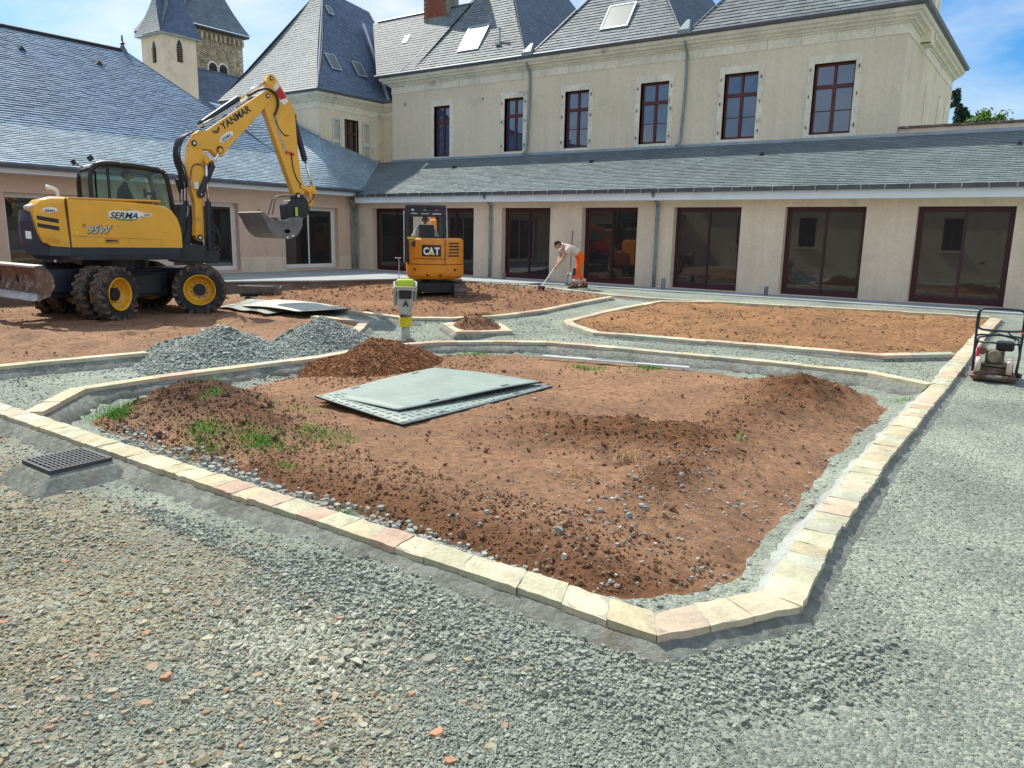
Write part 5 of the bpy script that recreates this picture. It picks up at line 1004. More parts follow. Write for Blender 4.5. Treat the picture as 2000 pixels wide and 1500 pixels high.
mb = MB(); prof = [(7.62, 2.84), (7.72, 2.92), (7.9, 2.965), (8.3, 2.965), (8.8, 2.925), (9.1, 2.87), (9.12, 2.82), (8.8, 2.86), (8.3, 2.9), (7.9, 2.9), (7.7, 2.84)]; mb.prism(prof, 'x', -16.4, -15.35); mb.build('roof', M['navy'], ca, bevel=.015)
mb = MB(); mb.prism([(7.6, 1.3), (9.22, 1.3), (9.22, 2.0), (8.9, 2.15), (7.6, 2.22)], 'x', -15.38, -15.355); mb.prism([(7.6, 1.3), (9.22, 1.3), (9.22, 1.85), (7.6, 1.85)], 'x', -16.4, -16.375); mb.build('door_panel', M['yellow_dirty'], ca)
for x in (-15.362, -16.388): mb = MB(); mb.face([(x, 7.7, 2.2 if x > -16 else 1.85), (x, 9.1, 2.15 if x > -16 else 1.85), (x, 9.02, 2.78), (x, 8.6, 2.85), (x, 7.72, 2.85)]); mb.build('window', M['cab_glass'], ca)
for y0, y1 in ((7.62, 7.6), (9.24, 9.1)): mb = MB(); mb.face([(-16.35, y0, 1.9), (-15.4, y0, 1.9), (-15.4, y1, 2.8), (-16.35, y1, 2.8)]); mb.build('windscreen' if y0 > 8 else 'rear_window', M['cab_glass'], ca)
mb = MB(); mb.obox((-16.0, 8.15, 1.75), (.48, .14, .65), Matrix.Rotation(-.15, 3, 'X')); mb.box(-16.24, -15.76, 8.15, 8.6, 1.45, 1.6); mb.obox((-16.0, 8.08, 2.2), (.28, .1, .2), Matrix.Identity(3)); mb.build('seat', M['seat'], ca, bevel=.04)
mb = MB(); mb.tube([(-15.6, 8.75, 1.3), (-15.6, 8.85, 2.3), (-15.6, 8.95, 2.4)], .02, 6, 2); mb.box(-15.72, -15.52, 8.72, 8.74, 2.32, 2.5); mb.box(-15.62, -15.58, 8.74, 8.95, 2.37, 2.43); mb.build('monitor', M['black'], ca)
mb = MB(); mb.tube([(-15.3, 9.1, 2.8), (-15.15, 9.3, 2.78), (-15.12, 9.32, 2.7)], .012, 6, 2); mb.obox((-15.1, 9.32, 2.55), (.16, .05, .3), Matrix.Rotation(.3, 3, 'X')); mb.build('mirror', M['black'], ca, bevel=.02)
mb = MB(); mb.tube([(-16.3, 7.7, 2.9), (-16.3, 7.55, 2.98)], .01, 5, 1); mb.obox((-16.3, 7.52, 3.0), (.1, .08, .1), Matrix.Rotation(.5, 3, 'X')); mb.obox((-15.5, 7.66, 3.02), (.1, .1, .1), Matrix.Rotation(.7, 3, 'X')); mb.build('work_lamp', M['black'], ca)
for y, z in ((8.2, 2.98), (9.02, 2.91)): mb = MB(); mb.box(-15.38, -15.33, y, y+.05, z-.04, z+.02); mb.cyl((-15.36, y+.02, z+.02), (-15.36, y+.02, z+.07), .018, n=6); mb.build('work_lamp', M['steel_br'], ca)
# swing bracket, boom, arm
BX = -14.92
mb = MB(); mb.prism([(8.8, 1.05), (9.9, 1.0), (9.95, 1.2), (9.7, 1.36), (9.3, 1.4), (8.8, 1.45)], 'x', BX-.2, BX+.22); mb.prism([(9.3, 1.3), (9.7, 1.3), (9.62, 1.62), (9.4, 1.62)], 'x', BX-.18, BX-.14); mb.build('swing_bracket', M['black'], ex, bevel=.03)
def plate_part(name, poly, x0, x1, mt, parent, bev=.012): mb = MB(); mb.prism(poly, 'x', x0, x1); return mb.build(name, mt, parent, bevel=bev)
bb = plate_part('lower_boom', [(9.36, 3.4), (9.44, 3.53), (9.56, 3.56), (9.66, 3.46), (9.69, 3.31), (9.87, 3.14), (9.86, 3.02), (9.76, 2.92), (9.64, 2.68), (9.62, 2.29), (9.61, 1.56), (9.56, 1.48), (9.49, 1.46), (9.42, 1.49), (9.39, 1.58), (9.42, 1.88), (9.42, 2.28), (9.3, 2.79), (9.3, 3.04)], BX-.13, BX+.13, M['yellow'], ex)
ub = plate_part('boom', [(9.45, 3.42), (9.5, 3.62), (9.62, 3.7), (9.8, 3.71), (11.3, 4.72), (11.4, 4.74), (11.48, 4.68), (11.46, 4.56), (11.26, 4.35), (10.8, 3.88), (10.3, 3.42), (10.16, 3.24), (10.05, 3.22), (9.97, 3.26), (9.88, 3.34), (9.69, 3.34), (9.55, 3.33)], BX-.14, BX+.14, M['yellow'], ex)
ar = plate_part('arm', [(11.38, 5.02), (11.42, 5.1), (11.5, 5.12), (11.58, 5.08), (11.93, 4.63), (12.04, 4.5), (12.08, 4.34), (12.13, 3.51), (12.2, 2.9), (12.3, 2.72), (12.28, 2.62), (12.13, 2.42), (12.05, 2.42), (11.98, 2.55), (11.26, 4.37), (11.3, 4.6), (11.42, 4.75), (11.36, 4.91)], BX-.12, BX+.12, M['yellow'], ex)
for p, r, o, l in (((9.48, 3.43), .06, ub, .17), ((9.49, 1.54), .06, bb, .16), ((11.36, 4.63), .05, ar, .16), ((10.09, 3.36), .075, ub, .18), ((11.48, 5.02), .045, ar, .14), ((9.86, 3.06), .045, bb, .15), ((9.57, 2.43), .06, bb, .22), ((12.17, 2.75), .04, ar, .14), ((12.08, 2.52), .075, ar, .16), ((12.56, 2.66), .04, ar, .12)):
    mb = MB(); mb.cyl((BX-l, *p), (BX+l, *p), r, n=14); k = mb.build('pin', M['black'], o); mb = MB(); mb.cyl((BX+l, *p), (BX+l+.006, *p), r*.5, n=10); mb.build('pin_cap', M['steel_br'], k) if o is None else mb.build('pin_cap', M['steel_br'], o)
for poly, mt in (([(11.53, 4.83), (11.62, 4.98), (11.68, 4.9), (11.6, 4.74)], 'white'), ([(11.55, 4.75), (11.7, 4.88), (11.86, 4.68), (11.7, 4.6)], 'red'), ([(11.66, 4.58), (11.86, 4.66), (11.9, 4.6), (11.8, 4.5)], 'white')):
    mb = MB(); mb.prism(poly, 'x', BX+.121, BX+.124); mb.build('stripe', M[mt], ar)
def cylinder(p0, p1, pm, r, rr_, x, parent=ex, name='cylinder'):
    mb = MB(); mb.cyl((x, *p0), (x, *pm), r, n=14); mb.cyl((x-.05, *p0), (x+.05, *p0), r*1.15, n=10); c = mb.build(name, M['navy'], parent, bevel=.004)
    mb = MB(); mb.cyl((x, *pm), (x, *p1), rr_, n=12); mb.build('rod', M['chrome'], c, smooth=True); mb = MB(); mb.cyl((x-.05, *p1), (x+.05, *p1), rr_*1.6, n=10); mb.build('rod_eye', M['yellow'], c)
for x in (BX-.02, BX+.17): cylinder((9.56, 2.43), (10.08, 3.34), (9.88, 3.04), .075, .032, x)
cylinder((9.68, 1.22), (9.72, 3.1), (9.71, 2.28), .075, .035, BX+.2)
cylinder((9.72, 3.84), (11.47, 5.02), (10.66, 4.48), .072, .036, BX)
cylinder((12.06, 4.3), (12.56, 2.72), (12.36, 3.35), .075, .034, BX+.02)
mb = MB(); mb.tube([(BX+.1, 9.6, 3.78), (BX+.1, 10.1, 4.05), (BX+.1, 11.2, 4.76)], .014, 6, 2); mb.tube([(BX+.13, 9.6, 3.75), (BX+.13, 10.1, 4.0), (BX+.13, 11.1, 4.68)], .014, 6, 2); mb.tube([(BX-.08, 9.6, 3.8), (BX-.08, 11.2, 4.78)], .014, 6, 2); mb.build('steel_pipe', M['steel_br'], ub, smooth=True)
P_ = [(9.42, 3.62), (9.2, 3.5), (9.08, 3.28), (9.09, 3.05), (9.17, 2.83), (9.18, 2.5)]
for k in range(5): mb = MB(); mb.tube([(BX-.12+.06*k, y+.018*k+random.uniform(-.02, .02), z+.01*k) for y, z in P_], .02, 6, 4); mb.build('hose', M['black'], ex, smooth=True)
for k in range(5): mb = MB(); x = BX-.12+.06*k; y = 9.18+.018*k; mb.tube([(x, y, 2.52), (x, y-.02, 2.3), (x+.03, y+.03, 2.1), (x+.02, y-.03, 1.9), (x, y-.05, 1.7), (x, 9.05, 1.4)], .017, 6, 3); mb.build('steel_pipe' if k % 2 else 'hose', M['steel_br'] if k % 2 else M['black'], ex, smooth=True)
mb = MB(); mb.prism([(9.0, 1.35), (9.28, 1.3), (9.3, 2.0), (9.24, 2.3), (9.1, 2.2), (8.95, 1.75)], 'x', BX-.16, BX+.1); mb.build('valve_block', M['black'], ex, bevel=.02)
for d in (0, .035): mb = MB(); mb.tube([(BX+.1+d, 10.85, 4.56), (BX+.12+d, 11.1, 4.7), (BX+.15+d, 11.36, 4.77), (BX+.15+d, 11.57, 4.67), (BX+.14+d, 11.61, 4.46), (BX+.13+d, 11.52, 4.25)], .022, 6, 4); mb.build('hose', M['black'], ar, smooth=True)
mb = MB(); mb.tube([(BX+.13, 11.5, 4.25), (BX+.13, 11.62, 3.99), (BX+.13, 11.79, 3.84), (BX+.1, 11.95, 3.88)], .013, 6, 4); mb.tube([(BX+.13, 11.93, 3.45), (BX+.13, 11.98, 3.1), (BX+.13, 12.12, 2.83), (BX+.12, 12.34, 2.73), (BX+.1, 12.5, 2.68), (BX+.1, 12.53, 2.5), (BX+.1, 12.35, 2.36)], .014, 6, 4); mb.build('hose', M['black'], ar, smooth=True)
mb = MB()
for d in (0, .03, .06): mb.tube([(BX+.126, 11.5+d, 4.25), (BX+.126, 11.62+d, 3.8), (BX+.126, 11.78+d, 3.45)], .009, 5, 2)
mb.build('steel_pipe', M['steel_br'], ar)
for y, z in ((11.8, 3.47), (11.9, 3.47), (11.97, 3.45)): mb = MB(); mb.cyl((BX+.12, y, z), (BX+.17, y, z), .03, n=8); mb.build('coupling', M['red'], ar)
mb = MB(); mb.tube([(BX+.2, 9.75, 1.7), (BX+.25, 9.92, 1.6), (BX+.25, 9.97, 1.4), (BX+.22, 9.85, 1.22), (BX+.2, 9.7, 1.18)], .022, 6, 4); mb.tube([(BX+.2, 9.7, 1.9), (BX+.28, 9.87, 1.7), (BX+.28, 9.9, 1.4), (BX+.2, 9.75, 1.28)], .022, 6, 4); mb.build('hose', M['black'], ex, smooth=True)
mb = MB(); mb.tube([(BX+.14, 9.33, 2.55), (BX+.14, 9.4, 2.95), (BX+.14, 9.6, 3.02), (BX+.14, 9.72, 2.9), (BX+.14, 9.66, 2.7)], .016, 6, 4); mb.build('hose_guard', M['rust'], bb, smooth=True)
mb = MB(); mb.box(BX+.13, BX+.2, 9.4, 9.52, 2.52, 2.66); mb.build('valve', M['steel_br'], bb, bevel=.01)
# boom lettering
bd = Vector((0, .67, .45)).normalized(); bu = Vector((0, -.45, .67)).normalized(); FX2 = BX+.141
text(ub, 'YANMAR', .2, (FX2, 10.2, 3.77), bd, bu, M['black'], bold=.006, sx=1.05)
for k in range(2):
    mb = MB(); o = Vector((FX2, 9.98, 3.64))+bu*(.035*k-.01)-bd*(.0)
    a = [o+bd*0+bu*.06, o+bd*.1+bu*0, o+bd*.2+bu*.06, o+bd*.2+bu*.085, o+bd*.1+bu*.025, o+bu*.085]; mb.prism([(p.y, p.z) for p in a], 'x', FX2, FX2+.003); mb.build('emblem', M['black'], ub)
c = Vector((0, 10.27, 3.64)); mb = MB(); mb.prism([((c+bd*.2*cos(t)+bu*.075*sin(t)).y, (c+bd*.2*cos(t)+bu*.075*sin(t)).z) for t in np.linspace(0, 2*pi, 18, endpoint=False)], 'x', FX2, FX2+.003); s_ = mb.build('sticker', M['white'], ub)
text(s_, 'SERMA', .09, Vector((FX2+.004, 10.27, 3.64))-bd*.16-bu*.035, bd, bu, M['grey_dark'], shear=.25, bold=.001)
mb = MB(); q = Vector((FX2+.005, 10.27, 3.64)); mb.tube([q-bd*.12-bu*.05, q+bd*.0-bu*.066, q+bd*.13-bu*.045], .006, 5, 3); mb.build('sticker', M['green'], ub)
# link, tilt head and ditching bucket
for x in (BX-.15, BX+.13): plate_part('link', [(12.17, 2.79), (12.5, 2.72), (12.6, 2.68), (12.62, 2.6), (12.5, 2.58), (12.17, 2.7)], x, x+.025, M['yellow'], ex)
plate_part('link', [(12.5, 2.68), (12.62, 2.66), (12.5, 2.3), (12.42, 2.28)], BX-.08, BX+.08, M['yellow'], ex)
plate_part('quick_hitch', [(11.98, 2.55), (12.2, 2.56), (12.34, 2.42), (12.4, 2.2), (12.3, 2.02), (12.05, 2.12), (12.0, 2.3)], BX-.16, BX+.16, M['black'], ex, .03)
plate_part('tilt_head', [(11.72, 1.98), (11.7, 2.3), (11.82, 2.42), (12.05, 2.4), (12.2, 2.1), (12.15, 1.92), (11.95, 1.88)], BX-.2, BX+.2, M['black'], ex, .03)
mb = MB(); mb.tube([(BX+.26, 11.3, 2.06), (BX+.26, 11.38, 2.36), (BX+.22, 11.5, 2.48), (BX+.2, 11.95, 2.52)], .025, 6, 4); mb.tube([(BX-.1, 11.35, 2.06), (BX-.1, 11.48, 2.42)], .02, 6, 1); mb.build('guard_rail', M['steel_grey'], ex)
mb = MB(); mb.box(BX+.245, BX+.25, 11.93, 12.0, 2.05, 2.25); mb.build('warning_sticker', M['lime'], ex)
bo = [(10.62, 2.1), (10.72, 1.96), (10.84, 1.78), (10.98, 1.64), (11.14, 1.555), (11.3, 1.53), (11.55, 1.53), (11.78, 1.6), (11.95, 1.75), (12.02, 2.0)]
bi = [(y-.0+.02*(i < 6), z+.03) for i, (y, z) in enumerate(bo)]
XB0, XB1 = -15.85, -14.45
FY = lambda P: [(12.02-(12.02-y)*.8, z) for y, z in P]
mb = MB(); mb.prism(FY(bo+[(11.98, 2.02), (11.9, 1.78), (11.75, 1.64), (11.55, 1.565), (11.3, 1.565), (11.16, 1.59), (11.0, 1.67), (10.87, 1.8), (10.75, 1.98), (10.66, 2.1)]), 'x', XB0, XB1); bk = mb.build('bucket', M['steel_grey'], ex)
side_p = bo+[(11.9, 2.03), (11.6, 2.0), (11.35, 1.93), (11.1, 1.93), (10.9, 2.0), (10.72, 2.1)]
for x in (XB0-.02, XB1): mb = MB(); mb.prism(FY(side_p), 'x', x, x+.02); mb.build('side_plate', M['steel_grey'], bk, bevel=.003)
mb = MB(); mb.prism(FY([(10.78, 1.88), (12.0, 1.84), (12.0, 1.87), (10.77, 1.91)]), 'x', XB1+.02, XB1+.026); mb.prism(FY([(10.6, 2.1), (10.7, 1.99), (10.75, 2.0), (10.66, 2.12)]), 'x', XB0-.02, XB1+.02); mb.build('wear_strip', M['steel_grey'], bk)
mb = MB(); mb.prism(ellipse_poly(11.58, 1.7, .09, .05, 8), 'x', XB1+.0205, XB1+.022); mb.build('rust_patch', M['pile_s'] if 'pile_s' in M else M['rust'], bk)
for y, z in ((11.57, 1.565), (11.72, 1.6)): mb = MB(); mb.prism([(y-.04, z), (y+.04, z+.03), (y+.02, z-.03)], 'x', XB1+.021, XB1+.024); mb.build('sticker', M['white'], bk)

# upper structure: pose it. It is slewed 17 degrees clockwise on the undercarriage
SL = radians(17); PV = Vector((-15.4, 8.0, 0)); CHAS = ('wheel', 'chassis', 'axle', 'step_box', 'slew_ring', 'dozer_blade', 'blade_arm')
FRONT = ('lower_boom', 'boom', 'arm', 'cylinder', 'hose', 'steel_pipe', 'link', 'quick_hitch', 'tilt_head', 'guard_rail', 'bucket', 'valve_block', 'swing_bracket', 'warning_sticker')
def slew(v, kind):
    s_ = v.y-PV.y
    if kind == 'front': z = 1.75+(v.z-1.75)*(1-.0176*s_); s_ = .816*s_+.222
    elif kind == 'cab': z = v.z; s_ = .899*s_-.012
    else: z = v.z; s_ = .913*s_+.27
    dx = v.x-PV.x
    if kind == 'cab' and v.x < -15.95: dx -= .33
    if kind == 'body' and s_ < -1.1: s_ = -1.1+(s_+1.1)*(1-.35*max(0, min(1, -dx-.1)))
    return Vector((PV.x+dx*cos(SL)+s_*sin(SL), PV.y-dx*sin(SL)+s_*cos(SL), z))
def pose(o, kind):
    for v in o.data.vertices: v.co = slew(v.co+ORG[o], kind)-ORG[o]
    for c in o.children: pose(c, kind)
for o in list(ex.children):
    b = o.name.split('.')[0]
    if b in CHAS: continue
    pose(o, 'front' if b in FRONT else ('cab' if b == 'cab' else 'body'))

# ---- people
M['hair_short'] = mat('shaved grey hair', (.22, .13, .1), .8, .2, 30)
def person(name, label, loc, rz, J, R, bones, headp, look, mats, hands=(), hair='hair', hairf=.25, local_parent=None, bald=False):
    """J joint positions, R radii, bones (a, b, material key); one skinned continuous body"""
    t = thing(name, label, 'person', loc, rz, local=True)
    names = list(J); idx = {n: i for i, n in enumerate(names)}; me = bpy.data.meshes.new('p'); me.from_pydata([J[n] for n in names], [(idx[a], idx[b]) for a, b, _ in bones], [])
    ob = bpy.data.objects.new('p', me); COL.objects.link(ob); sk = ob.modifiers.new('s', 'SKIN'); sv = me.skin_vertices[0].data
    for n in names: sv[idx[n]].radius = R[n] if isinstance(R[n], tuple) else (R[n], R[n]); 
    sv[idx['pelvis']].use_root = True
    sb = ob.modifiers.new('b', 'SUBSURF'); sb.levels = 2; sb.render_levels = 2
    dg = bpy.context.evaluated_depsgraph_get(); bm_ = bpy.data.meshes.new_from_object(ob.evaluated_get(dg)); bpy.data.objects.remove(ob)
    V = [tuple(v.co) for v in bm_.vertices]; F = [tuple(p.vertices) for p in bm_.polygons]
    keys = []; mi = []
    def near(p):
        best = (9, None)
        for a, b, k in bones:
            A = Vector(J[a]); B_ = Vector(J[b]); d = B_-A; u = max(0, min(1, (p-A).dot(d)/d.length_squared)); q = (p-A-d*u).length/(max(.02, (R[a] if not isinstance(R[a], tuple) else R[a][0])))
            if q < best[0]: best = (q, k)
        return best[1]
    for p in bm_.polygons:
        k = near(p.center)
        if k not in keys: keys.append(k)
        mi.append(keys.index(k))
    # head: shaped ellipsoid with nose, brow, ears, joined into the body mesh
    H = Vector(headp); look = Vector(look).normalized(); upv = Vector((0, 0, 1)); side_ = look.cross(upv).normalized(); upv = side_.cross(look).normalized()
    def hv(a, b, r=(.078, .098, .115)):
        x = cos(b)*cos(a); y = cos(b)*sin(a); z = sin(b); x_ = x*r[1]; y_ = y*r[0]; z_ = z*r[2]
        if z < -.2: x_ *= 1+.05*z; y_ *= 1+.28*z
        if x > .93 and -.3 < z < .15: x_ += .022
        if x > .8 and .1 < z < .3: x_ -= .006
        return H+look*x_+side_*y_+upv*z_
    na, nb = 20, 14; b0 = len(V)
    for j in range(nb+1):
        for i in range(na): V.append(tuple(hv(2*pi*i/na, -pi/2+pi*j/nb)))
    keys.append('skin') if 'skin' not in keys else None; ks = keys.index('skin')
    for j in range(nb):
        for i in range(na): F.append((b0+j*na+i, b0+j*na+(i+1) % na, b0+(j+1)*na+(i+1) % na, b0+(j+1)*na+i)); mi.append(ks)
    def addtube(pts, rads, k):
        mb = MB(); mb.tube(pts, lambda u: rads[0]+(rads[1]-rads[0])*u, 6, 2); b = len(V); V.extend(tuple(p) for p in mb.v); F.extend(tuple(i+b for i in f) for f in mb.f); mi.extend([k]*len(mb.f))
    for s in (-1, 1): addtube([H+side_*s*.074-upv*.03-look*.01, H+side_*s*.088+upv*.0-look*.015, H+side_*s*.08+upv*.03-look*.01], (.012, .014), ks)
    for (wr, dirv, curl, palm) in hands: # five fingers curled round what is held
        wr = Vector(wr); dv = Vector(dirv).normalized(); cv = Vector(curl).normalized(); sd = dv.cross(cv).normalized()
        for k, (ln, off) in enumerate(((.075, -.03), (.085, -.01), (.08, .01), (.065, .03))):
            p = wr+dv*.07+sd*off; addtube([p-dv*.03, p+dv*.02, p+dv*.035+cv*.02, p+dv*.02+cv*.045, p+cv*.05-dv*.005], (.011, .008), ks)
        p = wr+dv*.03-sd*.035; addtube([p, p-sd*.015+dv*.02+cv*.01, p+dv*.045+cv*.03-sd*.005], (.012, .009), ks)
        addtube([wr-dv*.02, wr+dv*.03, wr+dv*.075], (.028, .034), ks)
    me = bpy.data.meshes.new('body'); me.from_pydata(V, [], F)
    for k in keys: me.materials.append(M[k])
    me.polygons.foreach_set('material_index', mi); me.polygons.foreach_set('use_smooth', [True]*len(F)); body = link('body', me, t)
    # hair cap
    hvv = []; hf = []; nb2 = 8
    for j in range(nb2+1):
        for i in range(na):
            a = 2*pi*i/na; low = (-.45 if abs(a-pi) < 1.7 else .42) if not bald else (-.3 if abs(a-pi) < 1.6 else .9); b = low+(pi/2-low)*j/nb2; hvv.append(tuple(hv(a, b, (.078*1.07, .098*1.06, .115*1.06)) if not bald else hv(a, b, (.0795, .0995, .1165))))
    for j in range(nb2):
        for i in range(na): hf.append((j*na+i, j*na+(i+1) % na, (j+1)*na+(i+1) % na, (j+1)*na+i))
    mb = MB(); mb.raw(hvv, hf); mb.build('hair', M[hair], t, smooth=True)
    mb = MB()
    for s in (-1, 1): c = H+look*.088+side_*s*.03+upv*.022; mb.lathe([(0, -.008), (.009, -.003), (.009, .003), (0, .008)], c, look, 8)
    mb.build('eyes', M['hair'], t)
    mb = MB(); c = H+look*.083-upv*.06; mb.tube([c-side_*.022, c+look*.006, c+side_*.022], .005, 5, 2); mb.build('mouth', M['red'], t)
    return t
# operator in the big excavator
person('person', 'driver in a dark shirt sitting in the cab of the big yellow excavator', tuple(slew(Vector((-15.85, 8.34, 1.93)), 'cab')), -SL,
    dict(pelvis=(0, 0, .08), waist=(0, -.02, .25), chest=(0, -.01, .45), neck=(0, .03, .62), headb=(0, .05, .7), sl=(-.19, 0, .55), el=(-.27, .1, .3), wl=(-.24, .36, .3), sr=(.19, 0, .55), er=(.27, .1, .3), wr=(.24, .36, .3), hl=(-.1, .02, .06), kl=(-.14, .45, .1), al=(-.14, .5, -.25), hr=(.1, .02, .06), kr=(.14, .45, .1), ar=(.14, .5, -.25)),
    dict(pelvis=.16, waist=.15, chest=(.17, .13), neck=.06, headb=.055, sl=.075, el=.05, wl=.034, sr=.075, er=.05, wr=.034, hl=.09, kl=.065, al=.05, hr=.09, kr=.065, ar=.05),
    [('pelvis', 'waist', 'shirt_d'), ('waist', 'chest', 'shirt_d'), ('chest', 'neck', 'shirt_d'), ('neck', 'headb', 'skin'), ('chest', 'sl', 'shirt_d'), ('sl', 'el', 'shirt_d'), ('el', 'wl', 'skin'), ('chest', 'sr', 'shirt_d'), ('sr', 'er', 'shirt_d'), ('er', 'wr', 'skin'), ('pelvis', 'hl', 'shirt_d'), ('hl', 'kl', 'shirt_d'), ('kl', 'al', 'shirt_d'), ('pelvis', 'hr', 'shirt_d'), ('hr', 'kr', 'shirt_d'), ('kr', 'ar', 'shirt_d')],
    (0, .08, .83), (.25, 1, -.1), None, hands=(((-.24, .36, .3), (0, 1, 0), (0, 0, -1), 0), ((.24, .36, .3), (0, 1, 0), (0, 0, -1), 0)))

# ---- small tracked digger seen from behind
MH = radians(43); ML = Vector((-12.43, 14.17, 0)); MZ = .1
mi_ = thing('mini_excavator', 'small orange tracked digger seen from behind with its driver facing the doors', 'excavator', (ML.x, ML.y, MZ), MH, local=True)
for s in (-1, 1):
    xc = s*.62; prof = [(-.95+.0, .22)]; prof = []
    for k in range(9): a = pi/2+pi*k/8; prof.append((-.78+.23*cos(a), .23+.23*sin(a)))
    for k in range(9): a = -pi/2+pi*k/8; prof.append((.78+.23*cos(a), .23+.23*sin(a)))
    mb = MB(); mb.prism(prof, 'x', xc-.15, xc+.15); tr = mb.build('track', M['rubber_tan'], mi_)
    n = len(prof)
    tot = 2*1.56+2*pi*.23
    for k in range(30):
        d = tot*k/30
        if d < 1.56: y, z, a = -.78+d, .0, 0
        elif d < 1.56+pi*.23: u = (d-1.56)/.23; y, z, a = .78+.23*sin(u), .23-.23*cos(u), u
        elif d < 3.12+pi*.23: y, z, a = .78-(d-1.56-pi*.23), .46, pi
        else: u = (d-3.12-pi*.23)/.23; y, z, a = -.78-.23*sin(u), .23+.23*cos(u), pi+u
        mb = MB(); R = Matrix.Rotation(a, 3, 'X'); mb.obox(Vector((xc-.08, y, z)), (.13, .045, .05), R); mb.obox(Vector((xc+.08, y, z)), (.13, .045, .05), R); mb.build('track_pad', M['rubber_tan'], tr)
    mb = MB(); mb.box(xc-.1, xc+.1, -.7, .7, .12, .36); mb.build('track_frame', M['yellow_dirty'], mi_)
mb = MB(); mb.box(-.5, .5, -.5, .5, .25, .5); mb.cyl((0, 0, .4), (0, 0, .58), .35, n=20); mb.build('undercarriage', M['black'], mi_)
mb = MB(); mb.prism([(1.1, .1), (1.2, .12), (1.2, .5), (1.12, .5)], 'x', -.8, .8); mb.build('dozer_blade', M['rust'], mi_)
def loc_stack(name, P0, layers, mt, bevel=0.): return stack(name, [([(x*sx, y*sy+dy) for x, y in P0], z) for (sx, sy, dy, z) in layers], mt, mi_, False, bevel)
tail = [(.74*cos(a), -.2+.72*sin(a)*.75) for a in np.linspace(pi, 2*pi, 13)]+[(.74, .75), (-.74, .75)]
tail = [(x, y) for x, y in tail]
cwt = loc_stack('counterweight', tail, [(.9, .9, 0, .6), (.98, .98, 0, .68), (1, 1, 0, .76), (1, 1, 0, .96)], M['orange'])
for x, z in ((-.52, .84), (.5, .84), (-.2, .7), (.12, .7)):
    y = -.2-.54*sqrt(1-(x/.74)**2)-.02; mb = MB(); mb.cyl((x, y+.04, z), (x, y-.005, z), .03, n=10); mb.build('bolt_hole', M['black'], cwt)
hood = loc_stack('engine_cover', [(x*.99, y*.97) for x, y in tail], [(1, 1, 0, .975), (1, 1, 0, 1.5), (.98, .98, 0, 1.58), (.93, .93, 0, 1.62)], M['orange'])
mb = MB(); yy = lambda x: -.2-.524*sqrt(max(0, 1-(x/.735)**2)); 
def on_tail(x0, x1, z0, z1, off, name, mt, parent, n=5):
    mb = MB(); v = []; f = []
    for i in range(n+1): x = x0+(x1-x0)*i/n; v += [(x, yy(x)-off, z0), (x, yy(x)-off, z1), (x, yy(x)+.02, z0), (x, yy(x)+.02, z1)]
    for i in range(n): q = i*4; f += [(q, q+4, q+5, q+1), (q+1, q+5, q+7, q+3), (q, q+2, q+6, q+4)]
    f += [(0, 1, 3, 2), (n*4, n*4+2, n*4+3, n*4+1)]; mb.raw(v, f); return mb.build(name, mt, parent)
on_tail(-.71, .24, 1.1, 1.115, .002, 'panel_gap', M['black'], hood); on_tail(.235, .25, .98, 1.6, .002, 'panel_gap', M['black'], hood, 1)
for k in range(5): on_tail(.34, .6, 1.17+k*.078, 1.205+k*.078, .003, 'air_vent', M['black'], hood, 3)
mb = MB(); mb.cyl((-.52, yy(-.52)+.05, 1.47), (-.52, yy(-.52)-.004, 1.47), .075, n=14); mb.build('exhaust_recess', M['black'], hood)
lp = on_tail(-.34, .14, 1.17, 1.45, .004, 'logo_plate', M['black'], hood, 4)
yl = yy(-.1)-.012
for k, (chs, x) in enumerate((('C', -.305), ('A', -.17), ('T', -.02))): text(lp, chs, .25, (x, yl-(.0), 1.215), (1, .0, 0), (0, 0, 1), M['white'], bold=.01, sx=.8)
mb = MB(); mb.prism([(-.2, 1.215), (.0, 1.215), (-.1, 1.285)], 'y', yl-.006, yl-.003); mb.build('emblem', M['yellow_bel'], lp)
cbp = thing  # cab, left part
cabm = MB(); cabm.box(-.72, .24, -.42, .7, 1.0, 1.1); cb = cabm.build('cab', M['black'], mi_)
for x in (-.72, .2):
    for y in (-.45, .68): mb = MB(); mb.tube([(x+.02, y, 1.0), (x+.02, y+.0, 1.8), (x+.02, y+.02, 2.36)], .04, 6, 2); mb.build('cab_pillar', M['navy'], cb)
mb = MB(); mb.box(-.75, .27, -.52, .75, 2.34, 2.44); mb.build('roof', M['navy'], cb, bevel=.03)
mb = MB(); mb.box(-.72, .24, -.5, -.47, 2.14, 2.4); hd_ = mb.build('rear_panel', M['navy'], cb); mb = MB(); mb.box(-.72, .24, -.5, -.47, 1.58, 1.66); mb.box(-.72, -.66, -.5, -.47, 1.66, 2.16); mb.box(.17, .24, -.5, -.47, 1.66, 2.16); mb.build('rear_frame', M['navy'], cb)
for x, m_ in ((-.56, 'white'), (-.26, 'green'), (.04, 'pink_tape')): mb = MB(); mb.box(x-.03, x+.03, -.505, -.5, 2.29, 2.33); mb.build('sticker', M[m_], hd_)
mb = MB(); mb.box(-.6, -.45, -.505, -.5, 2.21, 2.23); mb.box(-.35, -.15, -.505, -.5, 2.21, 2.225); mb.box(-.07, .15, -.505, -.5, 2.205, 2.23); mb.build('sticker', M['shutter'], hd_)
mb = MB(); mb.box(-.7, -.42, -.505, -.501, 1.59, 1.64); mb.build('warning_sticker', M['yellow_bel'], cb)
mb = MB(); mb.face([(-.68, -.485, 1.66), (.18, -.485, 1.66), (.18, -.485, 2.14), (-.68, -.485, 2.14)]); mb.build('rear_window', M['cab_glass2'], cb)
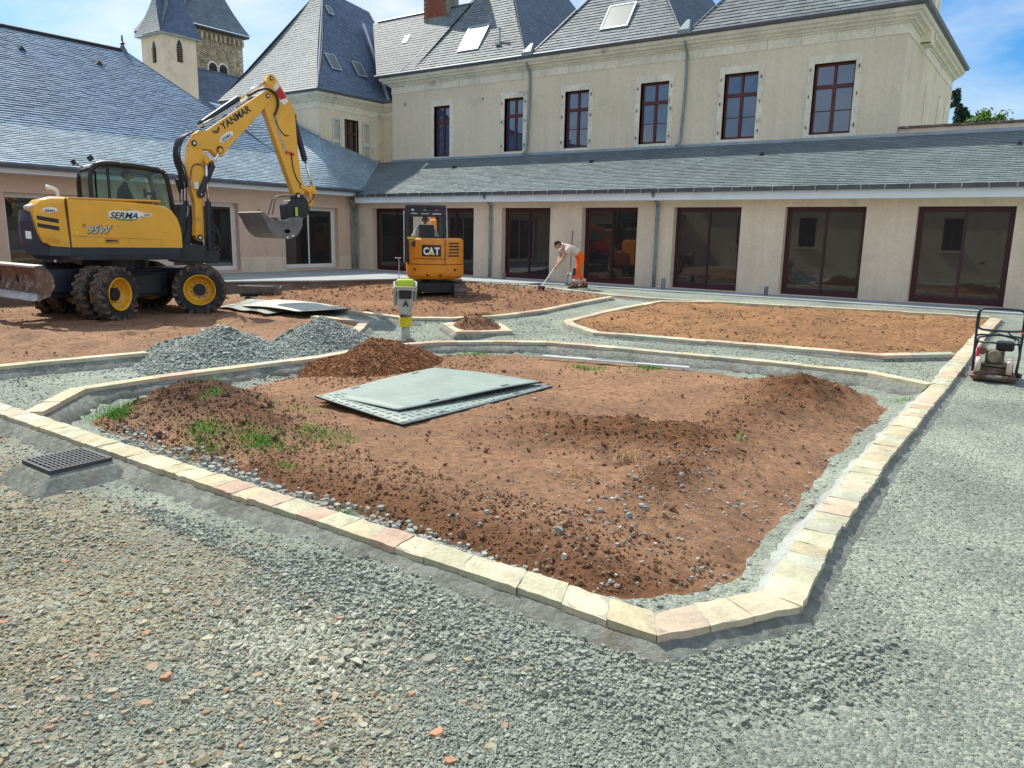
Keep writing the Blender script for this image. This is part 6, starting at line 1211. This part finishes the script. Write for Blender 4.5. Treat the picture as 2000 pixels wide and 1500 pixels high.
for x in (-.74, .24): mb = MB(); mb.face([(x, -.4, 1.62), (x, .64, 1.3), (x, .66, 2.3), (x, -.4, 2.3)]); mb.build('window', M['cab_glass2'], cb)
mb = MB(); mb.tube([(.3, -.35, 1.55), (.3, -.38, 1.8), (.28, -.36, 2.4)], .018, 6, 2); mb.tube([(-.78, -.3, 1.0), (-.78, -.3, 2.3)], .015, 6, 1); mb.build('grab_rail', M['steel_br'], cb)
mb = MB(); mb.box(-.42, -.02, -.3, -.2, 1.55, 1.95); mb.box(-.44, 0, -.3, .2, 1.3, 1.42); mb.build('seat', M['seat'], cb, bevel=.04)
mb = MB(); mb.prism([(.7, .7), (1.1, .65), (1.3, .9), (1.1, 1.2), (.7, 1.1)], 'x', -.1, .15); mb.build('swing_post', M['orange'], mi_, bevel=.02)
mb = MB(); mb.prism([(1.0, .9), (1.25, .85), (1.9, 1.9), (2.6, 2.0), (2.6, 2.15), (1.8, 2.1)], 'x', -.06, .11); mb.build('boom', M['orange'], mi_, bevel=.015)
mb = MB(); mb.prism([(2.55, 2.2), (2.75, 2.1), (2.7, .9), (2.55, .85)], 'x', -.05, .1); mb.build('arm', M['orange'], mi_, bevel=.01)
mb = MB(); mb.prism([(2.7, .9), (2.85, .6), (2.8, .25), (2.5, .1), (2.25, .2), (2.3, .26), (2.5, .2), (2.7, .35), (2.72, .6), (2.55, .85)], 'x', -.35, .4); mb.build('bucket', M['steel_grey'], mi_)
mb = MB(); mb.tube([(-.92, -.1, .3), (-.92, -.1, 1.1)], .012, 5, 1); mb.box(-1.02, -.86, -.12, -.08, 1.09, 1.11); mb.build('marker_rod', M['steel_br'], mi_)
_p = person('person', 'heavy driver in a white t-shirt seen from behind inside the small digger', (0, 0, 0), 0,
    dict(pelvis=(0, 0, .1), waist=(0, 0, .28), chest=(0, .02, .5), neck=(0, .05, .66), headb=(0, .06, .74), sl=(-.21, .02, .58), el=(-.34, .05, .34), wl=(-.3, .32, .3), sr=(.21, .02, .58), er=(.34, .05, .34), wr=(.3, .32, .3), hl=(-.11, .04, .08), kl=(-.16, .45, .1), al=(-.16, .5, -.2), hr=(.11, .04, .08), kr=(.16, .45, .1), ar=(.16, .5, -.2)),
    dict(pelvis=.2, waist=.21, chest=(.21, .17), neck=.075, headb=.065, sl=.1, el=.065, wl=.038, sr=.1, er=.065, wr=.038, hl=.1, kl=.075, al=.05, hr=.1, kr=.075, ar=.05),
    [('pelvis', 'waist', 'shirt_w'), ('waist', 'chest', 'shirt_w'), ('chest', 'neck', 'shirt_w'), ('neck', 'headb', 'skin'), ('chest', 'sl', 'shirt_w'), ('sl', 'el', 'shirt_w'), ('el', 'wl', 'skin'), ('chest', 'sr', 'shirt_w'), ('sr', 'er', 'shirt_w'), ('er', 'wr', 'skin'), ('pelvis', 'hl', 'shirt_d'), ('hl', 'kl', 'shirt_d'), ('kl', 'al', 'shirt_d'), ('pelvis', 'hr', 'shirt_d'), ('hr', 'kr', 'shirt_d'), ('kr', 'ar', 'shirt_d')],
    (0, .1, .86), (0, 1, -.1), None, hands=(((-.3, .32, .3), (0, 1, 0), (0, 0, -1), 0), ((.3, .32, .3), (0, 1, 0), (0, 0, -1), 0)), bald=True, hair='hair_short')
_p.location = Matrix.Translation((ML.x, ML.y, MZ))@Matrix.Rotation(MH, 4, 'Z')@Vector((-.24*.93, -.02, 1.13)); _p.rotation_euler = (0, 0, MH); _p.scale = (.93,)*3

mi_.scale = (.93,)*3
# ---- sweeping worker: local frame, faces +Y of its own, feet at z 0
WL = Vector((-10.55, 17.72, .345)); 
bw = Vector((-10.95, 16.35, 0)); WD = atan2(-(-.93), -.36)  # heading angle computed below
WR = radians(148); WS = .95
wk = person('person', 'worker in a pinkish beige t-shirt and bright orange trousers bending over a broom', tuple(WL), WR,
    dict(pelvis=(0, -.14, .86), waist=(0, .0, .98), chest=(0, .26, 1.12), neck=(0, .43, 1.2), headb=(0, .49, 1.2), sl=(-.19, .36, 1.12), el=(-.2, .5, .84), wl=(-.1, .66, .62), sr=(.19, .36, 1.12), er=(.2, .44, .85), wr=(.06, .56, .74),
         hl=(-.1, -.12, .82), kl=(-.12, .08, .46), al=(-.12, .08, .1), tl=(-.12, .24, .04), hr=(.1, -.14, .82), kr=(.13, -.12, .46), ar=(.13, -.36, .1), tr=(.13, -.2, .04)),
    dict(pelvis=(.15, .13), waist=(.145, .12), chest=(.16, .14), neck=.062, headb=.055, sl=.07, el=.043, wl=.03, sr=.07, er=.043, wr=.03, hl=.1, kl=.075, al=.06, tl=.045, hr=.1, kr=.075, ar=.06, tr=.045),
    [('pelvis', 'waist', 'orange_hv'), ('waist', 'chest', 'shirt'), ('chest', 'neck', 'shirt'), ('neck', 'headb', 'skin'), ('chest', 'sl', 'shirt'), ('sl', 'el', 'skin'), ('el', 'wl', 'skin'), ('chest', 'sr', 'shirt'), ('sr', 'er', 'skin'), ('er', 'wr', 'skin'), ('pelvis', 'hl', 'orange_hv'), ('hl', 'kl', 'orange_hv'), ('kl', 'al', 'orange_hv'), ('al', 'tl', 'boot'), ('pelvis', 'hr', 'orange_hv'), ('hr', 'kr', 'orange_hv'), ('kr', 'ar', 'orange_hv'), ('ar', 'tr', 'boot')],
    (0, .6, 1.2), (0, .72, -.7), None, hands=(((-.1, .66, .62), (.3, .6, -.5), (0, -.6, -.4), 0), ((.06, .56, .74), (-.3, .6, -.5), (0, -.6, -.4), 0)))
for (a, b) in (((-.19, .36, 1.12), (-.2, .44, .96)), ((.19, .36, 1.12), (.195, .4, .97))): mb = MB(); mb.cyl(a, b, .085, .078, 12); mb.build('sleeve', M['shirt'], wk, smooth=True)
mb = MB(); mb.obox((-.12, .135, .47), (.12, .05, .2), Matrix.Rotation(.1, 3, 'X')); mb.build('knee_patch', M['patch'], wk, bevel=.02)
for x, y, z in ((-.12, .08, .22), (.13, -.29, .22)): mb = MB(); mb.cyl((x, y, z-.035), (x, y, z+.035), .085, .087, 14); mb.build('reflective_band', M['reflect'], wk, smooth=True)
for x, y in ((-.12, .1), (.13, -.33)):
    mb = MB(); mb.prism([(y-.1, 0), (y+.2, 0), (y+.21, .05), (y+.1, .09), (y+.04, .14), (y-.09, .14)], 'x', x-.05, x+.05); mb.build('boot', M['boot'], wk, bevel=.02)
mb = MB(); mb.prism([(-.3, .87), (-.1, .84), (.05, .9), (.02, 1.0), (-.1, .98), (-.27, .98)], 'x', -.16, .16); 
wk.scale = (WS, WS, WS); Mw = Matrix.Translation(WL)@Matrix.Rotation(WR, 4, 'Z')@Matrix.Scale(WS, 4)
# broom through both hands down to the bed
pH = Mw@Vector((.05, .4, .98)); pL = Mw@Vector((-.03, .66, .6)); hd_w = Vector((-10.85, 16.5, .36))
br = thing('broom', 'broom with a purple bristle head held by the bending worker', 'broom', tuple(hd_w))
mb = MB(); top_ = hd_w+((Mw@Vector((-.02, .63, .64)))-hd_w)*1.35; mb.cyl(tuple(hd_w+Vector((0, 0, .06))), tuple(top_), .014, n=8); mb.build('handle', M['shutter'], br)
sdv = Vector((.75, -.66, 0)).normalized(); R = Matrix((sdv, Vector((-sdv.y, sdv.x, 0)), Vector((0, 0, 1)))).transposed()
mb = MB(); mb.obox(hd_w+Vector((0, 0, .07)), (.46, .07, .035), R); mb.build('broom_block', M['bristle'], br)
mb = MB()
for k in range(44):
    for j in range(3): mb.obox(hd_w+R@Vector((-.22+k*.0102, -.022+.022*j, .018)), (.006, .012, .085), R@Matrix.Rotation(random.uniform(-.15, .15), 3, 'X')@Matrix.Rotation(random.uniform(-.1, .1), 3, 'Y'))
b_ = mb.build('bristles', M['bristle'], br); b_['kind'] = 'stuff'
# shovel leaning on the pillar
sv = thing('shovel', 'long handled shovel leaning against the pillar behind the worker', 'shovel', (-11.55, 18.6, .365))
mb = MB(); mb.cyl((-11.37, 18.74, .62), (-11.88, 19.66, 1.86), .017, n=8); mb.build('handle', M['wood'], sv)
mb = MB(); v = []; f = []
for i in range(7):
    for j in range(7):
        u = (i-3)/3; w_ = j/6; wd = .11*(1-.35*w_**3); v.append((-11.30-.07*w_+u*wd, 18.56+.17*w_+.02-.035*u*u, .37+.32*w_*(1)-.02*(1-abs(u))*(w_ < .2)))
for i in range(6):
    for j in range(6): q = i*7+j; f.append((q, q+1, q+8, q+7))
mb.raw(v, f); o = mb.build('blade', M['steel_grey'], sv, smooth=True); so2 = o.modifiers.new('s', 'SOLIDIFY'); so2.thickness = .004

# ---- rammer
RL = Vector((-8.75, 9.25, float(ground_z(np.array([-8.75]), np.array([9.25]))[0])+.01)); RR = radians(43)
ra = thing('rammer', 'upright trench rammer with lime green tank and yellow bellows standing on grey gravel', 'rammer', tuple(RL), RR, local=True)
mb = MB(); mb.prism([(-.17, 0), (.17, 0), (.19, .03), (.17, .055), (-.15, .05), (-.18, .02)], 'x', -.14, .14); mb.build('foot', M['steel_grey'], ra, bevel=.012)
mb = MB(); mb.lathe([(.085, .05), (.08, .12), (.068, .22), (.072, .26)], (0, 0, 0), (0, 0, 1), 20); mb.box(-.07, .07, -.07, .07, .04, .09); mb.build('shoe_stem', M['beige_m'], ra, smooth=False)
mb = MB(); pr = [(.085, .25)]
for k in range(5): z = .26+k*.03; pr += [(.088, z), (.11, z+.008), (.112, z+.02), (.09, z+.029)]
mb.lathe(pr+[(.085, .42)], (0, 0, 0), (0, 0, 1), 22); mb.build('bellows', M['yellow_bel'], ra, smooth=True)
mb = MB(); mb.cyl((0, 0, .41), (0, 0, .46), .095, n=18); mb.build('collar', M['rust'], ra)
mb = MB(); v = [(-.105, -.11, .46), (.105, -.11, .46), (.105, .1, .46), (-.105, .1, .46), (-.135, -.13, .86), (.135, -.13, .86), (.135, .12, .86), (-.135, .12, .86)]; mb.raw(v, [(3, 2, 1, 0), (4, 5, 6, 7), (0, 1, 5, 4), (1, 2, 6, 5), (2, 3, 7, 6), (3, 0, 4, 7)]); bd_ = mb.build('housing', M['beige_m'], ra, bevel=.015)
mb = MB(); mb.box(-.1, .1, -.155, -.13, .72, .86); gbx = mb.build('filter_box', M['black'], ra, bevel=.01); mb = MB(); mb.cyl((0, -.156, .79), (0, -.168, .79), .05, n=16); mb.build('recoil_cover', M['navy'], gbx)
mb = MB(); mb.box(-.19, -.135, -.1, .14, .6, .84); mb.box(.135, .18, -.1, .14, .68, .84); mb.build('engine', M['pvc_down'], ra, bevel=.02)
text(bd_, 'A', .12, (-.035, -.132, .6), (1, 0, 0), (0, 0, 1), M['black'], bold=.006)
mb = MB(); mb.box(-.14, .14, -.12, .1, .9, 1.03); mb.build('fuel_tank', M['lime'], ra, bevel=.035)
mb = MB()
for z, k in ((.93, .88), (.9, .85)): mb.tube([(-.18*k, -.2, z-.02), (-.2*k, .05, z), (-.17, .22, z+.04), (0, .27, z+.06), (.17, .22, z+.04), (.2*k, .05, z), (.18*k, -.2, z-.02), (0, -.22, z-.02), (-.18*k, -.2, z-.02)], .016, 8, 4)
mb.tube([(-.18, -.2, .9), (-.16, -.12, .78)], .016, 6, 1); mb.tube([(.18, -.2, .9), (.16, -.12, .78)], .016, 6, 1); mb.build('handle', M['beige_m'], ra, smooth=True)

# ---- plate compactor at the right
CL = Vector((-.52, 11.35, float(ground_z(np.array([-.52]), np.array([11.35]))[0])+.01)); CR = atan2(.52, 11.0)
cpx = thing('plate_compactor', 'small plate compactor with black tube handle and wheels on the grey gravel by the kerb', 'compactor', tuple(CL), CR, local=True)
mb = MB(); pl_ = [(-.3, -.24), (-.24, -.3), (.24, -.3), (.3, -.24), (.3, .24), (.22, .32), (-.22, .32), (-.3, .24)]; v = [(x, y, .0) for x, y in [(a*.86, b*.86) for a, b in pl_]]+[(x, y, .05) for x, y in pl_]+[(x*.96, y*.96, .07) for x, y in pl_]; n = 8
mb.raw(v, [tuple(range(8))[::-1], tuple(range(16, 24))]+[(i, (i+1) % n, n+(i+1) % n, n+i) for i in range(n)]+[(n+i, n+(i+1) % n, 2*n+(i+1) % n, 2*n+i) for i in range(n)]); mb.build('base_plate', M['rust'], cpx)
mb = MB(); mb.box(-.2, .2, -.16, .2, .07, .16); mb.cyl((-.22, .02, .14), (.22, .02, .14), .07, n=14); mb.build('exciter', M['rust'], cpx, bevel=.015)
mb = MB(); mb.box(-.19, .19, -.14, .2, .17, .21); mb.build('engine_deck', M['oily'], cpx, bevel=.01)
mb = MB(); mb.cyl((-.02, -.17, .31), (-.02, -.05, .31), .085, n=18); mb.box(-.13, .1, -.1, .14, .21, .38); mb.build('engine', M['oily'], cpx, bevel=.01)
mb = MB(); mb.cyl((-.17, -.1, .37), (-.17, .0, .37), .05, n=14); mb.build('air_filter', M['rust'], cpx); mb = MB(); mb.box(-.02, .2, -.06, .2, .38, .5); mb.build('fuel_tank', M['black'], cpx, bevel=.03)
mb = MB(); mb.box(-.24, -.2, -.15, -.05, .28, .42); mb.build('pink_guard', M['pink_tape'], cpx, bevel=.01)
for x in (-.2, .17): mb = MB(); mb.lathe([(.03, -.03), (.1, -.035), (.11, 0), (.1, .035), (.03, .03), (.03, -.03)], (x, -.24, .2), (1, 0, 0), 20); w_ = mb.build('wheel', M['reflect'], cpx, smooth=True); mb = MB(); mb.cyl((x-.04, -.24, .2), (x+.04, -.24, .2), .03, n=10); mb.build('hub', M['black'], w_)
mb = MB()
r_ = .016
mb.tube([(-.26, -.2, .1), (-.27, -.22, .5), (-.27, -.26, .86), (-.24, -.27, .93), (-.16, -.27, .95), (.16, -.27, .95), (.24, -.27, .93), (.27, -.26, .86), (.27, -.22, .5), (.26, -.2, .1)], r_, 8, 4)
mb.tube([(-.265, -.25, .72), (-.2, -.26, .67), (.2, -.26, .67), (.265, -.25, .72)], r_*.9, 8, 3); mb.tube([(-.265, -.22, .57), (-.2, -.23, .6), (.2, -.23, .6), (.265, -.22, .57)], r_*.8, 8, 3); mb.tube([(-.265, -.21, .5), (.265, -.21, .5)], r_*.8, 8, 1)
mb.tube([(-.02, -.26, .67), (-.12, .0, .56), (-.16, .2, .5)], r_*.6, 6, 1); mb.tube([(.08, -.26, .67), (.18, .0, .56), (.2, .2, .5)], r_*.6, 6, 1); mb.tube([(-.26, .22, .08), (-.24, .22, .52), (.24, .22, .52), (.26, .22, .08)], r_, 8, 2); mb.tube([(-.24, .22, .52), (-.26, -.2, .5)], r_*.8, 6, 1); mb.tube([(.24, .22, .52), (.26, -.2, .5)], r_*.8, 6, 1); mb.build('frame', M['navy'], cpx, smooth=True)
for s in (-.27, .27): mb = MB(); mb.cyl((s, -.25, .68), (s, -.262, .88), .023, n=10); mb.build('grip', M['black'], cpx)
mb = MB(); mb.cyl((.268, -.244, .645), (.268, -.247, .675), .022, n=10); mb.build('orange_band', M['orange_hv'], cpx)
mb = MB(); mb.tube([(.27, -.2, .1), (.32, -.22, .09)], .03, 8, 1); mb.build('stub', M['black'], cpx)
mb = MB(); mb.cyl((-.2, -.28, .08), (-.12, -.28, .12), .035, n=10); mb.box(-.24, -.1, -.28, -.2, .07, .1); mb.build('bracket', M['rust'], cpx)

cpx.scale = (.9, .9, .94); cpx.location.x -= .04
# ---- ground protection sheets
M['tread'] = mat('worn tread', (.17, .2, .19), .6, .15, 4)
M['plate_light'] = mat('lightened sheet', (.52, .54, .48), .75, .1, 2, dirt=((.45, .33, .2), 2, .58, .14))  # lighter copy of the sheet colour, making up for missing sky glare
def sheet(label, c4, bend, treads, mk='plate'):
    """c4: corners in order, bend(u, v) height"""
    A, B_, C_, D = [Vector(p) for p in c4]; cx = (A+B_+C_+D)/4; t = thing('protection_sheet', label, 'sheet', tuple(cx)); nu, nv = 16, 10; v = []; f = []
    def P(u, w_): p = (A*(1-u)+B_*u)*(1-w_)+(D*(1-u)+C_*u)*w_; return Vector((p.x, p.y, p.z+bend(u, w_)))
    for i in range(nu+1):
        for j in range(nv+1): v.append(tuple(P(i/nu, j/nv)))
    for i in range(nu):
        for j in range(nv): q = i*(nv+1)+j; f.append((q, q+nv+1, q+nv+2, q+1))
    mb = MB(); mb.raw(v, f); o = mb.build('panel', M[mk], t, smooth=True); o.data.materials.append(M['black']); s_ = o.modifiers.new('s', 'SOLIDIFY'); s_.thickness = .018; s_.offset = -1; s_.material_offset_rim = 1
    if treads:
        mb = MB(); lu = (B_-A).length; lv = (D-A).length
        for i in range(int(lu/.095)):
            for j in range(int(lv/.095)):
                u = (i+.5)/int(lu/.095); w_ = (j+.5)/int(lv/.095); p = P(u, w_); q = P(min(1, u+.01), w_)-p; e = P(u, min(1, w_+.01))-p; q.normalize(); e.normalize(); n_ = q.cross(e).normalized(); n_ = n_ if n_.z > 0 else -n_
                a = q*.034 if (i+j) % 2 else e*.034; b = (e if (i+j) % 2 else q)*.011
                mb.raw([p-a-b, p+a-b, p+a+b, p-a+b, p-a*.9-b*.7+n_*.005, p+a*.9-b*.7+n_*.005, p+a*.9+b*.7+n_*.005, p-a*.9+b*.7+n_*.005], [(4, 5, 6, 7), (0, 1, 5, 4), (1, 2, 6, 5), (2, 3, 7, 6), (3, 0, 4, 7)])
        tr = mb.build('tread', M['tread'], t); tr['kind'] = 'stuff'
    for (u, w_) in ((.06, .25), (.06, .75), (.94, .25), (.94, .75)):
        p = P(u, w_); e = (P(u, w_+.03)-P(u, w_-.03)).normalized(); q = (P(min(1, u+.02), w_)-P(u-.02, w_)).normalized(); n_ = q.cross(e); n_ = n_ if n_.z > 0 else -n_
        mb = MB(); mb.face([p-e*.06-q*.015+n_*.003, p+e*.06-q*.015+n_*.003, p+e*.06+q*.015+n_*.003, p-e*.06+q*.015+n_*.003]); mb.build('hand_hole', M['black'], t)
    return t
zb = -.02
sheet('smooth grey sheet lying crosswise on the studded one in the big bed', [(-6.08, 5.1, .075), (-5.0, 5.18, .085), (-4.75, 7.3, .08), (-6.17, 7.05, .1)], lambda u, v: .03*sin(v*3)*v+.012*sin(u*4), False)
sheet('studded grey sheet bent at its edge under the smooth one in the big bed', [(-5.95, 4.97, .07), (-4.68, 4.9, .01), (-4.64, 7.35, .03), (-5.9, 7.3, .0)], lambda u, v: .035*(abs(v-.45)*2)**2*(1-u)*.6+.03*(1-v)**2, True)
sheet('upper smooth sheet bridging the kerb beside the excavator front wheel', [(-14.7, 10.2, .07), (-12.1, 9.75, .12), (-12.0, 11.05, .1), (-15.4, 11.75, .08)], lambda u, v: .05*sin(pi*u)+.05*u*u, False, 'plate_light')
sheet('lower studded sheet under the smooth one beside the excavator front wheel', [(-14.9, 9.85, .05), (-12.9, 9.65, .07), (-13.4, 11.3, .05), (-16.2, 11.7, .04)], lambda u, v: .03*sin(pi*u*2)**2, True, 'plate_light')

# ---- straightedge, drain grate, spare buckets, roots
st_ = thing('straightedge', 'long aluminium straightedge lying on the bare soil near the back kerb', 'straightedge', (-4.9, 9.4, -.06))
a = Vector((-5.86, 9.0, .05)); b = Vector((-3.87, 9.5, .05)); d = (b-a).normalized(); R = Matrix((d, Vector((-d.y, d.x, 0)), Vector((0, 0, 1)))).transposed()
mb = MB(); mb.obox((a+b)/2, ((b-a).length, .09, .03), R); mb.build('bar', M['alu'], st_, bevel=.004); mb = MB(); mb.obox((a+b)/2+Vector((0, 0, .017)), ((b-a).length*.3, .03, .006), R); mb.build('label_strip', M['pvc_down'], st_)
dr = thing('drain_grate', 'dark plastic drain grate set on a small mortar plinth before the front kerb', 'grate', (-5.66, 2.46, 0)); gx0, gx1, gy0, gy1, gz = -5.87, -5.45, 2.25, 2.68, .1
v = [(gx0-.2, gy0-.22, -.1), (gx1+.2, gy0-.24, -.1), (gx1+.18, gy1+.1, -.08), (gx0-.18, gy1+.1, -.08), (gx0-.03, gy0-.03, gz-.03), (gx1+.03, gy0-.03, gz-.03), (gx1+.03, gy1+.02, gz-.03), (gx0-.03, gy1+.02, gz-.03)]
mb = MB(); mb.raw(v, [(4, 5, 6, 7), (0, 1, 5, 4), (1, 2, 6, 5), (2, 3, 7, 6), (3, 0, 4, 7)]); o = mb.build('plinth', M['mortar'], dr, bevel=.03)
mb = MB(); mb.box(gx0, gx1, gy0, gy0+.02, gz-.03, gz); mb.box(gx0, gx1, gy1-.02, gy1, gz-.03, gz); mb.box(gx0, gx0+.02, gy0+.02, gy1-.02, gz-.03, gz); mb.box(gx1-.02, gx1, gy0+.02, gy1-.02, gz-.03, gz); mb.box(gx0+.02, gx1-.02, gy0+.02, gy1-.02, gz-.03, gz-.022); mb.build('grate_frame', M['castiron'], dr)
for k in range(13):
    y = gy0+.04+k*.0295; mb = MB(); mb.box(gx0+.02, gx1-.02, y, y+.013, gz-.02, gz+.002); mb.build('bar', M['castiron'], dr)
for k in range(6):
    x = gx0+.06+k*.06; mb = MB(); mb.box(x, x+.012, gy0+.02, gy1-.02, gz-.02, gz-.001); mb.build('cross_bar', M['castiron'], dr)
def spare_bucket(label, c, rz, w_, s, mt):
    t = thing('spare_bucket', label, 'bucket', c, rz, local=True); P = [(-.45, .42), (-.35, .15), (-.1, .0), (.2, .0), (.42, .12), (.5, .4), (.46, .4), (.38, .15), (.19, .04), (-.08, .04), (-.31, .18), (-.41, .43)]
    mb = MB(); mb.prism([(y*s, z*s) for y, z in P], 'x', -w_/2, w_/2); b = mb.build('shell', mt, t)
    for x in (-w_/2-.015, w_/2): mb = MB(); mb.prism([(y*s, z*s) for y, z in [(-.45, .42), (-.35, .15), (-.1, .0), (.2, .0), (.42, .12), (.5, .4), (.2, .3)]], 'x', x, x+.015); mb.build('side_plate', mt, t)
    for x in (-.12, .1): mb = MB(); mb.prism([(.3*s, .1*s), (.5*s, .4*s), (.62*s, .35*s), (.6*s, .15*s)], 'x', x, x+.02); mb.build('ear', M['black'], t)
spare_bucket('grey digging bucket lying beside the step behind the sheets', (-16.6, 12.2, .04), radians(35), .9, .7, M['steel_grey'])
spare_bucket('black narrow bucket lying behind the excavator front wheel', (-17.3, 11.3, .05), radians(60), .5, .75, M['black'])
rt = MB()
for k in range(70):
    c = Vector((-2.72+random.gauss(0, .13), 4.68+random.gauss(0, .1), 0)); z = float(big_soil(np.array([c.x]), np.array([c.y]))[0][0]); a = random.uniform(0, 2*pi); l_ = random.uniform(.05, .16); rt.tube([(c.x, c.y, z+.005), (c.x+cos(a)*l_*.5, c.y+sin(a)*l_*.5, z+.03), (c.x+cos(a+.5)*l_, c.y+sin(a+.5)*l_, z+.008)], .0016, 3, 2)
for k in range(60):
    c = Vector((-2.55+random.gauss(0, .05), 5.15+random.gauss(0, .05), 0)); z = float(big_soil(np.array([c.x]), np.array([c.y]))[0][0]); a = random.uniform(0, 2*pi); l_ = random.uniform(.04, .12); rt.tube([(c.x, c.y, z+.01), (c.x+cos(a)*l_*.5, c.y+sin(a)*l_*.5, z+.06), (c.x+cos(a+.5)*l_, c.y+sin(a+.5)*l_, z+.03)], .002, 3, 2)
tag(rt.build('dry_roots', M['straw']), 'pale dry roots tangled on the soil mound in front', 'roots', kind='stuff')
# ---- red van parked at the left edge
vn = thing('parked_van', 'red van of which only a corner shows behind the excavator blade', 'van', (-18.9, 4.2, 0.37))
mb = MB(); mb.prism([(2.0, .6), (6.35, .6), (6.38, 1.1), (6.3, 1.45), (6.0, 2.05), (2.2, 2.1), (1.95, 1.9)], 'x', -19.6, -18.1); vb = mb.build('body', M['red'], vn, bevel=.05)
mb = MB(); mb.prism([(6.3, .55), (6.45, .55), (6.45, .85), (6.3, .9)], 'x', -19.6, -18.1); mb.build('bumper', M['black'], vn, bevel=.03); mb = MB(); mb.prism([(6.2, 1.5), (6.31, 1.5), (6.04, 1.98), (5.95, 1.98)], 'x', -19.5, -18.2); mb.build('windscreen', M['glass_door'], vn)
for y in (2.8, 5.5):
    for x in (-19.5, -18.2): mb = MB(); mb.cyl((x-.1, y, .68), (x+.1, y, .68), .31, n=20); w_ = mb.build('wheel', M['rubber'], vn); mb = MB(); mb.cyl((x-.105, y, .68), (x+.105, y, .68), .18, n=16); mb.build('rim', M['alu'], w_)
mb = MB(); mb.box(-18.25, -18.08, 6.1, 6.36, 1.0, 1.2); mb.build('headlight', M['steel_br'], vn, bevel=.02)
